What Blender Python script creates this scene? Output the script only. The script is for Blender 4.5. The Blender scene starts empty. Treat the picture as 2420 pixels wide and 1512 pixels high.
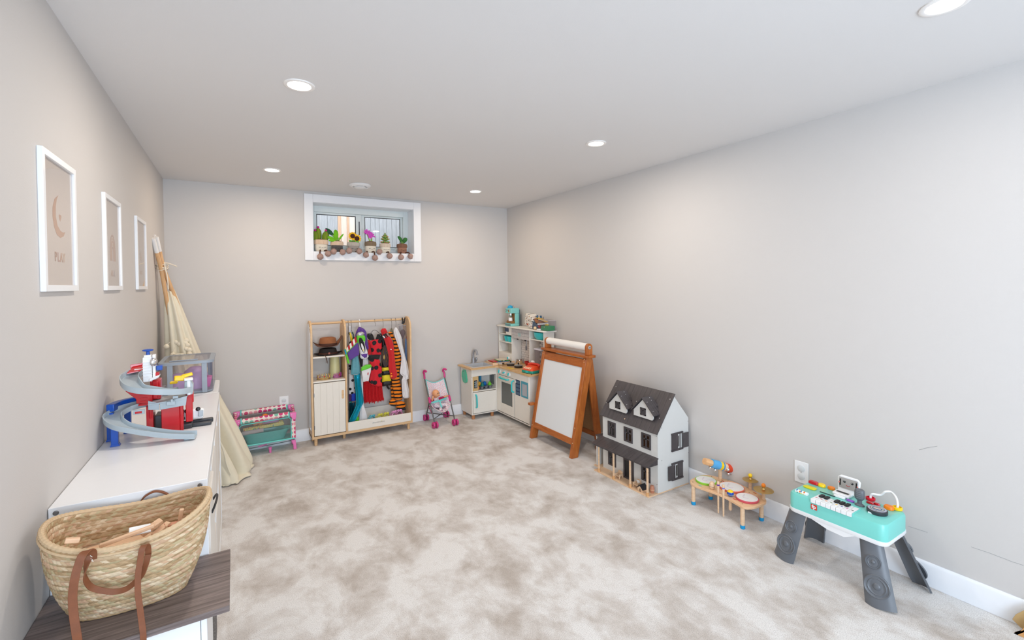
import bpy, bmesh, math, random
from mathutils import Vector, Matrix, noise
random.seed(7)
PI = math.pi
SC = bpy.context.scene
COL = SC.collection

# ------------------------------------------------------------------ camera, world, light, exposure
XL, XR, YB, H = -.4936, 2.8512, 4.7981, 2.4          # left wall, right wall, back wall, ceiling
F_PX, CAM_H, SY = 1082.32, 1.48294, -68.974
cF = Vector((.51857601, .85490295, -.01482791)); cR = Vector((.85484008, -.51874889, -.01216633)); cU = Vector((.01809299, .00636632, .99981604))
cam = bpy.data.cameras.new('camera'); cam.sensor_width = 36; cam.lens = F_PX / 2420 * 36; cam.shift_y = SY / 2420; cam.clip_start = .02
camo = bpy.data.objects.new('camera', cam); COL.objects.link(camo)
mw = Matrix((cR, cU, -cF)).transposed().to_4x4(); mw.translation = Vector((0, 0, CAM_H)); camo.matrix_world = mw
SC.camera = camo
w = bpy.data.worlds.new('world'); SC.world = w; w.use_nodes = True
bg = w.node_tree.nodes['Background']; bg.inputs[0].default_value = (.93, .96, 1, 1); bg.inputs[1].default_value = 2.5
SC.view_settings.view_transform = 'Standard'; SC.view_settings.look = 'None'; SC.view_settings.gamma = 1
SC.view_settings.use_curve_mapping = False; SC.view_settings.exposure = 0.1

def light(name, kind, loc, energy, color=(1, 1, 1), size=.1, size_y=None, direction=(0, 0, -1), spread=None):
    l = bpy.data.lights.new(name, kind); l.energy = energy; l.color = color
    if kind == 'AREA':
        l.shape = 'RECTANGLE' if size_y else 'DISK'; l.size = size
        if size_y: l.size_y = size_y
        if spread: l.spread = spread
    if kind == 'SUN': l.angle = size
    o = bpy.data.objects.new(name, l); COL.objects.link(o); o.location = loc
    o.rotation_euler = Vector(direction).to_track_quat('-Z', 'Y').to_euler()
    return o
# cool fill lamp added behind the camera, set before an invented window opening
light('cool_fill_behind_camera', 'AREA', (.45, -2.28, 1.25), 98, (.62, .80, 1), 1.6, 1.8, (.35, 1, .45))

def at(px, py, x=None, y=None, z=None):
    """world point on the plane x=, y= or z= seen at photo pixel (px, py)"""
    d = cF + cR * ((px - 1210) / F_PX) - cU * ((py - 756 - SY) / F_PX)
    if x is not None: t = x / d.x
    elif y is not None: t = y / d.y
    else: t = (z - CAM_H) / d.z
    return Vector((0, 0, CAM_H)) + d * t

# ------------------------------------------------------------------ materials
def lin(c):
    return tuple(((v / 255) / 12.92 if v / 255 <= .04045 else ((v / 255 + .055) / 1.055) ** 2.4) for v in c[:3]) + (1,)
MATS = {}
def base(name):
    m = bpy.data.materials.new(name); m.use_nodes = True; nt = m.node_tree
    return m, nt, nt.nodes['Principled BSDF']
def nd(nt, t, **kw):
    n = nt.nodes.new(t)
    for k, v in kw.items():
        if k[0] == 'i': n.inputs[int(k[1:])].default_value = v
        else: setattr(n, k, v)
    return n
def coord(nt, scale=(1, 1, 1), axes=None):
    tc = nd(nt, 'ShaderNodeTexCoord'); out = tc.outputs['Object']
    if axes:
        s = nd(nt, 'ShaderNodeSeparateXYZ'); c = nd(nt, 'ShaderNodeCombineXYZ'); nt.links.new(out, s.inputs[0])
        for i, a in enumerate(axes): nt.links.new(s.outputs['xyz'.index(a)], c.inputs[i])
        out = c.outputs[0]
    mp = nd(nt, 'ShaderNodeMapping'); mp.inputs['Scale'].default_value = scale; nt.links.new(out, mp.inputs[0])
    return mp.outputs[0]
def mixc(nt, fac, a, b, blend='MIX'):
    m = nd(nt, 'ShaderNodeMix', data_type='RGBA', blend_type=blend)
    if isinstance(fac, (int, float)): m.inputs[0].default_value = fac
    else: nt.links.new(fac, m.inputs[0])
    for i, v in ((6, a), (7, b)):
        if isinstance(v, tuple): m.inputs[i].default_value = v
        else: nt.links.new(v, m.inputs[i])
    return m.outputs[2]
def ramp(nt, fac, stops, interp='LINEAR'):
    r = nd(nt, 'ShaderNodeValToRGB'); r.color_ramp.interpolation = interp
    while len(r.color_ramp.elements) < len(stops): r.color_ramp.elements.new(.5)
    for e, (p, c) in zip(r.color_ramp.elements, stops): e.position = p; e.color = c
    nt.links.new(fac, r.inputs[0]); return r.outputs[0]
def bump(nt, b, h, strength=.3, dist=.002):
    n = nd(nt, 'ShaderNodeBump'); n.inputs['Strength'].default_value = strength; n.inputs['Distance'].default_value = dist
    nt.links.new(h, n.inputs['Height']); nt.links.new(n.outputs[0], b.inputs['Normal'])
def M(name, rgb=None, rough=.5, metal=0, var=.05, scale=40, bmp=0, coat=0, emit=0, trans=0, sheen=0, spec=None, ax=(1, 1, 1)):
    if name in MATS: return MATS[name]
    m, nt, b = base(name); c = lin(rgb)
    n = nd(nt, 'ShaderNodeTexNoise', i2=scale, i3=3.0); nt.links.new(coord(nt, ax), n.inputs[0])
    lo = tuple(v * (1 - var) for v in c[:3]) + (1,); hi = tuple(min(1, v * (1 + var)) for v in c[:3]) + (1,)
    nt.links.new(mixc(nt, n.outputs[0], lo, hi), b.inputs['Base Color'])
    b.inputs['Roughness'].default_value = rough; b.inputs['Metallic'].default_value = metal
    b.inputs['Coat Weight'].default_value = coat; b.inputs['Transmission Weight'].default_value = trans
    b.inputs['Sheen Weight'].default_value = sheen
    if spec is not None: b.inputs['Specular IOR Level'].default_value = spec
    if emit: b.inputs['Emission Color'].default_value = c; b.inputs['Emission Strength'].default_value = emit
    if bmp: bump(nt, b, n.outputs[0], bmp, .002)
    MATS[name] = m; return m
def wood(name, c1, c2, rough=.45, stretch=(1, 12, 12), scale=6, bmp=.1):
    if name in MATS: return MATS[name]
    m, nt, b = base(name); co = coord(nt, stretch)
    n = nd(nt, 'ShaderNodeTexNoise', i2=scale, i3=5.0, i4=.65); n.inputs['Distortion'].default_value = .6; nt.links.new(co, n.inputs[0])
    nt.links.new(ramp(nt, n.outputs[0], [(.3, lin(c1)), (.7, lin(c2))]), b.inputs['Base Color'])
    b.inputs['Roughness'].default_value = rough; bump(nt, b, n.outputs[0], bmp, .001)
    MATS[name] = m; return m
def dots(name, rgb, cols, scale=20, r=.3, rnd=.25, axes='xz', rough=.8, soft=.03, keep=1.0):
    if name in MATS: return MATS[name]
    m, nt, b = base(name)
    v = nd(nt, 'ShaderNodeTexVoronoi', voronoi_dimensions='2D', i2=scale); v.inputs['Randomness'].default_value = rnd
    nt.links.new(coord(nt, axes=axes), v.inputs[0])
    s = nd(nt, 'ShaderNodeSeparateColor'); nt.links.new(v.outputs['Color'], s.inputs[0])
    k = len(cols); cc = ramp(nt, s.outputs[0], [(i / k, lin(c)) for i, c in enumerate(cols)], 'CONSTANT') if k > 1 else lin(cols[0])
    fac = ramp(nt, v.outputs['Distance'], [(r, (1, 1, 1, 1)), (r + soft, (0, 0, 0, 1))])
    if keep < 1:
        mm = nd(nt, 'ShaderNodeMath', operation='LESS_THAN'); mm.inputs[1].default_value = keep; nt.links.new(s.outputs[1], mm.inputs[0])
        m2 = nd(nt, 'ShaderNodeMath', operation='MULTIPLY'); nt.links.new(mm.outputs[0], m2.inputs[0]); nt.links.new(fac, m2.inputs[1]); fac = m2.outputs[0]
    nt.links.new(mixc(nt, fac, lin(rgb), cc), b.inputs['Base Color']); b.inputs['Roughness'].default_value = rough
    MATS[name] = m; return m
def bands(name, c1, c2, scale=10, dist=3, width=.5, axis='Z', rough=.85, detail=2):
    if name in MATS: return MATS[name]
    m, nt, b = base(name)
    wv = nd(nt, 'ShaderNodeTexWave', wave_type='BANDS', bands_direction=axis, i1=scale, i2=dist, i3=detail); nt.links.new(coord(nt), wv.inputs[0])
    nt.links.new(ramp(nt, wv.outputs[1], [(0, lin(c1)), (width, lin(c1)), (min(1, width + .04), lin(c2))]), b.inputs['Base Color'])
    b.inputs['Roughness'].default_value = rough; MATS[name] = m; return m
def glassm(name, tint=(255, 255, 255), rough=.02, haze=0.0, ior=1.45, hazecol=None):
    """clear sheet: transparent with a Fresnel gloss, optional milky share"""
    if name in MATS: return MATS[name]
    m = bpy.data.materials.new(name); m.use_nodes = True; nt = m.node_tree; nt.nodes.clear()
    o = nd(nt, 'ShaderNodeOutputMaterial'); t = nd(nt, 'ShaderNodeBsdfTransparent', i0=lin(tint)); g = nd(nt, 'ShaderNodeBsdfGlossy'); g.inputs['Roughness'].default_value = rough
    lw = nd(nt, 'ShaderNodeLayerWeight'); pw = nd(nt, 'ShaderNodeMath', operation='POWER', i1=4.0); nt.links.new(lw.outputs['Facing'], pw.inputs[0])
    f = nd(nt, 'ShaderNodeMath', operation='MULTIPLY_ADD', i1=.75, i2=.014 * (ior > 1.2)); nt.links.new(pw.outputs[0], f.inputs[0])
    mx = nd(nt, 'ShaderNodeMixShader'); nt.links.new(f.outputs[0], mx.inputs[0]); nt.links.new(t.outputs[0], mx.inputs[1]); nt.links.new(g.outputs[0], mx.inputs[2])
    out = mx.outputs[0]
    if haze:
        d = nd(nt, 'ShaderNodeBsdfDiffuse', i0=lin(hazecol or tint)); m2 = nd(nt, 'ShaderNodeMixShader'); m2.inputs[0].default_value = haze
        nt.links.new(out, m2.inputs[1]); nt.links.new(d.outputs[0], m2.inputs[2]); out = m2.outputs[0]
    nt.links.new(out, o.inputs[0]); MATS[name] = m; return m

def wall_mat(name, rgb, scale=90):
    m, nt, b = base(name); c = lin(rgb)
    co = coord(nt); n = nd(nt, 'ShaderNodeTexNoise', i2=260, i3=2.0); nt.links.new(co, n.inputs[0])
    n2 = nd(nt, 'ShaderNodeTexNoise', i2=.7, i3=2.0); nt.links.new(co, n2.inputs[0])
    a = mixc(nt, n2.outputs[0], tuple(v * .97 for v in c[:3]) + (1,), tuple(min(1, v * 1.03) for v in c[:3]) + (1,))
    nt.links.new(a, b.inputs['Base Color']); b.inputs['Roughness'].default_value = .62; b.inputs['Specular IOR Level'].default_value = .35
    bump(nt, b, n.outputs[0], .12, .002); return m
def carpet_mat():
    m, nt, b = base('carpet pile'); co = coord(nt)
    big = nd(nt, 'ShaderNodeTexNoise', i2=3.4, i3=5.0, i4=.62); big.inputs['Distortion'].default_value = .35
    mp = nd(nt, 'ShaderNodeMapping'); mp.inputs['Scale'].default_value = (1.25, .85, 1); mp.inputs['Rotation'].default_value = (0, 0, .5); nt.links.new(co, mp.inputs[0]); nt.links.new(mp.outputs[0], big.inputs[0])
    big2 = nd(nt, 'ShaderNodeTexNoise', i2=9, i3=4.0, i4=.6); big2.inputs['Distortion'].default_value = .5; nt.links.new(co, big2.inputs[0])
    ad = nd(nt, 'ShaderNodeMath', operation='MULTIPLY_ADD'); ad.inputs[1].default_value = .38; nt.links.new(big2.outputs[0], ad.inputs[0]); nt.links.new(big.outputs[0], ad.inputs[2])
    c = ramp(nt, ad.outputs[0], [(.50, lin((186, 175, 165))), (.65, lin((212, 205, 199))), (.78, lin((232, 229, 226)))])
    fine = nd(nt, 'ShaderNodeTexNoise', i2=260, i3=3.0, i4=.8); nt.links.new(co, fine.inputs[0])
    f2 = ramp(nt, fine.outputs[0], [(.28, (.42, .38, .35, 1)), (.48, (1, 1, 1, 1)), (.72, (1.35, 1.35, 1.35, 1))])
    nt.links.new(mixc(nt, .8, c, f2, 'MULTIPLY'), b.inputs['Base Color'])
    b.inputs['Roughness'].default_value = .95; b.inputs['Specular IOR Level'].default_value = .1; b.inputs['Sheen Weight'].default_value = .25
    ad2 = nd(nt, 'ShaderNodeMath', operation='MULTIPLY_ADD'); ad2.inputs[1].default_value = 2.5; nt.links.new(big.outputs[0], ad2.inputs[0]); nt.links.new(fine.outputs[0], ad2.inputs[2])
    bump(nt, b, ad2.outputs[0], .55, .008); return m

# ------------------------------------------------------------------ building helpers
OFF = {}
def tag(o, label=None, cat=None, group=None, kind=None):
    for k, v in (('label', label), ('category', cat), ('group', group), ('kind', kind)):
        if v: o[k] = v
    return o
def T(name, label, cat, loc=(0, 0, 0), rz=0, group=None, local=False, kind=None):
    """Empty at a thing's base; parts are given in world coordinates unless local"""
    o = bpy.data.objects.new(name, None); COL.objects.link(o); o.location = loc; o.rotation_euler = (0, 0, rz); o.empty_display_size = .05
    OFF[o] = Vector((0, 0, 0)) if (local or rz) else Vector(loc)
    return tag(o, label, cat, group, kind)
def V(*a): return Vector(a)
class MB:
    def __init__(s): s.bm = bmesh.new(); s.mats = []; s.cur = 0
    def use(s, m):
        if m not in s.mats: s.mats.append(m)
        s.cur = s.mats.index(m); return s
    def _f(s, vs):
        try: f = s.bm.faces.new(vs); f.material_index = s.cur; return f
        except ValueError: return None
    def box(s, x0, x1, y0, y1, z0, z1, mat=None):
        P = [(x0, y0, z0), (x1, y0, z0), (x1, y1, z0), (x0, y1, z0), (x0, y0, z1), (x1, y0, z1), (x1, y1, z1), (x0, y1, z1)]
        v = [s.bm.verts.new(mat @ Vector(p) if mat else p) for p in P]
        for q in ((3, 2, 1, 0), (4, 5, 6, 7), (0, 1, 5, 4), (1, 2, 6, 5), (2, 3, 7, 6), (3, 0, 4, 7)): s._f([v[i] for i in q])
        return s
    def cbox(s, c, size, rot=(0, 0, 0)):
        m = Matrix.Translation(Vector(c)) @ Matrix.Rotation(rot[2], 4, 'Z') @ Matrix.Rotation(rot[1], 4, 'Y') @ Matrix.Rotation(rot[0], 4, 'X')
        a, b, c2 = (v / 2 for v in size); return s.box(-a, a, -b, b, -c2, c2, m)
    def beam(s, p0, p1, w_, t_, up=(0, 0, 1)):
        """rectangular bar from p0 to p1, w_ across, t_ along 'up'"""
        p0, p1 = Vector(p0), Vector(p1); d = (p1 - p0); L = d.length; d.normalize(); u = Vector(up); u = (u - d * u.dot(d)).normalized(); r = d.cross(u)
        m = Matrix((r, d, u)).transposed().to_4x4(); m.translation = p0
        return s.box(-w_ / 2, w_ / 2, 0, L, -t_ / 2, t_ / 2, m)
    def ring(s, pts): return [s.bm.verts.new(p) for p in pts]
    def loft(s, rings, cap=True, closed=True):
        R = [s.ring(r) for r in rings]; n = len(R[0])
        for a, b in zip(R, R[1:]):
            for i in range(n if closed else n - 1):
                j = (i + 1) % n; s._f((a[i], a[j], b[j], b[i]))
        if cap and closed: s._f(R[0][::-1]); s._f(R[-1])
        return s
    def cyl(s, p0, p1, r0, r1=None, seg=16, cap=True):
        return s.tube([p0, p1], [r0, r0 if r1 is None else r1], seg, cap)
    def tube(s, pts, r, seg=8, cap=True, flat=1.0, up=None, smooth=0, loop=False):
        pts = [Vector(p) for p in pts]
        if smooth: pts = spline(pts, smooth, loop)
        n = len(pts); rr = r if isinstance(r, (list, tuple)) else [r] * n
        if len(rr) != n: rr = [rr[0] + (rr[-1] - rr[0]) * i / (n - 1) for i in range(n)] if len(rr) == 2 else [rr[min(len(rr) - 1, int(i * len(rr) / n))] for i in range(n)]
        rings = []; u = Vector(up) if up else None
        for i, p in enumerate(pts):
            d = (pts[(i + 1) % n] - pts[i - 1]) if loop else (pts[min(i + 1, n - 1)] - pts[max(i - 1, 0)])
            d.normalize()
            if u is None: u = Vector((0, 0, 1)) if abs(d.z) < .9 else Vector((1, 0, 0))
            base_u = Vector(up) if up else u
            uu = base_u - d * base_u.dot(d)
            if uu.length < 1e-4: uu = u - d * u.dot(d)
            if uu.length < 1e-4: uu = d.orthogonal()
            uu.normalize(); u = uu; w_ = d.cross(uu)
            rings.append([p + (w_ * math.cos(2 * PI * k / seg) + uu * math.sin(2 * PI * k / seg) * flat) * rr[i] for k in range(seg)])
        if loop: rings.append(rings[0]); s.loft(rings, False)
        else: s.loft(rings, cap)
        return s
    def ribbon(s, pts, width, thick, wdir, smooth=0):
        """flat strap: width along wdir"""
        pts = [Vector(p) for p in pts]
        if smooth: pts = spline(pts, smooth)
        n = len(pts); rings = []; wl = width if isinstance(width, list) else [width] * n
        for i, p in enumerate(pts):
            d = (pts[min(i + 1, n - 1)] - pts[max(i - 1, 0)]).normalized(); w_ = Vector(wdir); w_ = (w_ - d * w_.dot(d)).normalized(); t = d.cross(w_)
            a, b = w_ * wl[i] / 2, t * thick / 2; rings.append([p - a - b, p + a - b, p + a + b, p - a + b])
        return s.loft(rings)
    def lathe(s, prof, c=(0, 0, 0), seg=24, axis=(0, 0, 1), cap=True, sx=1, sy=1, rib=0, ribamp=0):
        q = Vector((0, 0, 1)).rotation_difference(Vector(axis).normalized()).to_matrix(); c = Vector(c); rings = []
        for r, z in prof:
            r = max(r, 1e-5); rings.append([c + q @ Vector((r * sx * math.cos(2 * PI * k / seg) * (1 + ribamp * math.cos(rib * 2 * PI * k / seg)), r * sy * math.sin(2 * PI * k / seg) * (1 + ribamp * math.cos(rib * 2 * PI * k / seg)), z)) for k in range(seg)])
        return s.loft(rings, cap)
    def sph(s, c, r, seg=16, rot=None):
        rx, ry, rz = r if isinstance(r, (tuple, list)) else (r, r, r); c = Vector(c); n = max(4, seg // 2); rings = []
        for i in range(n + 1):
            a = -PI / 2 + PI * i / n; ra = max(math.cos(a), 1e-3)
            ring = [Vector((rx * ra * math.cos(2 * PI * k / seg), ry * ra * math.sin(2 * PI * k / seg), rz * math.sin(a))) for k in range(seg)]
            rings.append([c + (rot @ p if rot else p) for p in ring])
        return s.loft(rings)
    def prism(s, pts, n):
        """polygon (3d points) extruded by vector n"""
        n = Vector(n); pts = [Vector(p) for p in pts]; return s.loft([pts, [p + n for p in pts]])
    def grid(s, fn, nu, nv, closed=False):
        vs = [[s.bm.verts.new(fn(i / nu, j / nv)) for i in range(nu if closed else nu + 1)] for j in range(nv + 1)]
        for j in range(nv):
            for i in range(nu):
                k = (i + 1) % nu if closed else i + 1; s._f((vs[j][i], vs[j][k], vs[j + 1][k], vs[j + 1][i]))
        return s
    def out(s, name, mat=None, parent=None, bev=0, sub=0, solid=0, remesh=0, label=None, flat=False, kind=None, segs=2, rot=None, loc=None):
        bm = s.bm; off = OFF.get(parent, Vector((0, 0, 0)))
        if mat and not s.mats: s.mats = [mat]
        bmesh.ops.recalc_face_normals(bm, faces=bm.faces)
        if off.length: bmesh.ops.translate(bm, verts=bm.verts, vec=-off)
        if not flat:
            for f in bm.faces: f.smooth = True
            for e in bm.edges:
                e.smooth = not (len(e.link_faces) == 2 and e.calc_face_angle(0) > .7)
        me = bpy.data.meshes.new(name); bm.to_mesh(me); bm.free()
        for m in s.mats: me.materials.append(m)
        o = bpy.data.objects.new(name, me); COL.objects.link(o); o.parent = parent; OFF[o] = off
        if solid: md = o.modifiers.new('solid', 'SOLIDIFY'); md.thickness = solid; md.offset = 0
        if remesh: md = o.modifiers.new('remesh', 'REMESH'); md.mode = 'VOXEL'; md.voxel_size = remesh; md.use_smooth_shade = True; md2 = o.modifiers.new('sm', 'SMOOTH'); md2.iterations = 3
        if bev: md = o.modifiers.new('bevel', 'BEVEL'); md.width = bev; md.segments = segs; md.limit_method = 'ANGLE'; md.angle_limit = .6
        if sub: md = o.modifiers.new('sub', 'SUBSURF'); md.levels = sub; md.render_levels = sub
        if label: o['label'] = label
        if kind: o['kind'] = kind
        if rot: o.rotation_euler = rot
        if loc: o.location = loc
        return o
def spline(pts, k, loop=False):
    out = []; n = len(pts); rng = range(n if loop else n - 1)
    for i in rng:
        g = (lambda j: pts[j % n]) if loop else (lambda j: pts[max(0, min(n - 1, j))])
        p0, p1, p2, p3 = g(i - 1), g(i), g(i + 1), g(i + 2)
        for j in range(k):
            t = j / k; out.append(.5 * ((2 * p1) + (p2 - p0) * t + (2 * p0 - 5 * p1 + 4 * p2 - p3) * t * t + (3 * p1 - p0 - 3 * p2 + p3) * t ** 3))
    if not loop: out.append(pts[-1])
    return out
def copy_tree(o, parent=None):
    c = o.copy(); COL.objects.link(c); c.parent = parent; OFF[c] = OFF.get(o, Vector((0, 0, 0)))
    for ch in list(o.children): copy_tree(ch, c)
    return c
def text(s, size, mat, parent, name='lettering', loc=(0, 0, 0), rot=(0, 0, 0), ext=.0004, world=True, sx=1.0, shear=0, bold=0):
    cu = bpy.data.curves.new('t', 'FONT'); cu.body = s; cu.size = size; cu.extrude = ext; cu.align_x = 'CENTER'; cu.align_y = 'CENTER'; cu.resolution_u = 3; cu.shear = shear; cu.offset = bold
    to = bpy.data.objects.new('t', cu); COL.objects.link(to); bpy.context.view_layer.update()
    me = bpy.data.meshes.new_from_object(to.evaluated_get(bpy.context.evaluated_depsgraph_get()))
    bpy.data.objects.remove(to); me.name = name; me.materials.clear(); me.materials.append(mat)
    for v in me.vertices: v.co.x *= sx
    o = bpy.data.objects.new(name, me); COL.objects.link(o); o.parent = parent; OFF[o] = OFF.get(parent, Vector((0, 0, 0)))
    o.location = Vector(loc) - (OFF[o] if world else Vector((0, 0, 0))); o.rotation_euler = rot
    return o
def bx(name, mat, parent, x0, x1, y0, y1, z0, z1, bev=.002, **k): return MB().box(x0, x1, y0, y1, z0, z1).out(name, mat, parent, bev=bev, **k)
def span(rows, y, thick, folds=5, amp=.25, seg=28, sub=3, up=False):
    """closed cloth tube from rows (py, xl, xr) in photo pixels on the plane y; returns rings"""
    keys = []
    for r in rows:
        a, b = at(r[1], r[0], y=y), at(r[2], r[0], y=y); keys.append((a.x, b.x, (a.z + b.z) / 2))
    ks = spline([Vector(k) for k in keys], sub); rings = []; m = len(ks)
    for j, k in enumerate(ks):
        xl, xr, z = k; c, h = (xl + xr) / 2, max(abs(xr - xl) / 2, .002); ring = []; e = min(1, min(j, m - 1 - j) / 2 * .5 + .45)
        for i in range(seg):
            a = 2 * PI * i / seg; ca, sa = math.cos(a), math.sin(a); f = 1 + amp * math.sin(folds * a + 1.3 * j / m + y * 40)
            ring.append(V(c + h * ca, y + thick * e * min(1, h / .03) * sa * f, z + .002 * math.sin(3 * a + j)))
        rings.append(ring)
    return rings
# ------------------------------------------------------------------ materials used throughout
WALL = wall_mat('greige wall paint', (207, 203, 200)); CEIL = wall_mat('ceiling paint', (230, 228, 227)); CARPET = carpet_mat()
TRIM = M('white trim paint', (236, 238, 242), .35, var=.01)
WHITE = M('white laminate', (238, 239, 241), .3, var=.015)
WPLAS = M('white plastic', (240, 241, 242), .35, var=.01)
CREAMW = M('cream white lacquer', (236, 231, 222), .4, var=.02)
GLASS = glassm('clear glass')
CHROME = M('chrome', (225, 225, 228), .22, 1, var=.02)
STEEL = M('grey steel', (140, 140, 142), .35, .9, var=.03)
BLACK = M('black plastic', (22, 22, 24), .4, var=.1)
BLACKC = M('black cloth', (20, 19, 22), .85, var=.2, sheen=.2)
BIRCH = wood('light birch wood', (206, 165, 118), (226, 190, 146), .45, (2, 2, 14), 3)
BIRCHX = wood('light birch board', (206, 168, 124), (224, 190, 148), .45, (3, 12, 3), 3)
PALEW = wood('pale beech wood', (222, 184, 146), (238, 206, 172), .45, (5, 5, 30), 3)
TEAL = M('teal plastic', (50, 200, 204), .3, coat=.3)
RED = M('glossy red plastic', (196, 14, 28), .25, coat=.4)
BLUE = M('blue plastic', (12, 78, 176), .32, coat=.2)
GREYB = M('pale blue grey plastic', (176, 188, 195), .35, var=.02)
DGREY = M('dark grey plastic', (52, 54, 60), .4)
YEL = M('yellow plastic', (250, 208, 8), .35, coat=.2)
ORG = M('orange plastic', (240, 132, 24), .4)
PINK = M('pink plastic', (238, 124, 188), .35, coat=.2)
BRASS = M('brass', (196, 164, 104), .3, .9, var=.05)

# ------------------------------------------------------------------ room shell
S = 'structure'
Y0 = -2.4
def slab(name, mat, *b): return MB().box(*b).out(name, mat, kind=S, flat=True)
slab('floor', CARPET, XL - .1, XR + .1, Y0 - .1, YB + .1, -.1, 0)
slab('ceiling', CEIL, XL - .1, XR + .1, Y0 - .1, YB + .02, H, H + .1)
slab('wall_left', WALL, XL - .1, XL, Y0 - .1, YB, 0, H)
slab('wall_right', WALL, XR, XR + .1, Y0 - .1, YB, 0, H)
WX0, WX1, WZ0, WZ1, WG = .664, 1.669, 1.819, 2.298, 5.0
m = MB(); m.box(XL - .1, WX0, YB, YB + .3, 0, H).box(WX1, XR + .1, YB, YB + .3, 0, H).box(WX0, WX1, YB, YB + .3, 0, WZ0).box(WX0, WX1, YB, YB + .3, WZ1, H); m.out('wall_back', WALL, kind=S, flat=True)
m = MB(); m.box(XL - .1, -.38, Y0 - .1, Y0, 0, H).box(1.28, XR + .1, Y0 - .1, Y0, 0, H).box(-.38, 1.28, Y0 - .1, Y0, 0, .3).box(-.38, 1.28, Y0 - .1, Y0, 2.2, H); m.out('wall_front', WALL, kind=S, flat=True)  # unseen wall; its window opening is added to go with the fill lamp
BH = .114
def basebd(name, pts):
    MB().prism(pts[0], pts[1]).out(name, TRIM, kind=S, bev=.0015)
def prof(f): return [f(0, 0), f(.014, 0), f(.014, BH - .012), f(.009, BH - .004), f(.006, BH), f(0, BH)]
basebd('baseboard_back', (prof(lambda d, z: V(XL, YB - d, z)), V(XR - XL, 0, 0)))
basebd('baseboard_right', (prof(lambda d, z: V(XR - d, Y0, z)), V(0, YB - Y0 - .014, 0)))
basebd('baseboard_left', (prof(lambda d, z: V(XL + d, Y0, z)), V(0, YB - Y0 - .014, 0)))
# scuffs on the right wall
SCUFF = M('grey pencil scuff', (150, 150, 152), .8)
for n, P in enumerate([[(2146, 1243), (2192, 1258)], [(2295, 1292), (2340, 1307), (2392, 1327), (2419, 1336)], [(2172, 1063), (2190, 1058), (2215, 1054)]]):
    MB().tube([at(*p, x=XR - .0004) for p in P], .0007, 5).out('trim_%d' % (n + 1), SCUFF, kind=S)
# window
wn = T('window_1', 'white framed basement slider window with deep sill and wide flat casing', None, (WX0, YB, WZ0), kind=S)
c = MB(); o0, o1, z0, z1 = .586, 1.751, 1.738, 2.375
c.box(o0, WX0, YB - .018, YB, z0, z1).box(WX1, o1, YB - .018, YB, z0, z1).box(WX0, WX1, YB - .018, YB, WZ1, z1).box(WX0, WX1, YB - .018, YB, z0, WZ0); c.out('casing', TRIM, wn, bev=.002)
c = MB(); c.box(WX0, WX1, YB - .017, YB + .3, WZ0 - .004, WZ0 + .003); c.out('window_sill', TRIM, wn)
c = MB(); c.box(WX0 - .002, WX0 + .003, YB, YB + .3, WZ0, WZ1).box(WX1 - .003, WX1 + .002, YB, YB + .3, WZ0, WZ1).box(WX0, WX1, YB, YB + .3, WZ1 - .003, WZ1 + .003); c.out('jamb', TRIM, wn)
VINYL = M('white vinyl', (222, 230, 230), .35, var=.01)
c = MB(); g0, g1 = WG - .03, WG + .05
for b in ((WX0, .70, WZ0, WZ1), (1.615, WX1, WZ0, WZ1), (.70, 1.615, 2.235, WZ1), (.70, 1.615, WZ0, 1.87)): c.box(b[0], b[1], g0, g1, b[2], b[3])
fr = c.out('window_frame', VINYL, wn, bev=.003)
for n, (a, b) in enumerate(((.70, 1.165), (1.15, 1.615))):
    y0, y1 = (WG - .018, WG) if n == 0 else (WG + .004, WG + .022); c = MB(); A, B, C, D = (.724, 1.107, 1.90, 2.213) if n == 0 else (1.205, 1.590, 1.90, 2.217)
    c.box(a, A, y0, y1, 1.87, 2.235).box(B, b, y0, y1, 1.87, 2.235).box(A, B, y0, y1, 1.87, C).box(A, B, y0, y1, D, 2.235); sh = c.out('sash', VINYL, wn, bev=.002)
    c = MB(); ym = (y0 + y1) / 2
    c.box(A - .001, A + .005, y0 - .001, ym, C, D).box(B - .005, B + .001, y0 - .001, ym, C, D).box(A, B, y0 - .001, ym, D - .005, D + .001).box(A, B, y0 - .001, ym, C - .001, C + .005); c.out('gasket', BLACK, sh, flat=True)
    MB().box(A, B, ym, ym + .004, C, D).out('pane', GLASS, sh, flat=True)
MB().box(1.138, 1.146, WG - .024, WG - .018, 2.02, 2.16).out('latch', DGREY, wn)
# outside: fence and gravel of the window well
GR = M('weathered grey fence board', (176, 180, 184), .85, var=.25, scale=9, ax=(9, 9, 1.2)); TAN = wood('new cedar fence board', (216, 170, 136), (238, 206, 180), .8, (8, 8, 1), 3); PALE = wood('pale cedar fence board', (232, 212, 196), (246, 232, 220), .8, (8, 8, 1), 3)
fe = T('garden_fence', 'weathered grey board fence with new cedar boards seen through the window', 'fence', (1.3, 5.9, 1.6))
x = .1; k = 0; rr = random.Random(3)
edges = [(x, GR) for x in ()]
FY = 5.9
bd = [at(700 + v / 7.2, 520, y=FY).x for v in (340, 420, 530, 640, 705, 762, 862, 900, 1000, 1080, 1165, 1265, 1340, 1410, 1475, 1540, 1625, 1700, 1770)]
cl = [GR, GR, GR, GR, TAN, PALE, TAN, PALE, GR, GR, GR, GR, GR, GR, GR, GR, GR, GR]
x = bd[0]
while x > -.3: bd.insert(0, x - .098); cl.insert(0, GR); x = bd[0]
while bd[-1] < 3.3: bd.append(bd[-1] + .098); cl.append(GR)
for a, b, mt in zip(bd, bd[1:], cl):
    d = rr.uniform(-.004, .004); MB().box(a + .0015, b - .0015, FY + d, FY + .02 + d, 1.45, 3.6).out('fence_board', mt, fe, bev=.002)
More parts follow.
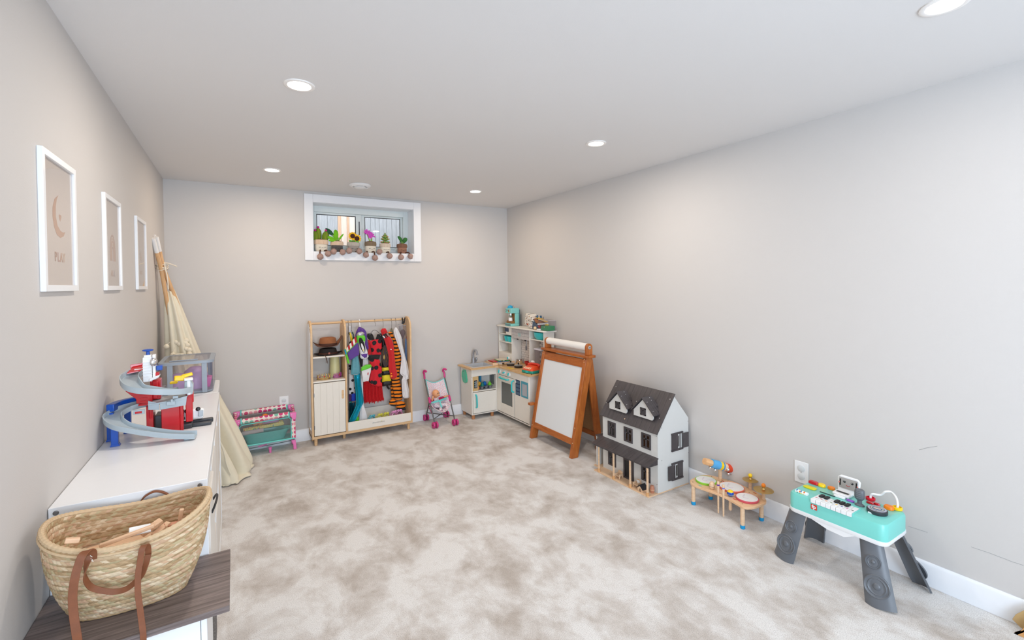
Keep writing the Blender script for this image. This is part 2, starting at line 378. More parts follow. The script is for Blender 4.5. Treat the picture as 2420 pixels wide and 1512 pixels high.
MB().box(-.3, 3.3, FY + .03, FY + .07, 2.0, 2.09).out('fence_rail', GR, fe)
slab('trim_9', M('window well gravel', (150, 152, 150), .95, var=.5, scale=60), -1, 3.6, YB + .3, 7.5, 1.4, 1.45)

# ------------------------------------------------------------------ ceiling fixtures
LED = M('lit led diffuser', (255, 244, 228), .5, emit=22)
DLW = (1, .90, .79)
for n, (x, y, lab) in enumerate([(.2707, 2.291, 'round white recessed downlight over the middle of the room, nearer of the two left ones'), (.2707, 4.051, 'round white recessed downlight near the left back corner of the ceiling'),
        (2.049, 2.291, 'round white recessed downlight near the right wall, middle one of its row of three'), (2.049, 4.051, 'small looking round downlight right of the window, farthest of the right row'), (2.049, .565, 'large round downlight at the top right, closest to the camera'),
        (.2707, .565, 'round downlight above the camera at the left'), (.2707, -1.2, 'round downlight behind the camera at the left'), (2.049, -1.2, 'round downlight behind the camera at the right')]):
    t = T('downlight', lab, 'ceiling light', (x, y, H), group='recessed downlights', local=True)
    MB().lathe([(.066, 0), (.066, -.004), (.060, -.0065), (.050, -.005), (.047, 0)], cap=False).out('trim_ring', M('downlight ring', (248, 244, 240), .4, var=.01), t)
    MB().lathe([(.0001, -.003), (.047, -.003), (.047, 0), (.0001, 0)], seg=32).out('diffuser', LED, t)
    l = light('lamp_glow', 'AREA', (0, 0, -.012), 6.4 if y > 3 else (8.6 if y > 1 else (3.4 if x > 1 else 3.6)), (1, .80, .60) if y > 3 else DLW, .09); l.parent = t; OFF[l] = V(0, 0, 0)
t = T('ceiling_diffuser', 'round white air diffuser on the ceiling just in front of the window', 'vent', (.995, 4.28, H), local=True)
MB().lathe([(.093, 0), (.095, -.006), (.085, -.016), (.066, -.022), (.060, -.016), (.056, 0)], seg=40, cap=False).out('outer_ring', WPLAS, t)
MB().lathe([(.0001, -.034), (.040, -.032), (.052, -.026), (.050, -.020), (.0001, -.018)], seg=40).out('center_disc', WPLAS, t)
for k in range(4):
    a = k * PI / 2 + .4; MB().beam((.038 * math.cos(a), .038 * math.sin(a), -.022), (.082 * math.cos(a), .082 * math.sin(a), -.018), .012, .005).out('spoke', WPLAS, t)
MB().lathe([(.0001, -.001), (.06, -.001), (.06, 0), (.0001, 0)]).out('duct', M('duct shade', (120, 112, 104), .8), t)

# ------------------------------------------------------------------ outlets
def outlet(loc, rz, label, covers=True):
    t = T('power_outlet', label, 'outlet', loc, rz, group='power outlets', local=True)      # local: x right, -y out of the wall, z up
    MB().box(-.039, .039, -.005, 0, -.064, .064).out('cover_plate', WPLAS, t, bev=.003)
    for s in (-1, 1):
        z = s * .0235
        r = MB().lathe([(.019, 0), (.019, .004), (.0165, .0055), (.0001, .0055)], (0, -.0045, z), 24, (0, -1, 0)).out('socket_cover' if covers or s > 0 else 'socket_face', M('pale socket cover', (216, 220, 222), .4, var=.01), t)
        if s < 0 and not covers:
            for sx in (-.006, .006): MB().box(sx - .001, sx + .001, -.0108, -.0095, z - .004, z + .006).out('slot', BLACK, r)
    MB().lathe([(.003, 0), (.003, .001), (.0001, .0014)], (0, -.005, 0), 10, (0, -1, 0)).out('screw', CHROME, t)
outlet((.382, YB, .39), 0, 'white wall outlet on the back wall above the doll playpen', False)
outlet((XR, 1.421, .349), -PI / 2, 'white wall outlet with two plug covers on the right wall above the toy keyboard')

# ------------------------------------------------------------------ framed prints on the left wall
PAPER = M('blush print paper', (218, 206, 198), .55, var=.02); MOTIF = M('terracotta beige ink', (196, 150, 120), .7, var=.06, scale=200); MOTIF2 = M('rose beige ink', (186, 146, 132), .7); MOTIF3 = M('sand ink', (208, 176, 150), .7)
FX = -.480
def frame(y0, label, draw):
    t = T('framed_print', label, 'picture', (XL, y0 + .168, 1.477), group='framed nursery prints')
    y1, z0, z1, b = y0 + .337, 1.477, 1.912, .020
    for bb in ((y0, y0 + b, z0, z1), (y1 - b, y1, z0, z1), (y0 + b, y1 - b, z1 - b, z1), (y0 + b, y1 - b, z0, z0 + b)):
        MB().box(XL, FX, bb[0], bb[1], bb[2], bb[3]).out('frame_bar', WHITE, t, bev=.001)
    pr = MB().box(XL + .001, -.4895, y0 + b, y1 - b, z0 + b, z1 - b).out('print', PAPER, t, flat=True)
    draw(pr, y0 + .168, (z0 + z1) / 2)
    MB().box(-.4868, -.4862, y0 + b, y1 - b, z0 + b, z1 - b).out('glazing', GLASS, t, flat=True)
def flat2(pts, name, mat, par): MB().prism([V(-.4894, a, b) for a, b in pts], (.0006, 0, 0)).out(name, mat, par, flat=True)
def arc2(cy, cz, r0, r1, leg, name, mat, par, n=14):
    o = [(cy + r1 * math.cos(PI * k / n), cz + 1.35 * r1 * math.sin(PI * k / n)) for k in range(n + 1)]; i = [(cy + r0 * math.cos(PI * k / n), cz + 1.35 * r0 * math.sin(PI * k / n)) for k in range(n + 1)]
    m = MB(); A = [(cy + r1, cz - leg)] + o + [(cy - r1, cz - leg)]; B = [(cy + r0, cz - leg)] + i + [(cy - r0, cz - leg)]
    for k in range(len(A) - 1): m.prism([V(-.4894, *A[k]), V(-.4894, *A[k + 1]), V(-.4894, *B[k + 1]), V(-.4894, *B[k])], (.0006, 0, 0))
    m.out(name, mat, par, flat=True)
TR = (PI / 2, 0, PI / 2)
def d1(p, cy, cz):
    A = [at(x / 3.6, 300 + y / 3.6, x=-.489) for x, y in ((495, 583), (465, 610), (448, 680), (448, 760), (462, 850), (485, 915), (515, 943), (542, 930), (555, 893), (540, 900), (515, 885), (490, 840), (475, 760), (474, 680), (482, 620))]
    flat2([(a.y, a.z) for a in A], 'moon_motif', MOTIF, p)
    h = at(512 / 3.6, 300 + 770 / 3.6, x=-.489); flat2([(h.y + .011 * 16 * math.sin(a) ** 3 / 16 * 1.1, h.z + .011 * (13 * math.cos(a) - 5 * math.cos(2 * a) - 2 * math.cos(3 * a) - math.cos(4 * a)) / 14) for a in [2 * PI * k / 24 for k in range(24)]], 'heart_motif', MOTIF, p)
    c = at(511 / 3.6, 300 + 1113 / 3.6, x=-.489)
    for k, (ch, mt) in enumerate(zip('PLAY', (M('print brown ink', (170, 126, 100), .7), MOTIF2, MOTIF, MOTIF3))): text(ch, .042, mt, p, loc=(-.489, c.y + (k - 1.5) * .0275, c.z), rot=TR, bold=.001)
def d2(p, cy, cz):
    cz -= .035
    for k, mt in enumerate((MOTIF2, MOTIF3, MOTIF, MOTIF3, MOTIF2)): arc2(cy + .005, cz, .010 + .0105 * k, .0175 + .0105 * k, .045, 'rainbow_band', mt, p)
    for k, ch in enumerate('ALL'): text(ch, .040, (MOTIF, MOTIF2, M('grey rose ink', (178, 160, 160), .7))[k], p, loc=(-.489, cy + .005 + (k - 1) * .03, cz - .105), rot=TR, bold=.001)
def d3(p, cy, cz):
    for a in range(8): flat2([(cy + .03 * math.cos(a * PI / 4 + d) * q, cz - .02 + .03 * math.sin(a * PI / 4 + d) * q) for d, q in ((-.12, .75), (0, 1.5), (.12, .75))], 'sun_ray', MOTIF3, p)
    flat2([(cy + .018 * math.cos(a * PI / 8), cz - .02 + .018 * math.sin(a * PI / 8)) for a in range(16)], 'sun_motif', MOTIF3, p)
    for k, ch in enumerate('DAY'): text(ch, .036, MOTIF3, p, loc=(-.489, cy + (k - 1) * .028, cz - .115), rot=TR)
frame(1.893, 'white framed print with a beige moon, a heart and the word PLAY', d1)
frame(2.668, 'white framed print with a beige rainbow and the word ALL', d2)
frame(3.444, 'white framed print nearest the folded tent, farthest of the three on the left wall', d3)

# ------------------------------------------------------------------ white cube shelf along the left wall
CX0, CX1, CY0, CY1, CZ = XL + .002, -.091, 1.90, 3.43, .822
t = T('cube_shelf', 'long white cube shelf along the left wall under the toy garage', 'shelf', (-.29, 2.66, 0))
bx('top_panel', WHITE, t, CX0, CX1, CY0 + .0, CY1, CZ - .04, CZ, .0015)
for y in (CY0, CY1 - .04): sp = bx('side_panel', WHITE, t, CX0, CX1, y, y + .04, 0, CZ - .04, .0015)
bx('bottom_panel', WHITE, t, CX0, CX1, CY0 + .04, CY1 - .04, .0, .04)
for a, b in ((132, 1212), (473, 1146)):
    q = at(a, b, y=CY0); m = MB().use(STEEL).lathe([(.0072, 0), (.0072, .0015), (.005, .002), (.0045, .001), (.0001, .001)], (q.x, CY0, q.z), 16, (0, -1, 0)); m.out('screw_cap', None, t)
bx('middle_shelf', WHITE, t, CX0, CX1 - .004, CY0 + .04, CY1 - .04, .40, .417)
for k in (1, 2, 3):
    yy = CY0 + .04 + k * (CY1 - CY0 - .08 + .016) / 4 - .016; bx('divider', WHITE, t, CX0, CX1 - .004, yy, yy + .016, .04, CZ - .04)
bx('back_panel', WHITE, t, CX0, CX0 + .006, CY0 + .04, CY1 - .04, .04, CZ - .04)
BINC = bands('dark patterned bin cloth', (40, 36, 36), (150, 146, 144), 30, 8, .62, 'Z'); BINW = M('off white bin cloth', (226, 222, 216), .8, var=.03)
cw = (CY1 - CY0 - .08 - .048) / 4
for r in (0, 1):
    for k in range(4):
        y = CY0 + .045 + k * (cw + .016); z = .042 + r * .377
        nm = 'dark patterned fabric bin in the cube nearest the camera, lower row' if (k, r) == (0, 0) else 'white storage bin in the %s row of the cube shelf, %s from the near end' % (('lower', 'upper')[r], ('first', 'second', 'third', 'fourth')[k])
        b = T('storage_bin', nm, 'storage bin', (-.28, y + cw / 2, z), group='bins in the cube shelf')
        mt = BINC if (k, r) == (0, 0) else BINW; x1 = CX1 - .004 if k else CX1 + .004
        MB().box(-.46, x1, y, y + cw - .01, z, z + .30).out('bin_body', mt, b, bev=.006)
        if k == 0: MB().tube([(x1, y + .10, z + .22), (x1 + .012, y + .12, z + .245), (x1 + .016, y + cw / 2, z + .25), (x1 + .012, y + cw - .14, z + .245), (x1, y + cw - .12, z + .22)], .004, 6, smooth=4).out('bin_handle', BLACK if k == 0 else BINW, b)

# low white unit and the dark wood board on it
t = T('low_cabinet', 'low white cabinet under the dark wood board at the bottom left', 'cabinet', (-.29, 1.73, 0))
bx('body', WHITE, t, CX0, -.100, 1.578, 1.885, 0, .542); bx('door', WHITE, t, -.099, -.084, 1.58, 1.885, .01, .535)
DW = wood('dark grey brown wood grain', (74, 62, 60), (142, 128, 124), .5, (1.2, 26, 26), 3.5, .15)
MB().box(CX0, -.028, 1.556, 1.893, .543, .561).out('wood_board', DW, bev=.001)
bpy.data.objects['wood_board'].data.transform(Matrix.Identity(4)); tag(bpy.data.objects['wood_board'], 'dark grey-brown wood grain board lying on the low white cabinet under the straw basket', 'board')

# ------------------------------------------------------------------ straw basket
BZ = .562
STR = [M('straw %d' % i, c, .75, var=.12, scale=160) for i, c in enumerate([(204, 176, 140), (186, 156, 118), (218, 196, 164), (170, 140, 102), (202, 166, 134), (186, 168, 130)])]
bk = T('straw_basket', 'woven straw market basket with brown leather handles on the dark board', 'basket', (-.27, 1.74, BZ))
C0, C1 = V(-.275, 1.746, BZ), V(-.268, 1.730, .812)
def rim_dz(a): return .022 * math.cos(2 * a) * 1.0 + .004 * math.sin(a)
def bpt(a, t, d=0.0):
    """a: angle, t: 0 bottom .. 1 rim, d: outward offset"""
    e = t ** .82; hx, hy = .128 + (.190 - .128) * e + .012 * math.sin(PI * t), .060 + (.138 - .060) * e + .010 * math.sin(PI * t)
    c = C0.lerp(C1, t); ca, sa = math.cos(a), math.sin(a); n = 2.35
    rr = 1 / ((abs(ca) / 1) ** n + (abs(sa) / 1) ** n) ** (1 / n)
    return V(c.x + (hx + d) * ca * rr, c.y + (hy + d) * sa * rr, c.z + rim_dz(a) * t ** 2)
def weave(name, d, sgn, t0, flip=False):
    m = MB(); NU, ROW, SUBR = 520, 15, 8; NV = ROW * SUBR; NC = 92
    for mt in STR: m.use(mt)
    def hgt(i, j):
        s_ = (j % SUBR) / SUBR; ph = i / NU * NC + abs(s_ - .5) * 1.5; return .0016 * abs(math.sin(PI * ph)) ** .6 + .0024 * math.sin(PI * s_) ** .7
    vs = [[m.bm.verts.new(bpt(2 * PI * i / NU, t0 + (1 - t0) * j / NV, d + sgn * hgt(i, j))) for i in range(NU)] for j in range(NV + 1)]
    for j in range(NV):
        s_ = (j % SUBR + .5) / SUBR
        for i in range(NU):
            ph = int(math.floor((i + .5) / NU * NC + abs(s_ - .5) * 1.5)); m.cur = hash((ph * 7 + (s_ > .5) * 3, j // SUBR * 13)) % len(STR)
            k = (i + 1) % NU; m._f((vs[j][i], vs[j][k], vs[j + 1][k], vs[j + 1][i]))
    return m.out(name, None, bk)
weave('woven_body', 0, 1, 0); weave('woven_lining', -.008, -1, .15)
m = MB(); m.loft([[bpt(2 * PI * k / 60, 0, -.001) + V(0, 0, z) for k in range(60)] for z in (0, .006)]); m.out('base', STR[1], bk)
for dz, r, nm in ((.002, .0074, 'rim_braid'), (-.009, .0036, 'rim_cord')):
    m = MB(); N = 260; pts = [bpt(2 * PI * k / N, 1, -.002 if dz > 0 else .004) + V(0, 0, dz) for k in range(N)]
    m.tube(pts, [r * (1 + .13 * math.sin(k * 2.1)) for k in range(N)], 8, loop=True); m.out(nm, STR[0], bk)
m = MB(); m.tube([bpt(2 * PI * k / 120, 0, .004) + V(0, 0, .004) for k in range(120)], [.004 * (1 + .15 * math.sin(k * 2.2)) for k in range(120)], 8, loop=True); m.out('bottom_cord', STR[3], bk)
LEA = M('tan brown leather', (124, 70, 38), .62, var=.22, scale=60, bmp=.25)
K = lambda X, Y, y: at(80 + X / 4.0646, 1140 + Y / 4.0646, y=y)
def strap(P, wd=.0165, wdir=(1, .15, 0), th=.0032): MB().ribbon([K(*p) for p in P], wd, th, wdir, 5).out('handle', LEA, bk, bev=.0006)
strap([(565, 740, 1.578), (562, 670, 1.572), (520, 655, 1.562), (465, 700, 1.55), (425, 800, 1.545), (392, 930, 1.54), (372, 1100, 1.538), (385, 1280, 1.535), (408, 1440, 1.53), (425, 1560, 1.53)], .0175)
strap([(1100, 700, 1.58), (1095, 620, 1.572), (1070, 600, 1.56), (1040, 640, 1.55), (1020, 760, 1.548), (1000, 900, 1.545), (1000, 1060, 1.542), (1018, 1200, 1.538), (1035, 1330, 1.535), (1050, 1460, 1.53), (1052, 1560, 1.53)], .0135)
strap([(545, 700, 1.574), (515, 760, 1.570), (490, 850, 1.570), (500, 940, 1.572), (560, 1010, 1.578), (680, 1042, 1.582), (790, 1048, 1.584), (890, 1020, 1.58), (970, 960, 1.574), (1040, 880, 1.57), (1075, 790, 1.57), (1098, 690, 1.575)], .014, (0, .25, 1))
strap([(1030, 175, 1.895), (1070, 130, 1.889), (1150, 88, 1.885), (1220, 88, 1.885), (1280, 110, 1.889), (1310, 140, 1.895)], .012, (0, 1, .1))
for X, Y in ((548, 745), (1112, 660)): MB().box(-.006, .006, -.0015, .0015, -.012, .012).out('handle_tab', LEA, bk, rot=None, loc=tuple(K(X, Y, 1.584) - OFF[bk]) if False else None) if False else None
THR = M('white stitching', (230, 224, 210), .8)
for X, Y in ((540, 700), (545, 730), (552, 745)):
    a = K(X, Y, 1.571); MB().beam(a, a + V(.004, 0, -.005), .0012, .0012).out('stitch', THR, bk)
# wooden pieces inside
WB = wood('pale wooden toy', (222, 178, 140), (240, 204, 170), .5, (6, 30, 6), 3)
MB().loft([[bpt(2 * PI * k / 40, tt, -.016) for k in range(40)] for tt in (.18, .60)]).out('wooden_pieces', WB, kind='stuff')
tag(bpy.data.objects['wooden_pieces'], 'heap of pale wooden toy pieces filling the straw basket', 'toy')
rr = random.Random(11)
for n, (X, Y, y, sz, rot, nm) in enumerate([(1130, 430, 1.70, (.055, .020, .012), (.2, -.35, .5), 'flat wooden block with a slot lying in the middle of the basket'), (1225, 450, 1.705, (.05, .018, .012), (.1, -.3, .8), 'short wooden bar beside the flat wooden block'), (1330, 410, 1.72, (.045, .016, .014), (.3, .2, .4), 'reddish wooden piece near the right end of the basket'),
        (1410, 330, 1.74, (.012, .012, .05), (.1, .15, 0), 'wooden peg standing up against the right inside of the basket'), (1020, 455, 1.69, (.05, .03, .004), (.5, .1, .2), 'small white paper piece inside the basket'), (370, 555, 1.64, (.03, .014, .012), (0, .3, .2), 'pale wooden piece at the left end of the basket'), (900, 510, 1.66, (.12, .012, .010), (0, -.15, .1), 'long wooden stick under the front rim of the basket')]):
    p = K(X, Y, y); b = MB(); b.cbox(p, sz, rot)
    if n in (0, 1): b.lathe([(.004, -.007), (.004, .007)], p + V(.012, 0, .002), 12)
    o = b.out('wooden_block' if n != 4 else 'paper_scrap', WB if n not in (2, 4) else (M('reddish wood', (206, 140, 108), .5) if n == 2 else WPLAS), bev=.002)
    tag(o, nm, 'toy', 'loose wooden pieces in the basket' if n != 4 else None)
# ------------------------------------------------------------------ toy garage with ramps
G = lambda X, Y, y: at(220 + X / 5.816, 810 + Y / 5.816, y=y)
GZ = CZ
t = T('toy_garage', 'red and grey toy car garage with spiral ramps and blue supports on the cube shelf', 'toy garage', (-.30, 2.62, GZ))
def channel(name, pts, w0, w1=None, wall=.016, th=.003, mat=GREYB, k=6):
    """open track with raised sides following pts"""
    P = spline([Vector(p) for p in pts], k); n = len(P); m = MB(); rings = []
    for i, p in enumerate(P):
        d = P[min(i + 1, n - 1)] - P[max(i - 1, 0)]; d.z = 0; d.normalize(); s = Vector((d.y, -d.x, 0)); ww = w0 + ((w1 or w0) - w0) * i / (n - 1); h = ww / 2; up = V(0, 0, 1)
        prof = [(-h - .004, wall), (-h, wall), (-h + .002, .001), (0, -.001), (h - .002, .001), (h, wall), (h + .004, wall), (h + .004, wall - .004), (h + .003, -.004), (0, -.006), (-h - .003, -.004), (-h - .004, wall - .004)]
        rings.append([p + s * a + up * b for a, b in prof])
    m.loft(rings); return m.out(name, mat, t)
# upper spiral: from the back left round the front to the elevator on the right
UP = [V(-.375, 2.73, 1.095), V(-.408, 2.66, 1.078), V(-.395, 2.585, 1.060), V(-.36, 2.545, 1.038), V(-.29, 2.54, 1.020), V(-.235, 2.57, 1.005), V(-.205, 2.62, 1.000)]
channel('upper_ramp', UP, .060, wall=.022)
LO = [V(-.30, 2.66, .955), V(-.36, 2.655, .952), V(-.425, 2.62, .945), V(-.455, 2.555, .930), V(-.42, 2.49, .905), V(-.35, 2.46, .880), V(-.27, 2.445, .855), V(-.20, 2.44, .838), V(-.155, 2.435, .832)]
channel('lower_ramp', LO, .058, .050, wall=.018)
m = MB()
m.prism([V(-.335, 2.56, .965), V(-.20, 2.555, .975), V(-.19, 2.68, .975), V(-.33, 2.70, .965)], (0, 0, .006))
m.prism([V(-.293, 2.56, .940), V(-.198, 2.555, .948), V(-.193, 2.555, .990), V(-.293, 2.56, .970)], (0, .006, 0))
m.prism([V(-.335, 2.565, .945), V(-.296, 2.562, .940), V(-.296, 2.562, .970), V(-.335, 2.565, .985)], (0, .006, 0)); m.out('mid_deck', GREYB, t, bev=.001)
m = MB(); m.box(-.268, -.236, 2.546, 2.556, .958, .975); m.box(-.252, -.244, 2.543, 2.556, .969, .985); m.out('clip', GREYB, t, bev=.0015)
m = MB(); m.box(-.245, -.225, 2.548, 2.557, .985, .998).out('clip', GREYB, t, bev=.0015)
m = MB(); m.box(-.385, -.345, 2.545, 2.552, .935, .955).out('gate_frame', GREYB, t, bev=.001); MB().box(-.378, -.354, 2.543, 2.546, .939, .948).out('gate_door', RED, t, bev=.001)
m = MB(); m.prism([V(-.455, 2.52, .915), V(-.40, 2.49, .895), V(-.33, 2.475, .874), V(-.38, 2.53, .885), V(-.41, 2.58, .905), V(-.45, 2.60, .925)], (0, 0, .004)); m.out('ramp_fan', GREYB, t)
# upper red building under the top ramp
m = MB(); m.prism([G(X, Y, 2.60) for X, Y in ((440, 640), (445, 668), (590, 775), (595, 835), (812, 850), (812, 705), (620, 690))], (0, .07, 0)); m.out('red_tower', RED, t, bev=.002)
m = MB()
for k in range(5): m.box(-.366, -.340, 2.593, 2.603, .977 + k * .014, .982 + k * .014)
m.box(-.372, -.330, 2.587, 2.603, .962, .969).out('red_stairs', RED, t, bev=.001)
m = MB(); m.prism([V(-.425, 2.69, 1.093), V(-.345, 2.70, 1.105), V(-.34, 2.76, 1.125), V(-.41, 2.75, 1.115)], (0, 0, .006)); m.prism([V(-.42, 2.745, 1.11), V(-.34, 2.755, 1.118), V(-.34, 2.755, 1.135), V(-.42, 2.745, 1.128)], (0, .005, 0)); m.out('red_platform', RED, t, bev=.001)
m = MB(); m.box(-.40, -.37, 2.705, 2.72, 1.104, 1.111).box(-.375, -.355, 2.725, 2.74, 1.11, 1.118).out('platform_marks', WPLAS, t)
m = MB(); m.box(-.335, -.297, 2.63, 2.69, .975, 1.065); m.box(-.325, -.305, 2.62, 2.63, .98, 1.06); m.out('red_shaft', RED, t, bev=.003)
# lower pillars
m = MB(); m.box(-.347, -.322, 2.60, 2.67, GZ, .955); m.box(-.335, -.326, 2.592, 2.60, .90, .95); m.out('red_pillar', RED, t, bev=.002)
m = MB(); m.prism([V(-.292, 2.585, GZ), V(-.225, 2.60, GZ), V(-.222, 2.66, GZ), V(-.285, 2.66, GZ)], (0, 0, .122)); m.box(-.225, -.212, 2.60, 2.64, GZ, .94); m.out('red_pillar', RED, t, bev=.003)
MB().box(-.320, -.292, 2.63, 2.72, GZ, .90).out('dark_bay', DGREY, t, bev=.002)
m = MB(); m.box(-.205, -.178, 2.63, 2.675, .852, .985); m.box(-.183, -.174, 2.64, 2.67, .94, .99); m.out('elevator_column', RED, t, bev=.003)
m = MB(); m.box(-.235, -.105, 2.635, 2.66, GZ, .838); m.box(-.21, -.10, 2.69, 2.715, GZ, .842); m.box(-.24, -.18, 2.62, 2.70, GZ, .846); m.out('dark_base', DGREY, t, bev=.005)
# elevator car: white and yellow top
m = MB(); m.prism([V(-.208, 2.60, .99), V(-.175, 2.60, .985), V(-.172, 2.60, 1.03), V(-.182, 2.60, 1.052), V(-.205, 2.60, 1.05)], (0, .05, 0)); m.out('lift_cage', GREYB, t, bev=.004)
m = MB(); m.box(-.196, -.182, 2.594, 2.60, .985, 1.055); m.cbox((-.190, 2.61, 1.058), (.034, .045, .01), (0, 0, .1)); m.out('lift_rail', WPLAS, t, bev=.003)
m = MB(); m.cbox((-.226, 2.63, 1.062), (.040, .03, .022), (0, .1, .1)).cbox((-.197, 2.635, 1.073), (.044, .026, .014), (0, -.2, .1)).cbox((-.25, 2.66, 1.04), (.03, .03, .01)); m.out('yellow_claw', YEL, t, bev=.004)
# white tower with blue knob and silver bell
m = MB(); m.box(-.357, -.325, 2.615, 2.655, 1.062, 1.172).box(-.323, -.312, 2.62, 2.65, 1.07, 1.182)
for k in range(6): m.box(-.359, -.323, 2.612, 2.618, 1.085 + k * .013, 1.087 + k * .013)
m.box(-.353, -.328, 2.62, 2.65, 1.172, 1.182); m.out('white_tower', WPLAS, t, bev=.002)
m = MB(); m.prism([V(-.335, 2.605, 1.062), V(-.30, 2.605, 1.078), V(-.296, 2.605, 1.090), V(-.335, 2.605, 1.075)], (0, .04, 0)); m.out('tower_bracket', WPLAS, t, bev=.002)
MB().lathe([(.0075, 0), (.0065, .014), (.020, .018), (.021, .023), (.012, .026), (.0001, .026)], (-.340, 2.635, 1.182), 20).out('knob', BLUE, t)
MB().lathe([(.0001, .010), (.012, .007), (.019, -.002), (.019, -.006), (.012, -.006)], (-.314, 2.607, 1.150), 20, (.9, -.5, 0)).out('bell', CHROME, t)
MB().box(-.310, -.288, 2.62, 2.65, 1.108, 1.130).out('blue_flag', BLUE, t, bev=.002)
MB().box(-.316, -.300, 2.62, 2.65, 1.080, 1.100).out('red_button', RED, t, bev=.003)
# blue arm and legs
m = MB(); pts = spline([V(-.470, 2.60, .965), V(-.455, 2.66, .965), V(-.42, 2.69, .967), V(-.37, 2.71, .968), V(-.33, 2.72, .966)], 5)
m.ribbon([p for p in pts], .032, .028, (0, 0, 1)); m.out('blue_arm', BLUE, t, bev=.003)
for x, y, zt in ((-.470, 2.595, .945), (-.440, 2.50, .905), (-.428, 2.70, .952)):
    m = MB(); m.box(x - .012, x + .012, y, y + .022, GZ + .0005, zt); m.prism([V(x - .016, y - .004, GZ + .0005), V(x + .018, y - .004, GZ + .0005), V(x + .012, y, GZ + .010), V(x - .012, y, GZ + .010)], (0, .03, 0)); m.out('blue_leg', BLUE, t, bev=.0015)
m = MB(); m.lathe([(.010, 0), (.010, .012), (.0001, .012)], (-.19, 2.44, GZ), 10).out('ramp_foot', GREYB, t)
# toy vehicle parked in the lift bay
t = T('toy_car', 'small white toy van with black wheels parked upright beside the red lift of the garage', 'toy car', (-.165, 2.625, .846))
m = MB(); m.cbox((-.182, 2.700, .872), (.088, .03, .050), (0, .08, .1)); m.out('car_body', WPLAS, t, bev=.010, segs=3)
m = MB(); m.cbox((-.150, 2.682, .874), (.02, .006, .03), (0, .08, .1)).out('windscreen', GREYB, t, bev=.003)
for x, z in ((-.160, .896), (-.205, .892)): MB().lathe([(.0001, .004), (.006, .004), (.010, .002), (.010, -.004), (.0001, -.004)], (x, 2.684, z), 16, (0, -1, .15)).out('wheel', BLACK, t)
MB().box(-.218, -.212, 2.678, 2.686, .856, .866).out('door_mark', DGREY, t)

# ------------------------------------------------------------------ clear tub with grey frame behind the garage
CLEARP = glassm('clear tub plastic', (238, 236, 240), .08, .07, 1.4, (200, 198, 204)); GFR = M('blue grey tub frame', (154, 164, 176), .4); LIL = M('lilac plastic', (206, 172, 214), .35, var=.06)
tx0, tx1, ty0, ty1, tz0, tz1 = -.40, -.125, 3.47, 3.86, .825, 1.028
t = T('storage_tub', 'clear storage tub with grey frame and lid beyond the toy garage', 'storage box', (-.26, 3.66, tz0))
def rrect(x0, x1, y0, y1, z, r=.03, n=5):
    return [V(cx + r * math.cos(a0 + k * PI / 2 / n), cy + r * math.sin(a0 + k * PI / 2 / n), z) for cx, cy, a0 in ((x1 - r, y1 - r, 0), (x0 + r, y1 - r, PI / 2), (x0 + r, y0 + r, PI), (x1 - r, y0 + r, 1.5 * PI)) for k in range(n + 1)]
m = MB(); m.loft([rrect(tx0 + .012, tx1 - .012, ty0 + .012, ty1 - .012, tz0 + .002, .035), rrect(tx0, tx1, ty0, ty1, tz0 + .03, .035), rrect(tx0, tx1, ty0, ty1, tz1 - .02, .035)], cap=False)
m.out('tub_body', CLEARP, t)
for x, y in ((tx0 + .055, ty0 - .002), (tx1 - .045, ty0 - .002), (tx1 - .03, ty1 + .002)):
    MB().box(x - .014, x + .014, y - .003, y + .006, tz0, tz1 - .015).out('frame_post', GFR, t, bev=.002)
m = MB(); m.loft([rrect(tx0 + .005, tx1 - .005, ty0 + .005, ty1 - .005, tz0, .04), rrect(tx0 - .001, tx1 + .001, ty0 - .001, ty1 + .001, tz0 + .012, .04)]); m.out('tub_foot', GFR, t)
m = MB(); o = rrect(tx0 - .006, tx1 + .006, ty0 - .008, ty1 + .006, tz1 - .018, .045); o2 = rrect(tx0 + .02, tx1 - .02, ty0 + .02, ty1 - .02, tz1, .03)
m.loft([o, [p + V(0, 0, .016) for p in o], o2, [p - V(0, 0, .004) for p in o2]], cap=False); m.out('lid_rim', GFR, t)
MB().loft([[p - V(0, 0, .003) for p in o2], [p - V(0, 0, .001) for p in o2]]).out('lid_window', CLEARP, t)
m = MB(); m.box(tx0 + .05, tx1 - .08, ty0 + .03, ty0 + .05, tz1, tz1 + .006).out('lid_handle', GFR, t, bev=.002)
for n, (c, r, nm) in enumerate([((-.315, 3.60, .885), (.058, .07, .055), 'lilac toy cup lying on the left inside the clear tub'), ((-.225, 3.63, .900), (.075, .085, .072), 'large lilac toy bowl upside down inside the clear tub')]):
    m = MB(); m.lathe([(r[0], -r[2] + .0), (r[0] * .98, -.01), (r[0] * .8, r[2] * .6), (r[0] * .4, r[2] * .95), (.0001, r[2])], c, 28, sy=r[1] / r[0]); tag(m.out('toy_bowl', LIL), nm, 'toy', 'lilac toys in the clear tub')
tag(MB().cbox((-.155, 3.60, .87), (.03, .05, .07), (.2, .2, 0)).out('toy_block', PINK, bev=.004), 'pink toy block at the right end inside the clear tub', 'toy')
t = T('storage_crate', 'white lidded crate under the clear tub, almost hidden behind the cube shelf', 'storage box', (-.26, 3.66, 0))
MB().loft([rrect(-.42, -.12, 3.455, 3.88, 0, .02), rrect(-.43, -.105, 3.445, 3.89, .78, .02)]).out('crate_body', WHITE, t); MB().loft([rrect(-.435, -.10, 3.44, 3.895, .78, .02), rrect(-.435, -.10, 3.44, 3.895, .822, .02)]).out('crate_lid', WHITE, t, bev=.003)

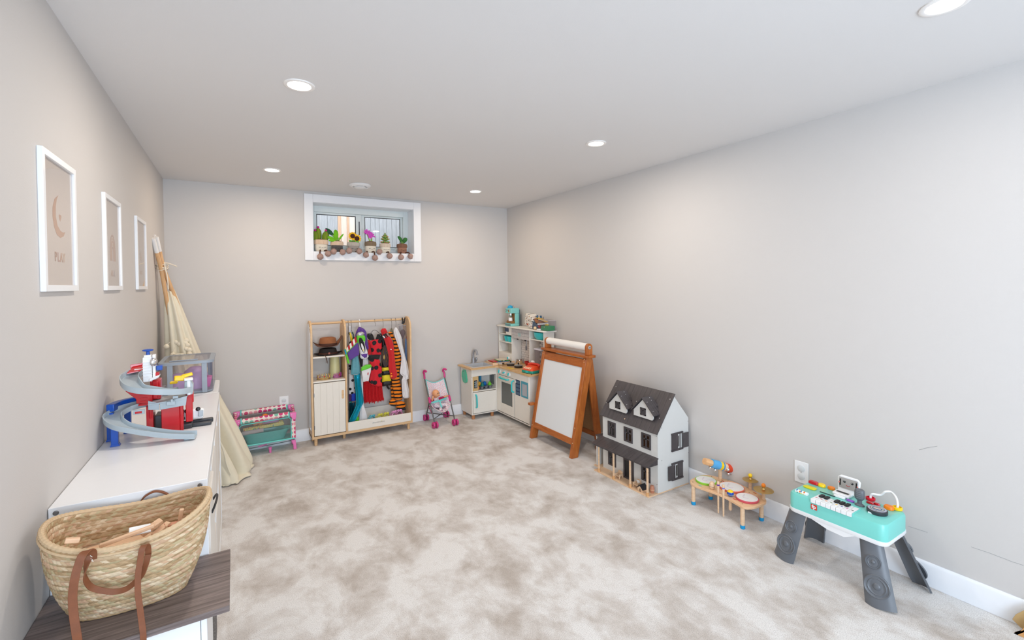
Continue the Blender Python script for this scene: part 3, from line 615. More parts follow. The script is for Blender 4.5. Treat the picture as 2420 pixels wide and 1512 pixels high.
# ------------------------------------------------------------------ folded play tent in the left back corner
COT = M('cream cotton', (226, 218, 196), .9, var=.05, scale=25, bmp=.15, sheen=.2); POLEW = wood('pine pole', (206, 160, 112), (226, 184, 138), .5, (20, 20, 2), 3); ROPE = M('cream cord', (236, 226, 208), .9)
t = T('folded_tent', 'cream cotton play tent folded up and leaning in the left back corner', 'play tent', (-.2, 4.3, 0))
E3 = lambda X, Y, y: at(340 + X / 2.4394, 540 + Y / 2.4394, y=y)
tips = [(53, 58, 4.12), (72, 50, 4.16), (57, 40, 4.22)]; tie = [(100, 232, 4.24), (112, 226, 4.27), (108, 222, 4.33)]; low = [(130, 400, 4.27), (182, 405, 4.31), (168, 375, 4.40)]
for n in range(3):
    a, b, c = E3(*tips[n]), E3(*tie[n]), E3(*low[n]); e = (b - a).normalized(); b2 = c + (c - b).normalized() * .45
    MB().tube([a, b, c, b2, V(b2.x + .05, b2.y, .012)], .0135, 12).out('pole', POLEW, t)
    MB().tube([a - e * .004, a + (b - a) * .45], .0143, 12).out('pole_cap', M('white pole sleeve', (232, 230, 228), .6), t)
tb = E3(*tie[0]); 
for n, (dz, r) in enumerate(((0, .034), (.010, .036), (-.010, .035), (.018, .034))):
    cc = (E3(*tie[0]) + E3(*tie[1]) + E3(*tie[2])) / 3 + V(0, 0, dz); MB().tube([cc + V(r * math.cos(a) * 1.0, 1.5 * r * math.sin(a), .010 * math.sin(a * 2 + n)) for a in [2 * PI * k / 24 for k in range(24)]], .0028, 6, loop=True).out('tie_cord', ROPE, t)
cc = E3(118, 195, 4.25); MB().tube([cc, E3(150, 203, 4.24), E3(190, 218, 4.22)], .0045, 6, smooth=4).out('tie_cord', ROPE, t)
MB().tube([cc, E3(122, 225, 4.23), E3(135, 280, 4.23), E3(142, 350, 4.24)], .004, 6, smooth=4).out('tie_cord', ROPE, t)
TR_ = [at(px, py, y=4.33) for px, py in ((412, 692), (428, 728), (447, 775), (470, 832), (497, 895), (520, 945), (545, 990), (566, 1030), (580, 1060), (592, 1088))]
TL_ = [at(px, py, y=4.33) for px, py in ((388, 692), (389, 728), (391, 775), (393, 832), (396, 895), (398, 945), (400, 990), (402, 1030), (404, 1060), (406, 1088))]
def lerp_at(L, z):
    if z >= L[0].z: return L[0].x
    for p, q in zip(L, L[1:]):
        if q.z <= z <= p.z: return q.x + (p.x - q.x) * (z - q.z) / (p.z - q.z)
    return L[-1].x
def tentpt(a, v):
    z = TR_[0].z * (1 - v); xr, xl = lerp_at(TR_, z), lerp_at(TL_, z); cx_, rx = (xr + xl) / 2, (xr - xl) / 2; ry = .05 + .26 * v
    fold = 1 + (.10 + .12 * v) * math.sin(9 * a + 1.5 * math.sin(3 * v)) * (1 - .8 * max(0, math.cos(a)) ** 6) + .05 * v * math.sin(17 * a + 2)
    p = V(cx_ + rx * math.cos(a) * fold, 4.33 + .02 * v + ry * math.sin(a) * fold, z + (.008 * math.sin(3 * a) + .012 * math.cos(a)) * (1 - v) + .006)
    if v > .9: p.z += .012 * (1 + math.sin(11 * a)) * (v - .9) * 10
    p.x = max(p.x, XL + .012 + .008 * math.sin(9 * a)); p.y = min(p.y, (4.765 if p.x < -.12 else 4.555) - .01 * math.sin(9 * a)); return p
MB().grid(lambda u, v: tentpt(2 * PI * u, v), 160, 60, closed=True).out('canvas', COT, t, solid=.003)
# front flaps falling to the floor
def flap(P, name='canvas_flap', wd=.09, y_=None):
    pts = spline([V(*p) for p in P], 6); n = len(pts); rings = []
    for i, p in enumerate(pts):
        f = i / (n - 1); ww = wd * (.35 + .75 * f); rings.append([p + V(ww * math.cos(a) * (1 + .10 * math.sin(4 * a + 5 * f)), ww * .55 * math.sin(a) * (1 + .2 * math.sin(5 * a)), 0) for a in [2 * PI * k / 26 for k in range(26)]])
    MB().loft(rings).out(name, COT, t)
flap([(-.36, 4.16, 1.0), (-.30, 4.10, .70), (-.18, 4.07, .35), (-.085, 4.06, .08), (-.08, 4.06, .012)], wd=.085)
flap([(-.30, 4.28, .9), (-.20, 4.28, .55), (-.07, 4.30, .25), (-.01, 4.32, .012)], wd=.075)
flap([(-.30, 4.42, .95), (-.19, 4.44, .55), (-.03, 4.47, .22), (.04, 4.49, .012)], wd=.065)
MB().grid(lambda u, v: (lambda a: V(-.05 + (.15 + .02 * math.sin(7 * a)) * math.cos(a) * (.5 + .5 * v) + .0, 4.28 + (.27 + .03 * math.sin(9 * a)) * math.sin(a) * (.5 + .5 * v), .012 + .03 * (1 - v) + .01 * math.sin(8 * a) * (1 - v)))(2 * PI * u), 80, 6, closed=True).out('canvas_hem', COT, t, solid=.004)
MB().tube([V(-.19 + .02 * k, 3.99, .72 - .09 * k) + V(.004 * math.sin(3 * k), 0, 0) for k in range(8)], .006, 6, smooth=3).out('lace_trim', COT, t)
for X, Y in ((130, 680), (186, 655), (206, 664), (218, 645), (238, 660), (250, 672), (243, 645), (168, 728), (262, 722), (242, 693), (262, 700)):
    y = 4.24 - .0006 * (Y - 640); p = E3(X, Y, y); po = MB().sph(p, .0185, 12).out('pompom', M('cream pompom', (236, 226, 204), .95, var=.1, scale=300, bmp=.5), t)
    MB().tube([p + V(0, 0, .015), p.lerp(E3(215, 600, 4.26), .5), E3(205 + (X - 200) * .2, 590, 4.28)], .0018, 5).out('pompom_string', ROPE, t)
# ------------------------------------------------------------------ doll playpen
PD = dots('pink and teal polka dots', (240, 226, 218), [(206, 64, 122), (206, 64, 122), (232, 158, 168), (130, 186, 170), (214, 80, 120)], 26, .40, .15, 'xz'); PDY = dots('polka dots side', (240, 226, 218), [(206, 64, 122), (206, 64, 122), (232, 158, 168), (130, 186, 170)], 26, .40, .15, 'yz')
PTEAL = M('turquoise fabric', (112, 210, 202), .6); MESH = glassm('grey mesh netting', (236, 236, 236), .5, .22, 1.1, (150, 150, 152))
px0, px1, py0, py1 = -.015, .452, 4.585, 4.765; PZ = .105
t = T('doll_playpen', 'small pink and turquoise polka dot doll playpen against the back wall', 'doll playpen', (.22, 4.67, 0))
bx('floor_board', PTEAL, t, px0 + .02, px1 - .005, py0 + .01, py1, PZ - .008, PZ + .002)
for y, z in ((py0, .325), (py1, .355)):
    MB().tube([(px0 + .05, y, z - .002), (px1 - .05, y, z + .006)], .017, 12, flat=1.25, up=(0, 0, 1)).out('rail_cover', PD, t)
    for x in (px0 + .046, px1 - .05): MB().box(x - .006, x + .006, y - .018, y + .018, z - .022, z + .024).out('rail_band', PTEAL, t, bev=.003)
for x in (px0 + .005, px1 - .004): MB().tube([(x, py0 + .02, .335), (x, py1 - .02, .358)], .011, 10).out('rail_cover', PDY, t)
for x, sx in ((px0, 1), (px1, -1)):
    for y, z in ((py0, .325), (py1, .355)):
        MB().prism([V(x - .012 * sx, y - .014, z + .014), V(x + .042 * sx, y - .014, z + .018), V(x + .042 * sx, y - .014, z - .010), V(x + .012 * sx, y - .014, z - .050), V(x - .008 * sx, y - .014, z - .045)], (0, .028, 0)).out('corner_bracket', PINK, t, bev=.004)
        MB().sph((x + .028 * sx, y - .0145, z - .002), .004, 8).out('rivet', WPLAS, t)
for x in (px0 + .012, px1 - .012): MB().box(x - .016, x + .016, py0 - .002, py0 + .004, PZ, .29).out('post_cover', PD, t, bev=.002)
for x in (px0 + .012, px1 - .012): MB().box(x - .003, x + .003, py1 - .002, py1 + .004, PZ, .32).out('post_cover', PTEAL, t)
MB().tube([(px0 + .03, py0 - .001, PZ), (px0 + .03, py0 - .001, .27), (px0 + .05, py0 - .001, .292), (px1 - .05, py0 - .001, .300), (px1 - .032, py0 - .001, .28), (px1 - .032, py0 - .001, PZ)], .0045, 8).out('mesh_binding', PTEAL, t)
MB().tube([(px0, py0 - .001, PZ), (px1, py0 - .001, PZ)], .006, 8).out('bottom_binding', PTEAL, t)
MB().grid(lambda u, v: V(px0 + .03 + u * (px1 - px0 - .06), py0, PZ + v * .185), 2, 2).out('mesh_panel', MESH, t); MB().grid(lambda u, v: V(px0 + .02 + u * (px1 - px0 - .04), py1, PZ + v * .22), 2, 2).out('mesh_panel', MESH, t); MB().grid(lambda u, v: V(px1, py0 + u * (py1 - py0), PZ + v * .22), 2, 2).out('mesh_panel', MESH, t)
for x, sx in ((px0 + .01, -1), (px1 - .006, 1)):
    for y in (py0, py1 - .02):
        MB().prism([V(x - .028 * sx, y, PZ - .018), V(x + .008 * sx, y, PZ - .018), V(x + .018 * sx, y, 0.001), V(x - .010 * sx, y, 0.001), V(x - .012 * sx, y, PZ - .055)], (0, .018, 0)).out('foot', PINK, t, bev=.004)
        MB().tube([(x - .004, y + .009, PZ - .02), (x - .004, y + .009, .30)], .004, 6).out('post', STEEL, t)
MB().tube([(px0 + .01, py0 + .01, .075), (.24, 4.66, .058), (px1 - .02, py0 + .01, .085)], .003, 6, smooth=4).out('fold_bar', STEEL, t)
MB().lathe([(.010, 0.001), (.011, .03), (.016, .05), (.0001, .055)], (.25, 4.62, 0), 12).out('center_foot', PINK, t); MB().cbox((.19, 4.61, .078), (.07, .012, .008), (0, -.12, 0)).out('fold_lever', PINK, t, bev=.003)
# things inside the playpen
TUBT = M('turquoise plastic', (112, 216, 208), .3, coat=.3)
m = MB()
def ov(x0, x1, y0, y1, z, n=2.6, N=36): return [V((x0 + x1) / 2 + (x1 - x0) / 2 * abs(math.cos(a)) ** (2 / n) * (1 if math.cos(a) > 0 else -1), (y0 + y1) / 2 + (y1 - y0) / 2 * abs(math.sin(a)) ** (2 / n) * (1 if math.sin(a) > 0 else -1), z) for a in [2 * PI * k / N for k in range(N)]]
m.loft([ov(.07, .37, 4.61, 4.72, PZ + .003), ov(.05, .40, 4.60, 4.73, PZ + .065), ov(.025, .43, 4.592, 4.74, PZ + .085), ov(.025, .43, 4.592, 4.74, PZ + .092), ov(.05, .405, 4.605, 4.728, PZ + .088), ov(.075, .37, 4.615, 4.715, PZ + .02)], cap=True); tag(m.out('doll_bathtub', TUBT), 'turquoise doll bathtub inside the polka dot playpen', 'doll bathtub')
t2 = T('rolled_blanket', 'pale rolled blanket with a turquoise end lying on the doll bathtub', 'blanket', (.14, 4.61, PZ + .10)); MB().tube([(.035, 4.612, PZ + .105), (.20, 4.612, PZ + .110)], .018, 14).out('roll', M('pale pink grey fleece', (214, 206, 206), .9), t2); MB().lathe([(.014, 0), (.014, .002), (.0001, .002)], (.2, 4.612, PZ + .110), 16, (1, 0, 0)).out('roll_end', PTEAL, t2)
FLW = dots('green yellow flower print', (226, 226, 150), [(226, 120, 90), (120, 190, 90), (90, 170, 190)], 60, .25, .8, 'xy'); m = MB(); m.prism([V(.04, 4.63, PZ + .125), V(.36, 4.63, PZ + .150), V(.37, 4.63, PZ + .130), V(.36, 4.63, PZ + .120), V(.06, 4.63, PZ + .112)], (0, .08, 0)); tag(m.out('changing_mat', FLW, bev=.006), 'yellow and green flowered mat on top of the doll bathtub', 'mat')
tag(MB().loft([ov(.19, .33, 4.66, 4.74, PZ + .15), ov(.20, .32, 4.665, 4.735, PZ + .175), ov(.22, .30, 4.68, 4.72, PZ + .185)]).out('folded_dress', M('lilac pleated cloth', (190, 158, 206), .9, var=.1)), 'lilac doll dress folded on the flowered mat in the playpen', 'doll dress')
t2 = T('small_doll', 'small orange-haired doll lying in the doll playpen', 'doll', (.12, 4.70, PZ + .15)); SKIN = M('doll skin vinyl', (232, 174, 142), .45)
MB().tube([(.30, 4.70, PZ + .145), (.17, 4.70, PZ + .155)], [.012, .02], 10).sph((.14, 4.70, PZ + .16), (.024, .022, .024), 14).tube([(.19, 4.69, PZ + .16), (.22, 4.66, PZ + .17)], .007, 8).tube([(.17, 4.70, PZ + .155), (.15, 4.70, PZ + .158)], .012, 8).out('body', SKIN, t2, remesh=.003)
MB().sph((.235, 4.74, .335), (.026, .018, .018), 14).out('hair', M('orange yarn hair', (206, 96, 40), .9, var=.2, scale=200, bmp=.5), t2) if False else MB().sph((.13, 4.705, PZ + .168), (.026, .024, .024), 14).out('hair', M('orange yarn hair', (206, 96, 40), .9, var=.2, scale=200, bmp=.5), t2)
p = at(530 + 940 / 9.753, 920 + 612 / 9.753, y=4.72); tag(MB().sph(p, (.026, .02, .02), 14).tube([p - V(0, 0, .01), V(p.x, 4.715, PZ + .17)], .008, 8).out('toy_rattle', ORG), 'orange toy ball on a stick standing in the doll playpen', 'toy')

# ------------------------------------------------------------------ six plush potted plants on the window sill
W7 = lambda X, Y, y: at(700 + X / 7.2, 430 + Y / 7.2, y=y)
SZ = WZ0 + .003
POMC = M('brown grey pompom yarn', (172, 142, 132), .95, var=.3, scale=300, bmp=.6); LEGC = M('dark brown cord', (82, 48, 36), .8); SOIL = M('brown felt soil', (112, 70, 44), .9); FACE = M('black embroidery thread', (30, 26, 26), .8)
def plush(cx, y, r, hgt, cuffh, bodyc, cuffc, feet, label, plant, square=2.8):
    t = T('plush_plant', label, 'plush toy', (cx, y, SZ), group='plush potted plants on the window sill')
    B = M('plush ' + bodyc[0], bodyc[1], .95, var=.06, scale=200, bmp=.2, sheen=.3); C = M('knit ' + cuffc[0], cuffc[1], .95, var=.08, scale=200, bmp=.2)
    def rg(rad, z, N=40):
        return [V(cx + rad * (1 if math.cos(a) > 0 else -1) * abs(math.cos(a)) ** (2 / square), y + rad * .62 * (1 if math.sin(a) > 0 else -1) * abs(math.sin(a)) ** (2 / square), SZ + z) for a in [2 * PI * k / N for k in range(N)]]
    bh = hgt - cuffh
    MB().loft([rg(r * f, z) for f, z in ((.6, .001), (.84, .006), (.97, .025), (1.0, bh * .6), (.96, bh), (.85, bh + .006))]).out('pot_body', B, t)
    m = MB(); N = 120; rings = []
    for f, z in ((.93, bh - .006), (1.05, bh - .004), (1.08, bh + cuffh * .4), (1.03, hgt - .004), (.93, hgt), (.86, hgt - .008)):
        q = rg(r * f, z, N); rings.append([p + (p - V(cx, y, p.z)).normalized() * (.0016 * (1 if k % 3 else -1)) for k, p in enumerate(q)])
    m.loft(rings).out('knit_cuff', C, t)
    MB().loft([rg(r * .86, hgt - .010), rg(r * .8, hgt + .002), rg(r * .4, hgt + .008)]).out('soil', SOIL, t)
    yf = y - r * .62 - .002; fx = cx + r * .12
    for s in (-1, 1):
        e = MB().tube([(fx + s * r * .42 + d * .008, yf + .001, SZ + bh * .62 - .003 * (1 - d * d)) for d in (-1, -.5, 0, .5, 1)], .0011, 5)
        for d in (-.8, 0, .8): e.tube([(fx + s * r * .42 + d * .008, yf, SZ + bh * .62 - .003), (fx + s * r * .42 + d * .011, yf, SZ + bh * .62 - .0065)], .0008, 4)
        e.out('closed_eye', FACE, t)
    MB().tube([(fx + d * .007, yf - .0005, SZ + bh * .5 + .003 * d * d) for d in (-1, -.5, 0, .5, 1)], .0011, 5).out('smile', FACE, t)
    for (X, Y, yy) in feet:
        p = W7(X, Y, yy); a = V(cx + (p.x - cx) * .55, y - r * .5, SZ + .012)
        hang = yy < YB - .018
        mid = [V((a.x + p.x) / 2, YB - .022, SZ + .012), V(p.x, YB - .032, SZ - .012)] if hang else [V((a.x + p.x) / 2, (a.y + yy) / 2, SZ + .012)]
        MB().tube([a] + mid + [p], .0065, 8, smooth=4).out('leg', LEGC, t)
        pr_ = .0285; m = MB(); m.sph(p, pr_, 18); rnd = random.Random(int(X))
        for v in m.bm.verts: v.co = p + (v.co - p) * (1 + rnd.uniform(-.10, .12))
        m.out('pompom_foot', POMC, t)
    plant(t, cx, y, SZ + hgt); return t
def leaf(t, base, tip, wd, mat, bend=.02, name='leaf', th=.35, tipw=0.0, side=None):
    base, tip = Vector(base), Vector(tip); n = 12; d = tip - base; mid = d * .5 + V(0, -bend, bend * .6); P = [base, base + mid, tip]; pts = spline(P, 6); k = len(pts); m = MB(); rings = []
    s = side or d.cross(V(0, 1, 0)).normalized()
    nn = d.normalized().cross(s).normalized()
    for i, p in enumerate(pts):
        f = i / (k - 1); ww = wd * (math.sin(PI * (.08 + .90 * f)) ** .75) / 2 + .001; rings.append([p + s * ww * math.cos(a) + nn * ww * th * math.sin(a) for a in [2 * PI * q / 12 for q in range(12)]])
    m.loft(rings); return m.out(name, mat, t)
GRN = lambda n, c: M('felt ' + n, c, .9, var=.1, scale=60, bmp=.2)
def pl_cactus(t, cx, y, z):
    g = GRN('olive green', (112, 138, 34)); s = GRN('yellow seam', (196, 176, 40)); mg = M('magenta pompom', (200, 34, 140), .9)
    for dx, dy, h, r, lean in ((-.046, .004, .092, .030, -.006), (-.022, .018, .125, .030, 0), (.036, .0, .094, .032, .012)):
        m = MB(); m.loft([[V(cx + dx + lean * f + r * w_ * (1 + .07 * math.cos(6 * a)) * math.cos(a), y + dy + r * .8 * w_ * (1 + .07 * math.cos(6 * a)) * math.sin(a), z - .006 + h * f) for a in [2 * PI * k / 36 for k in range(36)]] for f, w_ in ((0, .72), (.2, .93), (.5, 1), (.75, .85), (.92, .5), (1, .1))]); m.out('cactus_stem', g, t)
        MB().tube([(cx + dx + lean * f, y + dy - r * .86 * w_, z - .006 + h * f) for f, w_ in ((0, .72), (.2, .93), (.5, 1), (.75, .85), (.95, .4))], .001, 5).out('seam', s, t)
        m = MB(); m.sph((cx + dx + lean, y + dy, z + h), .012, 12).out('cactus_flower', mg, t)
def pl_lily(t, cx, y, z):
    g = GRN('bright green', (116, 190, 28)); d = GRN('dark leaf green', (38, 84, 58)); p = GRN('pale stem green', (150, 190, 108)); w_ = M('cream petal', (238, 226, 206), .9)
    leaf(t, (cx - .012, y, z), (cx - .012, y, z + .118), .045, g, .02); leaf(t, (cx - .01, y - .01, z), (cx - .105, y - .012, z + .045), .030, g, .01); leaf(t, (cx - .01, y - .015, z - .002), (cx - .085, y - .03, z + .004), .028, g, .01); leaf(t, (cx + .01, y, z + .005), (cx + .065, y, z + .080), .016, g, .0)
    leaf(t, (cx - .030, y, z + .05), (cx - .105, y + .005, z + .128), .030, d, .012); leaf(t, (cx - .05, y, z + .065), (cx - .115, y, z + .095), .022, d, .01)
    leaf(t, (cx - .065, y + .01, z + .07), (cx - .115, y + .012, z + .115), .040, w_, .0, 'cream_petal'); MB().tube([(cx, y, z), (cx - .022, y, z + .04), (cx - .050, y, z + .07)], [.012, .008], 10).out('stem', p, t)
    MB().tube([(cx + .008, y, z), (cx + .012, y, z + .04)], .008, 10).out('stem', p, t)
def pl_sun(t, cx, y, z):
    g = GRN('mid green', (104, 170, 70)); ye = M('sunflower yellow felt', (246, 190, 32), .9); br = M('sunflower brown centre', (74, 36, 22), .95, var=.3, scale=300, bmp=.6)
    for fx, fz, r in ((-.012, .062, .024), (.030, .038, .025)):
        c = V(cx + fx, y - .022, z + fz); MB().tube([(cx + fx * .3, y, z - .004), (cx + fx, y - .01, z + fz)], .006, 8).out('stem', g, t)
        for k in range(11):
            a = 2 * PI * k / 11; dr = V(math.cos(a), 0, math.sin(a)); leaf(t, c + dr * .010, c + dr * (r + .019) + V(0, -.004, 0), .018, ye, .0, 'petal', .3, side=dr.cross(V(0, 1, 0)))
        MB().sph(c - V(0, .004, 0), (r, .009, r), 20).out('flower_centre', br, t)
    leaf(t, (cx - .01, y - .01, z), (cx - .048, y - .02, z + .018), .024, g, .0); leaf(t, (cx + .01, y - .02, z), (cx + .048, y - .035, z + .006), .024, g, .0); leaf(t, (cx, y - .02, z), (cx + .002, y - .04, z + .02), .02, g, .0)
def pl_orchid(t, cx, y, z):
    g = GRN('pale green stalk', (146, 186, 84)); pk = M('orchid pink felt', (206, 84, 190), .9, var=.1)
    MB().tube([(cx - .004, y, z - .004), (cx - .022, y, z + .05), (cx - .035, y, z + .085)], .006, 8).out('stem', g, t); MB().tube([(cx + .008, y - .004, z - .004), (cx + .010, y - .008, z + .055)], .0085, 8).out('stem', g, t)
    for fx, fz in ((-.044, .100), (-.020, .090), (.008, .070), (-.004, .058)):
        c = V(cx + fx, y - .012, z + fz)
        for k in range(6): a = 2 * PI * k / 6 + fx * 40; dr = V(math.cos(a), -.3, math.sin(a)).normalized(); leaf(t, c, c + dr * .030, .017, pk, .0, 'petal', .4, side=dr.cross(V(0, 1, 0)).normalized())
    leaf(t, (cx + .01, y - .012, z + .065), (cx + .05, y - .02, z + .048), .014, pk, .0, 'petal')
def pl_succ(t, cx, y, z):
    g = dots('green leaf with pink mottling', (96, 160, 70), [(228, 120, 106), (232, 140, 120)], 70, .16, .9, 'xz', soft=.2); pk = M('pink leaf edge', (226, 118, 104), .9)
    for lv, (zz, r, n) in enumerate(((.006, .052, 7), (.030, .050, 7), (.052, .042, 6), (.072, .028, 5))):
        for k in range(n):
            a = 2 * PI * (k + .5 * (lv % 2)) / n; dr = V(math.cos(a), .6 * math.sin(a), .18 + .22 * lv)
            b = V(cx, y, z + zz); s = V(-math.sin(a), math.cos(a), 0); leaf(t, b, b + dr.normalized() * r, .034 - .004 * lv, g, .002, 'succulent_leaf', .6, side=s)
            leaf(t, b + dr.normalized() * (r * .55) - V(0, 0, .004), b + dr.normalized() * (r + .002) - V(0, 0, .003), .012, pk, .0, 'leaf_edge', .5, side=s)
    leaf(t, (cx, y, z + .07), (cx, y, z + .115), .018, g, 0, 'succulent_leaf', .8)
def pl_leafy(t, cx, y, z):
    g = GRN('deep green', (52, 110, 52)); s = GRN('stem green', (112, 150, 84))
    MB().tube([(cx, y, z - .004), (cx + .002, y, z + .035)], .011, 10).out('stem', s, t); leaf(t, (cx, y, z + .02), (cx - .045, y, z + .085), .034, g, .01, th=.4); leaf(t, (cx + .008, y - .004, z + .015), (cx + .052, y - .01, z + .068), .045, g, .012, th=.4); MB().tube([(cx + .004, y - .008, z), (cx + .018, y - .014, z + .02)], .004, 6).out('stem', s, t)
yf, yb_ = 4.765, 4.835; yp = 4.868
def cxp(X): return W7(X, 1100, yp).x
HN = YB - .050
plush(cxp(425), yp, .060, .122, .042, ('cream', (226, 218, 202)), ('beige', (222, 196, 170)), [(410, 1270, HN), (545, 1218, HN)], 'plush cactus with magenta flowers in a cream pot, leftmost on the window sill', pl_cactus)
plush(cxp(695), yp, .056, .112, .036, ('charcoal', (84, 80, 80)), ('beige', (222, 196, 170)), [(640, 1182, HN), (790, 1192, HN)], 'plush lily with bright green leaves in a charcoal pot with beige cuff', pl_lily)
plush(cxp(975), yp, .058, .108, .034, ('grey', (158, 150, 144)), ('light grey', (190, 182, 172)), [(900, 1170, HN), (1075, 1178, HN)], 'plush pair of sunflowers in a grey pot', pl_sun)
plush(cxp(1265), yp, .054, .120, .040, ('cream', (226, 218, 202)), ('taupe', (132, 114, 92)), [(1188, 1238, HN), (1342, 1290, HN)], 'plush pink orchid in a cream pot with taupe knit cuff', pl_orchid)
plush(cxp(1515), yp, .052, .108, .034, ('cream', (226, 218, 202)), ('pale beige', (214, 198, 180)), [(1418, 1186, HN), (1590, 1258, HN)], 'plush pink and green succulent in a cream pot with pale cuff', pl_succ)
plush(cxp(1800), yp, .051, .106, .034, ('rosy brown', (150, 108, 88)), ('brown', (128, 92, 74)), [(1785, 1278, HN), (1945, 1265, HN)], 'plush deep green leafy plant in a rosy brown pot, rightmost on the window sill', pl_leafy)
# ------------------------------------------------------------------ dress-up wardrobe on the back wall
WW = M('warm white board', (230, 224, 214), .4, var=.02)
WF, WB_, WXa, WXm, WXb = 4.56, 4.782, .591, .892, 1.532
t = T('dress_up_rack', 'low birch and white dress-up wardrobe with arched sides against the back wall', 'wardrobe', (1.06, 4.67, 0)); rack = t
def archside(x, z0, name):
    d = WB_ - WF; r = d / 2; yc = (WF + WB_) / 2; zt = 1.160 - r
    pts = [V(x, WF, z0)] + [V(x, yc - r * math.cos(a), zt + r * math.sin(a)) for a in [PI * k / 16 for k in range(17)]] + [V(x, WB_, z0)]
    return MB().prism(pts, (.018, 0, 0)).out(name, BIRCHX, rack, bev=.002)
s0 = archside(WXa, .075, 'side_panel'); archside(WXm, .075, 'side_panel'); archside(WXb, .075, 'side_panel')
d = WB_ - WF - .05; r = d / 2; yc = (WF + WB_) / 2; zt = 1.135 - r
MB().prism([V(WXa - .003, WF + .025, .14)] + [V(WXa - .003, yc - r * math.cos(a), zt + r * math.sin(a)) for a in [PI * k / 16 for k in range(17)]] + [V(WXa - .003, WB_ - .025, .14)], (.003, 0, 0)).out('side_mirror', M('mirror', (226, 228, 230), .08, .9, var=.01), t)
bx('bottom_board', BIRCHX, t, WXa, WXb + .018, WF - .001, WB_, .066, .0895)
bx('upper_shelf', WW, t, WXa + .018, WXm, WF + .01, WB_, .812, .826); bx('cabinet_top', WW, t, WXa + .018, WXm, WF + .004, WB_, .585, .600)
bx('compartment_back', WW, t, WXa + .018, WXm, WB_ - .008, WB_ - .002, .09, .585)
dr = T('x', None, None) if False else None
m = MB(); m.box(WXa + .021, WXm - .003, WF - .004, WF + .006, .096, .580); dd = m.out('door', WW, t, bev=.002)
n = 5; wd = (WXm - WXa - .026) / n
for k in range(n): MB().box(WXa + .0215 + k * wd, WXa + .0208 + (k + 1) * wd - .0012, WF - .0065, WF - .003, .097, .579).out('door_board', WW, dd, bev=.001)
c = V(WXm - .026, WF - .007, .455)
MB().prism([V(c.x + .0105 * math.cos(a), c.y, c.z + .0105 * math.sin(a) + (.032 if math.sin(a) > 0 else -.032)) for a in [2 * PI * (k + .5) / 20 for k in range(20)]], (0, .004, 0)).out('door_pull', BIRCH, dd)
for z in (.16, .46): MB().box(WXa + .019, WXa + .025, WF - .008, WF, z, z + .035).out('hinge', STEEL, dd)
bx('tray_front', WW, t, WXm + .018, WXb, WF - .002, WF + .010, .090, .174); bx('tray_back', WW, t, WXm + .018, WXb, WB_ - .012, WB_, .090, .235); bx('tray_floor', WW, t, WXm + .018, WXb, WF + .01, WB_ - .012, .118, .128)
text('cocodmoose', .021, M('grey print', (150, 142, 134), .6), t, loc=(1.20, WF - .0025, .133), rot=(PI / 2, 0, 0), sx=1.1)
MB().tube([(WXa + .018, 4.672, 1.130), (WXm, 4.672, 1.130)], .0105, 14).out('hanging_rod', BIRCH, t); MB().tube([(WXm + .018, 4.672, 1.130), (WXb, 4.672, 1.130)], .0105, 14).out('hanging_rod', BIRCH, t)
for x, y in ((WXa + .035, WF + .03), (WXb - .018, WF + .03), (WXa + .035, WB_ - .03), (WXb - .018, WB_ - .03), (WXm + .0, WF + .10)): MB().lathe([(.014, 0.001), (.0165, .072)], (x, y, 0), 16).out('foot', BIRCH, t)
C5 = lambda X, Y: (805 + X / 11.2, 745 + Y / 11.2)
C6 = lambda X, Y: (805 + X / 10.8, 870 + Y / 10.8)
RY = 4.672
HK = M('hanger steel wire', (120, 118, 116), .3, .9)
def hook(t, px, ztop_py, zend_py, y=RY, mat=HK, r=.0018, bend=1):
    p = at(px, ztop_py, y=RY); e = at(px + 1 * bend, zend_py, y=y)
    MB().tube([V(p.x - .002, RY - .013, 1.128), V(p.x - .001, RY - .011, 1.140), V(p.x, RY, 1.1455), V(p.x + .001, RY + .012, 1.138), V(p.x + .003, RY + .010, 1.118), V((p.x + e.x) / 2 + .004, (RY + y) / 2, 1.10), V(e.x, y, e.z)], r, 6, smooth=4).out('hook', mat, t)
def shoulders(t, px, py, y, w, mat, drop=.03, r=.004):
    p = at(px, py, y=y); MB().tube([V(p.x - w, y, p.z - drop), V(p.x - w * .5, y, p.z - drop * .3), p, V(p.x + w * .5, y, p.z - drop * .3), V(p.x + w, y, p.z - drop)], r, 8, smooth=4).out('hanger_arm', mat, t)
def cloth(name, t, rows, y, th, mat, folds=5, amp=.18, seg=36, sub=3, **k):
    return MB().loft(span(rows, y, th, folds, amp, seg, sub)).out(name, mat, t, **k)
def plate(name, t, pts, y, th, mat, bev=.003, mf=None, y2=None):
    """flat stiff piece through photo points on plane y"""
    P = [at(*(mf(*p) if mf else p), y=y) for p in pts]; return MB().prism(P, (0, th, 0)).out(name, mat, t, bev=bev)
SATP = M('purple satin', (84, 40, 136), .55, var=.12, sheen=.3); LIME = M('lime green cloth', (96, 196, 44), .6); WHC = M('white cotton cloth', (224, 222, 224), .85, var=.05, bmp=.1); TSAT = M('teal satin', (14, 156, 182), .25, .45, var=.25, scale=14); TDK = M('dark teal satin', (6, 74, 92), .3, .5, var=.35, scale=20)
REDC = M('red cloth', (196, 14, 24), .8, var=.12, sheen=.3); LADY = dots('red velvet with black dots', (206, 22, 38), [(20, 16, 20)], 13, .27, .55, 'xz', soft=.02, keep=.85); TULLE = M('red tulle', (186, 8, 22), .9, var=.3, scale=90, bmp=.5)
TIG = bands('tiger stripe plush', (18, 14, 14), (236, 128, 22), 8.5, 3.0, .33, 'Z', .9, 2); BEE = M('gold yellow cloth', (222, 200, 30), .6); BLKS = M('black satin', (18, 16, 20), .45, var=.2)
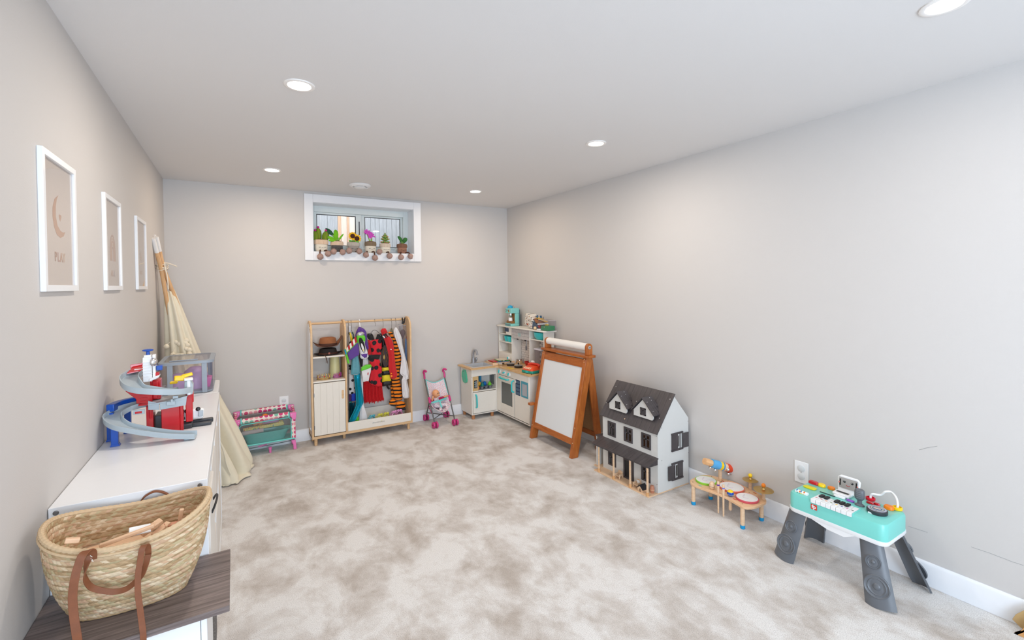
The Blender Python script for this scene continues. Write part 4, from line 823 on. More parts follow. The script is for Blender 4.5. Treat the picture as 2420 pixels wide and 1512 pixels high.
# 1 cow print trousers with blue cuffs at the left
COW = dots('white cloth with black cow patches', (228, 226, 226), [(22, 20, 22)], 26, .34, 1, 'xz', keep=.5)
t = T('dress_up_trousers', 'white dress-up trousers with black patches and blue cuff, leftmost behind the purple wing', 'clothes', (.93, 4.70, .3), group='dress-up clothes on the rack')
cloth('leg_cloth', t, [(770, 823, 829), (800, 824, 834), (850, 824, 836), (900, 824.5, 838), (932, 825, 839)], 4.715, .014, COW)
cloth('cuff', t, [(930, 831, 840), (947, 830.5, 841)], 4.702, .014, M('royal blue cloth', (16, 60, 190), .6), sub=2); cloth('cuff', t, [(931, 824.5, 830), (949, 824.5, 831)], 4.71, .012, M('plum cloth', (72, 20, 84), .7), sub=2); cloth('cuff_band', t, [(949, 825, 831.5), (957, 825, 831)], 4.70, .012, M('sea green cloth', (28, 140, 122), .6), sub=2)
hook(t, 822.5, 763, 790, 4.715)
# 2 wing
t = T('costume_wing', 'purple costume wing with red and white stripes and lime green tip', 'costume wing', (.95, 4.60, .85), group='dress-up clothes on the rack')
plate('wing_panel', t, [(175, 985), (240, 930), (440, 715), (470, 740), (500, 1040), (245, 1195)], 4.562, .010, SATP, mf=C5)
for k in range(6):
    a0, a1 = k / 6, (k + 1) / 6; L0, L1 = (150, 880), (400, 560); M0, M1 = (165, 985), (440, 700); f = lambda A, B, q: (A[0] + (B[0] - A[0]) * q, A[1] + (B[1] - A[1]) * q)
    plate('wing_stripe', t, [f(L0, L1, a0), f(L0, L1, a1), f(M0, M1, a1), f(M0, M1, a0)], 4.566, .008, M('white stripe cloth', (232, 228, 222), .8) if k % 2 == 0 else M('crimson stripe cloth', (176, 20, 34), .8), bev=.0005, mf=C5)
MB().tube([at(*C5(X, Y), y=4.546) for X, Y in ((115, 900), (150, 1040), (185, 1170), (212, 1270))], .0095, 12, smooth=4).out('wing_tip', LIME, t); MB().tube([at(*C5(X, Y), y=4.538) for X, Y in ((112, 905), (125, 960), (143, 1030))], .0065, 10).out('tip_light', M('sky blue plastic', (30, 140, 200), .4), t)
MB().tube([at(*C5(X, Y), y=4.560) for X, Y in ((170, 985), (440, 712))], .003, 6).out('wing_piping', LIME, t)
# yellow, green bits above the wing on two hangers
t = T('striped_costume', 'yellow and green striped costume top on a wire hanger behind the purple wing', 'clothes', (.95, 4.68, .95), group='dress-up clothes on the rack'); hook(t, 829.5, 763, 783, 4.69)
cloth('yellow_panel', t, [(786, 826, 829), (795, 827, 832), (806, 829, 835)], 4.68, .01, YEL, sub=2); cloth('green_panel', t, [(784, 832, 834), (800, 834, 838), (815, 824, 832), (830, 823, 828)], 4.70, .01, M('dark green cloth', (10, 86, 70), .8), sub=2)
shoulders(t, 829, 785, 4.69, .03, STEEL, .05, .003)
# 3 sheer blue sleeve and mermaid skirt
t = T('mermaid_costume', 'shiny teal mermaid tail with sheer pale blue sleeve hanging at the left of the rack', 'clothes', (.97, 4.64, .2), group='dress-up clothes on the rack')
SHB = M('sheer pale blue gauze', (98, 160, 172), .6, var=.15); cloth('sheer_sleeve', t, [(835, 833, 845), (850, 831, 848), (870, 829.5, 851), (884, 829, 851.5)], 4.622, .022, SHB, folds=9, amp=.12)
MB().tube([at(840, 884.5, y=4.622) + V(.028 * math.cos(a), .020 * math.sin(a), 0) for a in [2 * PI * k / 20 for k in range(20)]], .003, 6, loop=True).out('sleeve_hem', M('silver trim', (160, 190, 196), .4, .5), t)
cloth('tail_skirt', t, [(884, 836, 851), (900, 837.5, 852), (925, 840, 856), (940, 841, 858.5), (951, 841.5, 859), (958, 840, 856), (968, 836, 851), (982, 829, 846), (993, 825, 840), (1000, 824.5, 835)], 4.625, .026, TSAT, folds=7, amp=.3, seg=60, sub=4)
cloth('tail_fin', t, [(952, 825, 840), (965, 824.5, 838), (980, 824.5, 836), (996, 824.5, 836)], 4.665, .024, TDK, folds=11, amp=.4, seg=60)
hook(t, 829, 763, 778, 4.66) if False else None
# 4 space suit costume
t = T('space_costume', 'white, purple and lime green space suit costume on a white hanger', 'clothes', (1.02, 4.62, .35), group='dress-up clothes on the rack')
p = at(849, 757, y=RY); MB().tube([V(p.x, RY - .016, 1.135), V(p.x, RY - .004, 1.147), V(p.x, RY + .010, 1.140), V(p.x + .001, RY - .004, 1.115), V(p.x + .002, RY - .016, 1.085), V(p.x + .002, 4.65, 1.04)], .0048, 8, smooth=4).out('hook', WPLAS, t)
cloth('purple_shoulder', t, [(773, 847, 851), (778, 844, 861), (786, 841, 866), (795, 840, 867), (812, 850, 869), (822, 862, 871.5), (826, 866, 871)], 4.648, .020, SATP, folds=6, amp=.25)
MB().lathe([(.036, 0), (.040, .008), (.030, .026), (.016, .034), (.0001, .036)], at(852, 792, y=4.615), 24, (-.2, -.25, 1), sy=.6).out('silver_collar', M('silver cloth', (186, 186, 188), .35, .6), t)
def ell(name, X, Y, rx, ry, y, mat, rr=.2, mf=C5, inner=None, dy=.012):
    pts = [(X + rx * math.cos(a) + ry * rr * math.sin(a), Y + ry * math.sin(a)) for a in [2 * PI * k / 28 for k in range(28)]]; return plate(name, t, pts, y, dy, mat, bev=.003, mf=mf)
cloth('green_collar', t, [(792, 843, 860), (797, 842.5, 863), (804, 843, 863.5), (815, 846, 862), (822, 852, 861)], 4.602, .016, LIME, folds=3, amp=.05)
cloth('white_hood', t, [(806, 848, 861), (815, 848.5, 862.5), (825, 849, 866), (835, 851, 869), (843, 851, 871), (848, 856, 866)], 4.590, .016, WHC, folds=3, amp=.06)
ell('dark_opening', 575, 790, 66, 200, 4.572, BLACKC, .25); ell('white_lining', 588, 860, 30, 120, 4.568, WHC, .3); ell('badge', 600, 920, 10, 22, 4.565, YEL, .1)
cloth('chin_stripe', t, [(836, 853, 869), (840, 855, 868), (845, 858, 867)], 4.578, .010, SATP, folds=2, amp=.02, sub=2)
cloth('white_body', t, [(846, 858, 869), (862, 857, 870), (885, 853, 860), (910, 853, 858), (940, 856, 859), (958, 852, 860), (975, 850, 866), (992, 849, 869), (996, 850, 866)], 4.652, .016, WHC, folds=5, amp=.2)
cloth('black_panel', t, [(835, 848, 853), (850, 849, 857), (866, 852, 856)], 4.64, .012, BLACKC, sub=2); cloth('green_boot', t, [(985, 840, 848), (996, 839, 848.5)], 4.66, .02, LIME, sub=2)
# 5 costume glove
t = T('costume_glove', 'white costume gauntlet with lime green cuff hanging in front of the ladybird dress', 'clothes', (1.10, 4.59, .55), group='dress-up clothes on the rack')
cloth('gauntlet', t, [(866, 854, 877.5), (872, 854, 877), (880, 855, 876), (892, 857, 873), (901, 858, 871)], 4.580, .012, WHC, folds=2, amp=.04); cloth('green_cuff', t, [(861.5, 864, 875), (864, 858, 877.5), (868, 854, 878), (873, 853.5, 868), (876, 853.5, 858)], 4.575, .012, LIME, folds=2, amp=.04)
ell('red_button', 700, 140, 12, 36, 4.563, RED, -.1, C6, dy=.006)
# 6 ladybird dress
t = T('ladybird_dress', 'red ladybird dress with black dots, black belt and red tulle skirt on a grey hanger', 'clothes', (1.16, 4.65, .35), group='dress-up clothes on the rack')
hook(t, 885.5, 760, 770, 4.64); MB().tube([at(*C5(X, Y), y=4.628) for X, Y in ((770, 520), (800, 470), (850, 410), (905, 388), (970, 420), (1030, 490), (1060, 540))], .0062, 10, smooth=4, flat=.5).out('hanger_arm', M('grey plastic hanger', (120, 116, 116), .5), t)
cloth('black_shoulder', t, [(788, 868, 878), (793, 867, 882), (799, 869, 884), (803, 875, 885)], 4.640, .014, BLACKC); cloth('black_shoulder', t, [(790, 891, 898), (797, 889, 902), (804, 887, 902)], 4.640, .014, BLACKC)
cloth('bodice', t, [(802, 884, 901), (806, 871, 902), (815, 875, 902), (825, 877, 902), (840, 879, 900)], 4.632, .020, LADY, folds=4, amp=.1); cloth('belt', t, [(838, 871, 898), (844, 869, 898), (850, 871, 896)], 4.628, .022, BLACKC, folds=3, amp=.05)
cloth('side_sleeve', t, [(803, 869, 874), (815, 871, 876), (835, 869, 878), (840, 869, 877)], 4.645, .014, REDC)
cloth('skirt', t, [(848, 873, 895), (858, 874, 899), (870, 875, 902), (885, 874.5, 902), (900, 872, 902.5), (908, 878, 903), (913, 890, 903)], 4.630, .026, LADY, folds=5, amp=.15, seg=50)
for X, Y, r, mf in ((880, 750, 38, C5), (1000, 930, 48, C5), (840, 1400, 42, C5), (1000, 185, 42, C6), (800, 355, 40, C6), (805, 20, 32, C6)): ell('black_dot', X, Y, r, r * 1.15, 4.604, BLACKC, 0, mf, dy=.004)
m = MB()
rg = span([(898, 859, 900), (910, 858.5, 903), (925, 858, 904), (940, 858.5, 906), (948, 862, 907), (953, 870, 895)], 4.655, .030, 17, .4, 120, 4)
rg = rg[:-4]
for q, p_ in enumerate(rg[-1]): p_.z += .012 * math.sin(q * 1.9) + .008 * math.sin(q * .7)
m.loft(rg, cap=False); m.out('tulle_skirt', TULLE, t)
# 7 bee costume
t = T('bee_costume', 'black and yellow striped bee costume with dark gauze wings between the red clothes', 'clothes', (1.26, 4.66, .6), group='dress-up clothes on the rack')
for r0, r1, mt in ((868, 876, BEE), (875, 886, BLKS), (885, 901, BEE), (900, 911, BLKS)): cloth('stripe_band', t, [(r0, 902.5, 921 + (r0 - 868) * .12), ((r0 + r1) / 2, 903, 922 + (r0 - 868) * .12), (r1, 902.5, 923 + (r0 - 868) * .1)], 4.655, .022, mt, folds=4, amp=.12, sub=3)
cloth('bodice', t, [(788, 898, 906), (800, 899, 912), (830, 902, 918), (855, 902, 920), (868, 902, 919)], 4.668, .020, BLKS); ell('gauze_wing', 1190, 1080, 105, 300, 4.640, M('black gauze', (48, 26, 22), .5, var=.4), .02); hook(t, 904.5, 758, 775, 4.665)
for P in (((1100, 850), (1150, 900), (1130, 980), (1170, 1080), (1150, 1200)), ((1200, 960), (1240, 930), (1250, 980), (1215, 1060), (1240, 1120), (1200, 1240))): MB().tube([at(*C5(*q), y=4.636) for q in P], .0016, 5, smooth=4).out('gold_swirl', M('gold thread', (180, 140, 50), .3, .8), t)
ell('gold_patch', 1155, 1110, 26, 60, 4.637, BRASS, 0, dy=.003); MB().tube([at(*C6(X, Y), y=4.66) for X, Y in ((1180, 420), (1200, 480), (1240, 530))], .010, 8).out('black_strap', BLKS, t)
# 8 red coat
t = T('red_coat', 'plain red coat with a white button beside the bee costume', 'clothes', (1.33, 4.65, .5), group='dress-up clothes on the rack')
cloth('coat_body', t, [(777, 906, 910), (783, 900, 912), (792, 903, 916), (800, 907, 924), (815, 912, 930), (840, 918, 932), (865, 918, 935), (880, 921, 938), (890, 922, 938), (895, 924, 933)], 4.628, .020, REDC, folds=5, amp=.18, seg=50)
cloth('collar', t, [(776, 903, 911), (781, 899, 914), (787, 902, 917)], 4.618, .014, REDC, folds=3); plate('black_label', t, [(1110, 520), (1200, 470), (1260, 560), (1240, 610), (1150, 590)], 4.606, .006, BLACKC, mf=C5); plate('white_label', t, [(1105, 550), (1130, 535), (1180, 580), (1160, 610)], 4.602, .003, WHC, bev=.001, mf=C5)
ell('button', 1335, 900, 17, 17, 4.604, WPLAS, 0, dy=.004); ell('gold_button', 1300, 200, 27, 27, 4.604, ORG, 0, C6, dy=.005); ell('gold_button', 1295, 135, 20, 20, 4.606, ORG, 0, C6, dy=.005)
# 9 tiger suit
t = T('tiger_costume', 'orange and black tiger stripe costume with plush feet dangling over the tray', 'clothes', (1.40, 4.66, .25), group='dress-up clothes on the rack')
hook(t, 924.5, 757, 778, 4.66); cloth('hanger_cover', t, [(776, 924, 926.5), (783, 921, 929), (789, 919, 930)], 4.664, .010, M('olive hanger foam', (118, 112, 88), .9), sub=2)
cloth('torso', t, [(784, 919, 923), (788, 917.5, 928), (797, 924, 932), (806, 929, 938), (820, 930, 943), (840, 931, 948), (858, 933, 949)], 4.655, .020, TIG, folds=3, amp=.1)
cloth('leg', t, [(858, 935, 948), (880, 932, 944), (900, 925, 945), (915, 928, 948), (930, 931, 950), (940, 933, 951), (945, 938, 950)], 4.668, .020, TIG, folds=3, amp=.1)
cloth('leg', t, [(885, 928, 938), (905, 923, 932), (925, 924, 934), (945, 925, 935)], 4.70, .016, TIG, folds=3, amp=.1)
for X, Y, rx, ry in ((1335, 880, .042, .034), (1530, 950, .056, .046)):
    p = at(*C6(X, Y), y=4.66); MB().sph(p, (rx, .028, ry), 20, Matrix.Rotation(.35, 3, 'Y')).out('plush_foot', TIG, t); MB().sph(p + V(.004, .0, -ry * .62), (rx * 1.02, .029, ry * .42), 20, Matrix.Rotation(.35, 3, 'Y')).out('sole', BLACKC, t)
# 10 white shirt
t = T('white_shirt', 'long crumpled white shirt hanging right of the tiger costume', 'clothes', (1.47, 4.64, .4), group='dress-up clothes on the rack')
hook(t, 934.5, 757, 776, 4.64); cloth('shirt_body', t, [(774, 933, 937), (782, 930.5, 942), (795, 933, 948), (815, 940, 951), (840, 948, 957), (862, 947, 963), (880, 945, 966), (888, 952, 967.5), (895, 950, 966), (898, 949, 962), (915, 950, 965), (932, 951, 968), (938, 953, 967), (941, 957, 963)], 4.622, .018, WHC, folds=7, amp=.3, seg=60, sub=4)
# 11 clear garment bag
t = T('garment_bag', 'clear garment bag with a red and blue costume at the right end of the rack', 'garment bag', (1.51, 4.67, .75), group='dress-up clothes on the rack')
cloth('costume_inside', t, [(800, 957, 966), (815, 957, 968), (830, 956.5, 967), (845, 957, 964), (852, 959, 964)], 4.672, .014, M('denim blue cloth', (70, 120, 170), .8, var=.1)); cloth('costume_inside', t, [(795, 960, 968), (815, 963, 969.5), (840, 965, 970.5), (862, 964, 970)], 4.655, .010, M('dull red cloth', (150, 30, 44), .8, var=.15))
cloth('brown_piece', t, [(779, 949, 955), (786, 945, 958), (792, 947, 956), (800, 950, 953)], 4.68, .010, M('taupe cloth', (112, 86, 84), .9), sub=2)
MB().loft(span([(769, 942, 958), (780, 944, 962), (800, 950, 968), (840, 956, 970.5), (866, 961, 970.5), (869, 964, 968)], 4.668, .024, 5, .2, 36, 3), cap=False).out('clear_bag', glassm('clear vinyl', (240, 240, 244), .1, .10, 1.4, (214, 214, 220)), t)
MB().beam(at(941, 767, y=4.65), at(959, 769, y=4.65), .008, .006).out('bag_bar', M('grey translucent plastic', (150, 150, 156), .3), t)
for s in (-1, 1):
    p = at(953 + 2.5 * s, 757, y=4.66); MB().tube([p + V(.004 * s, -.012, .03), p + V(0, -.012, .01), p + V(-.006 * s, -.006, -.03)], [.007, .006], 8).out('clip_arm', BLACK, t, bev=0)
MB().cbox(at(952, 762, y=4.655), (.02, .02, .03), (0, .2, 0)).out('clip_body', BLACK, t, bev=.003)
# hats on the upper shelf
def hat(c, rb, rc, hc, mat, band, label, curl, edge=None, rz=0):
    t = T('cowboy_hat', label, 'hat', tuple(c)); N = 56; cx, cy, cz = c
    m = MB()
    def brim(f, a, dz=0): 
        r = rc * 1.02 + (rb - rc) * f; return V(cx + r * math.cos(a) * 1.0, cy + r * math.sin(a) * .62, cz + curl * f * f * abs(math.cos(a)) ** 3 * (1 + .35 * math.cos(a)) + .006 * f + dz)
    m.loft([[brim(f, 2 * PI * k / N) for k in range(N)] for f in (0, .3, .6, .85, 1)] + [[brim(f, 2 * PI * k / N, .003) for k in range(N)] for f in (1, .8, .4, 0)], cap=False); m.out('brim', mat, t)
    def cr(s, z, dent=0): return [V(cx + rc * s * math.cos(a), cy + rc * .66 * s * math.sin(a), cz + z - dent * (math.sin(a) ** 2 < .4) * 0 - dent * max(0, 1 - abs(math.sin(a)) * 1.2)) for a in [2 * PI * k / N for k in range(N)]]
    MB().loft([cr(1.03, 0), cr(1.0, hc * .35), cr(.93, hc * .8), cr(.86, hc * .96, .002), cr(.76, hc, .004), cr(.62, hc - .002, .010), cr(.30, hc - .016, .0), cr(.03, hc - .018, 0)]).out('crown', mat, t)
    MB().loft([cr(1.05, 0.002), cr(1.045, hc * .18), cr(1.03, hc * .36)], cap=False).out('hat_band', band, t, solid=.002)
    if edge:
        m = MB(); m.tube([brim(1.0, 2 * PI * k / 40) + V(0, 0, .001) for k in range(40)], .0022, 6, loop=True); m.out('brim_stitch', edge, t)
    return t
SUE = M('brown suede', (150, 92, 54), .85, var=.18, scale=25, bmp=.15, sheen=.2); SUED = M('dark brown suede', (74, 40, 26), .8, var=.2); 
p = at(772, 836, y=4.67); t = hat((p.x + .012, 4.668, .829), .126, .082, .062, M('dark felt', (34, 26, 24), .85, var=.2), SUED, 'black felt cowboy hat under the brown one, with a hanging chin cord', .012)
MB().box(p.x + .004, p.x + .022, 4.608, 4.612, .836, .856).out('buckle', M('copper buckle', (150, 84, 70), .4, .6), t, bev=.002)
q = [at(725 + X / 11.63, 780 + Y / 11.63, y=4.548) for X, Y in ((450, 690), (500, 695), (530, 770), (535, 840), (530, 905))]; MB().tube([q[0] + V(0, .06, .006), q[0] + V(0, .012, .006)] + q[1:], .0022, 6, smooth=3).out('chin_cord', SUED, t); q = [at(725 + X / 11.63, 780 + Y / 11.63, y=4.548) for X, Y in ((505, 690), (540, 770), (560, 840), (575, 915))]; MB().tube(q, .0022, 6, smooth=3).out('chin_cord', SUED, t)
p = at(771, 815, y=4.67); hat((p.x + .014, 4.664, p.z - .014), .128, .080, .088, SUE, SUED, 'brown suede cowboy hat with curled brim on top of the black hat', .066, SUED)
# pale yellow tumbler on the cabinet top, tiaras
p = at(790, 882, y=4.74); MB().lathe([(.052, 0), (.046, .10), (.042, .195), (.040, .195), (.043, .10), (.048, .003), (.0001, .003)], (p.x + .004, 4.725, .6005), 28).out('yellow_cone', M('pale yellow plastic', (218, 214, 160), .4)); tag(bpy.data.objects['yellow_cone'], 'pale yellow plastic cone standing at the back of the rack cabinet behind the tiaras', 'toy')
def tiara(c, r, mat, gem, label, h=.05, rz=0.0, tilt=0.0):
    t = T('tiara', label, 'tiara', tuple(c), local=True); t.rotation_euler = (tilt, 0, rz)
    A = lambda a, z, k=1: V(r * k * math.sin(a), -r * .8 * k * math.cos(a), z)
    for z, rr_ in ((.004, .0035), (.014, .0022)): MB().tube([A(a, z) for a in [-2.0 + 4.0 * k / 30 for k in range(31)]], rr_, 6).out('band', mat, t)
    for k in range(-4, 5):
        a = k * .36; hh = h * (1 - .09 * abs(k) - .05 * (k % 2)); b = MB()
        b.tube([A(a - .15, .012), A(a - .10, .012 + hh * .45), A(a, .012 + hh * .8), A(a + .10, .012 + hh * .45), A(a + .15, .012)], .0018, 5, smooth=3); b.sph(A(a, .014 + hh * .84), .0035, 8); b.out('point', mat, t)
        if k % 2 == 0: MB().sph(A(a, .012 + hh * .34, 1.03), .0048 if k else .007, 10).out('gem', gem if k else RED, t)
GOLD = M('gold plastic', (214, 172, 80), .25, .85); tiara((at(765, 895, y=4.64).x, 4.645, .6015), .058, GOLD, M('purple gem', (120, 24, 150), .2), 'gold tiara with coloured gems on the rack cabinet', .058)
PKM = M('metallic pink plastic', (206, 96, 196), .25, .6); tiara((at(797, 890, y=4.655).x, 4.660, .6015), .040, PKM, PKM, 'metallic pink tiara lying right of the gold one', .045, .5)
# jelly shoes in the tray
def shoe(px, py, col, label, rz=0, y=4.60, gem=None):
    p = at(px, py, y=y); t = T('toy_shoe', label, 'toy shoe', (p.x, y, .1285), rz, group='plastic dress-up shoes in the tray', local=True)
    G_ = M('jelly ' + col[0], col[1], .2, coat=.5); m = MB()
    so = lambda k, z, s: V(.026 * s * math.cos(k) * (1 - .18 * math.sin(k)), .052 * s * math.sin(k), z + .016 * max(0, math.sin(k)) ** 2)
    m.loft([[so(2 * PI * k / 24, z, s) for k in range(24)] for z, s in ((.0, .92), (.006, 1), (.010, .96))]); m.out('sole', G_, t)
    MB().lathe([(.010, 0), (.008, .016)], (0, .036, .001), 10).out('heel', G_, t)
    MB().tube([V(.025 * math.cos(a) * 1.02, -.022, .010 + .034 * math.sin(a)) for a in [PI * k / 14 for k in range(15)]], .006, 8, flat=.6).out('toe_strap', G_, t); MB().tube([V(.022 * math.cos(a), -.005 + .012 * math.sin(a), .012 + .038 * math.sin(a)) for a in [PI * k / 14 for k in range(15)]], .003, 6).out('front_strap', G_, t)
    b = MB()
    for s in (-1, 1): b.sph((s * .011, -.026, .052), (.012, .005, .009), 10, Matrix.Rotation(.4 * s, 3, 'Y'))
    b.sph((0, -.029, .050), .005, 8).out('bow', gem or G_, t); t.scale = (1.25, 1.15, 1.3)
YG = ('yellow green', (196, 190, 60)); PKJ = ('soft pink', (214, 140, 186)); TLJ = ('turquoise', (70, 160, 176))
shoe(877, 985, TLJ, 'turquoise jelly toy shoe, leftmost in the tray of the rack', .3, 4.615); shoe(896, 983, YG, 'yellow-green jelly toy shoe left of its twin in the tray', .25, 4.615); shoe(912, 981, YG, 'yellow-green jelly toy shoe right of its twin in the tray', -.1, 4.625); shoe(929, 977, PKJ, 'pink jelly toy shoe beside the yellow-green pair', .25, 4.64); shoe(943, 974, PKJ, 'pink jelly toy shoe at the right end of the row in the tray', -.1, 4.66)

# ------------------------------------------------------------------ doll stroller with doll
STR_ = dots('white fabric with tiny pink and blue print', (232, 222, 226), [(214, 120, 160), (120, 150, 190), (160, 110, 140), (226, 140, 150)], 130, .22, .9, 'xz', soft=.1); MAG = M('magenta plastic', (206, 46, 126), .35, coat=.2); TUB_ = M('grey tube', (112, 114, 116), .35, .7); TLF = M('aqua strap', (116, 208, 204), .7)
S9 = lambda X, Y, y: at(980 + X / 9.167, 860 + Y / 9.167, y=y)
t = T('doll_stroller', 'small pink umbrella doll stroller between the dress-up rack and the play kitchen', 'doll stroller', (1.86, 4.60, 0))
L, Rr = [], []
for nm, tp, ft, rf, xs in (('l', S9(215, 320, 4.60), V(1.752, 4.455, .035), V(1.770, 4.768, .035), -1), ('r', S9(650, 290, 4.60), V(1.968, 4.430, .035), V(2.005, 4.755, .035), 1)):
    tp.y = 4.70; tp = S9(*((215, 320) if xs < 0 else (650, 290)), 4.68); top = S9(*((205, 205) if xs < 0 else (630, 190)), 4.70)
    MB().tube([ft, tp], .0072, 10).out('front_tube', TUB_, t); mid = ft.lerp(tp, .52); (L if xs < 0 else Rr).extend([ft, tp, mid])
    MB().tube([rf, mid + V(0, .01, -.02), mid + V(0, .002, .012)], .0068, 10).out('rear_tube', TUB_, t)
    MB().tube([tp - (tp - ft).normalized() * .0, tp + V(0, .01, .05), S9(*((195, 195) if xs < 0 else (615, 150)), 4.695), S9(*((205, 150) if xs < 0 else (630, 110)), 4.685), S9(*((240, 155) if xs < 0 else (670, 115)), 4.672), S9(*((250, 180) if xs < 0 else (680, 130)), 4.665)], [.0105, .012], 10, smooth=4).out('handle', MAG, t)
    MB().beam(mid - (tp - ft).normalized() * .03, mid + (tp - ft).normalized() * .035, .022, .020).out('hinge_joint', MAG, t, bev=.005)
    for c, nm2 in ((ft, 'wheel'), (rf, 'wheel')):
        MB().cbox(c + V(0, 0, .014), (.010, .02, .03)).out('wheel_fork', MAG, t, bev=.003)
        for dx in (-.017, .017):
            w_ = MB().lathe([(.0001, -.007), (.016, -.007), (.020, -.0095), (.030, -.009), (.034, -.004), (.034, .004), (.030, .009), (.020, .0095), (.016, .007), (.0001, .007)], V(c.x + dx, c.y, .034), 26, (1, .08, 0)).out('wheel', MAG, t)
            MB().lathe([(.006, 0), (.006, .0115), (.0001, .013)], V(c.x + dx, c.y, .034), 10, (1 if dx > 0 else -1, .08, 0)).out('hub', M('deep pink plastic', (170, 30, 100), .4), w_)
MB().tube([L[0] + V(.0, .02, .06), V(1.99, 4.74, .08)], .005, 8).out('cross_brace', TUB_, t); MB().tube([Rr[0] + V(0, .02, .06), V(1.775, 4.75, .09)], .005, 8).out('cross_brace', TUB_, t); MB().tube([L[0].lerp(L[1], .2), V(1.79, 4.74, .16), V(1.86, 4.70, .15)], .005, 8).out('fold_lever', MAG, t)
# fabric sling: back then seat
ltop, rtop = L[1] + V(.012, -.004, -.01), Rr[1] + V(-.012, -.004, -.01)
def sling(u, v):
    if v < .62:
        f = v / .62; a = ltop.lerp(L[0].lerp(L[1], .45), f); b = rtop.lerp(Rr[0].lerp(Rr[1], .45), f)
        p = a.lerp(b, u); s_ = math.sin(PI * u); p.z -= .04 * s_ * (1 - f); p.y += (.022 + .05 * f) * s_; return p
    f = (v - .62) / .38; a0, b0 = L[0].lerp(L[1], .45), Rr[0].lerp(Rr[1], .45); p = a0.lerp(b0, u); s_ = math.sin(PI * u)
    return V(p.x + (.5 - u) * .03 * f, p.y + .072 * s_ * (1 - f) - .085 * f * (.4 + .6 * s_), p.z - .075 * s_ * (1 - f * .3) - .03 * f)
MB().grid(sling, 20, 30).out('fabric_seat', STR_, t, solid=.003)
for e in (.0, 1.0): MB().tube([sling(e, v / 20) for v in range(13)], .0045, 6).out('edge_binding', TLF, t)
MB().tube([sling(u / 12, 0) for u in range(13)], .0050, 6).out('top_binding', TLF, t)
dl = T('baby_doll', 'bald baby doll in white and pink pyjamas sitting in the stroller', 'doll', tuple(V(1.845, 4.60, .22)))
hc = S9(455, 635, 4.590)
SKIN2 = M('warm doll vinyl', (228, 162, 116), .45, var=.04)
b = MB(); b.sph(hc, (.037, .038, .041), 22).sph(hc + V(.014, -.018, -.014), (.024, .020, .020), 14).sph(hc + V(-.034, .0, -.004), (.005, .008, .010), 8).tube([hc - V(0, 0, .03), hc + V(.004, .008, -.055)], .015, 10)
hl = S9(395, 740, 4.545); hr = S9(690, 695, 4.575)
b.tube([hc + V(-.030, .0, -.075), hl + V(-.004, .01, -.02), hl], [.012, .011, .009], 8).sph(hl + V(0, 0, .008), (.010, .008, .011), 10)
for k in range(4): b.tube([hl + V(-.008 + .005 * k, -.002, .012), hl + V(-.009 + .006 * k, -.004, .024 - .002 * abs(k - 1.5))], .0028, 6)
b.tube([hl + V(.008, 0, .004), hl + V(.016, -.003, .012)], .0028, 6)
b.tube([hc + V(.034, .0, -.078), hr + V(-.03, .004, -.006), hr], [.012, .011, .009], 8).sph(hr + V(.006, 0, 0), (.011, .008, .009), 10)
for k in range(4): b.tube([hr + V(.010, 0, -.006 + .005 * k), hr + V(.022 - .001 * abs(k - 1.5), -.002, -.007 + .005 * k)], .0027, 6)
b.tube([hr + V(.004, -.002, .006), hr + V(.010, -.006, .016)], .0027, 6)
b.out('head_and_arms', SKIN2, dl, remesh=.0022)
for dx, z in ((.010, .004), (.030, .003)): e = MB().sph(hc + V(dx, -.036 + (dx - .01) * .55, z), (.0050, .003, .0055), 10).out('eye', BLACK, dl)
MB().sph(hc + V(.024, -.0385, -.018), (.006, .002, .0022), 8).out('mouth', M('doll lips', (196, 70, 60), .5), dl)
sc_ = hc + V(.006, .006, -.088); b = MB(); b.sph(sc_, (.040, .030, .045), 18).sph(sc_ + V(.006, -.004, -.035), (.042, .034, .030), 16)
for s, fx, fy in ((-1, 560, 985), (1, 700, 950)): b.tube([sc_ + V(.018 * s, -.01, -.04), S9(fx - 60 * s * .2, fy - 70, 4.54), S9(fx, fy, 4.52)], [.022, .019, .015], 12); b.sph(S9(fx, fy, 4.515), (.018, .022, .014), 10)
b.out('pyjamas', STR_, dl, remesh=.003)
MB().tube([hc + V(-.028, .004, -.068), hl + V(-.006, .01, -.024)], [.016, .0145], 10).tube([hc + V(.030, .004, -.070), hr + V(-.026, .004, -.008)], [.016, .013], 10).out('magenta_sleeves', M('magenta jersey', (176, 30, 84), .85), dl)
MB().ribbon([S9(360, 835, 4.56), S9(520, 800, 4.535), S9(690, 740, 4.565)], .020, .002, (0, 0, 1), 4).ribbon([S9(545, 800, 4.533), S9(565, 880, 4.515), S9(590, 940, 4.512)], .016, .002, (1, 0, 0), 4).out('safety_strap', TLF, t)
# ------------------------------------------------------------------ toy kitchen in the right back corner
K5 = lambda X, Y: (1070 + X / 4.877, 700 + Y / 4.877)
ka = lambda X, Y, **k: at(*K5(X, Y), **k)
t = T('toy_kitchen', 'cream white corner toy kitchen with turquoise handles and a birch worktop', 'toy kitchen', (2.55, 4.3, 0)); kit = t
KW = CREAMW; lx0, lx1, ly = 2.200, 2.515, 4.50; rx, ry0, ry1 = 2.515, 3.83, 4.50; kz0, kz1 = .050, .556; yb = 4.78; xr = 2.832
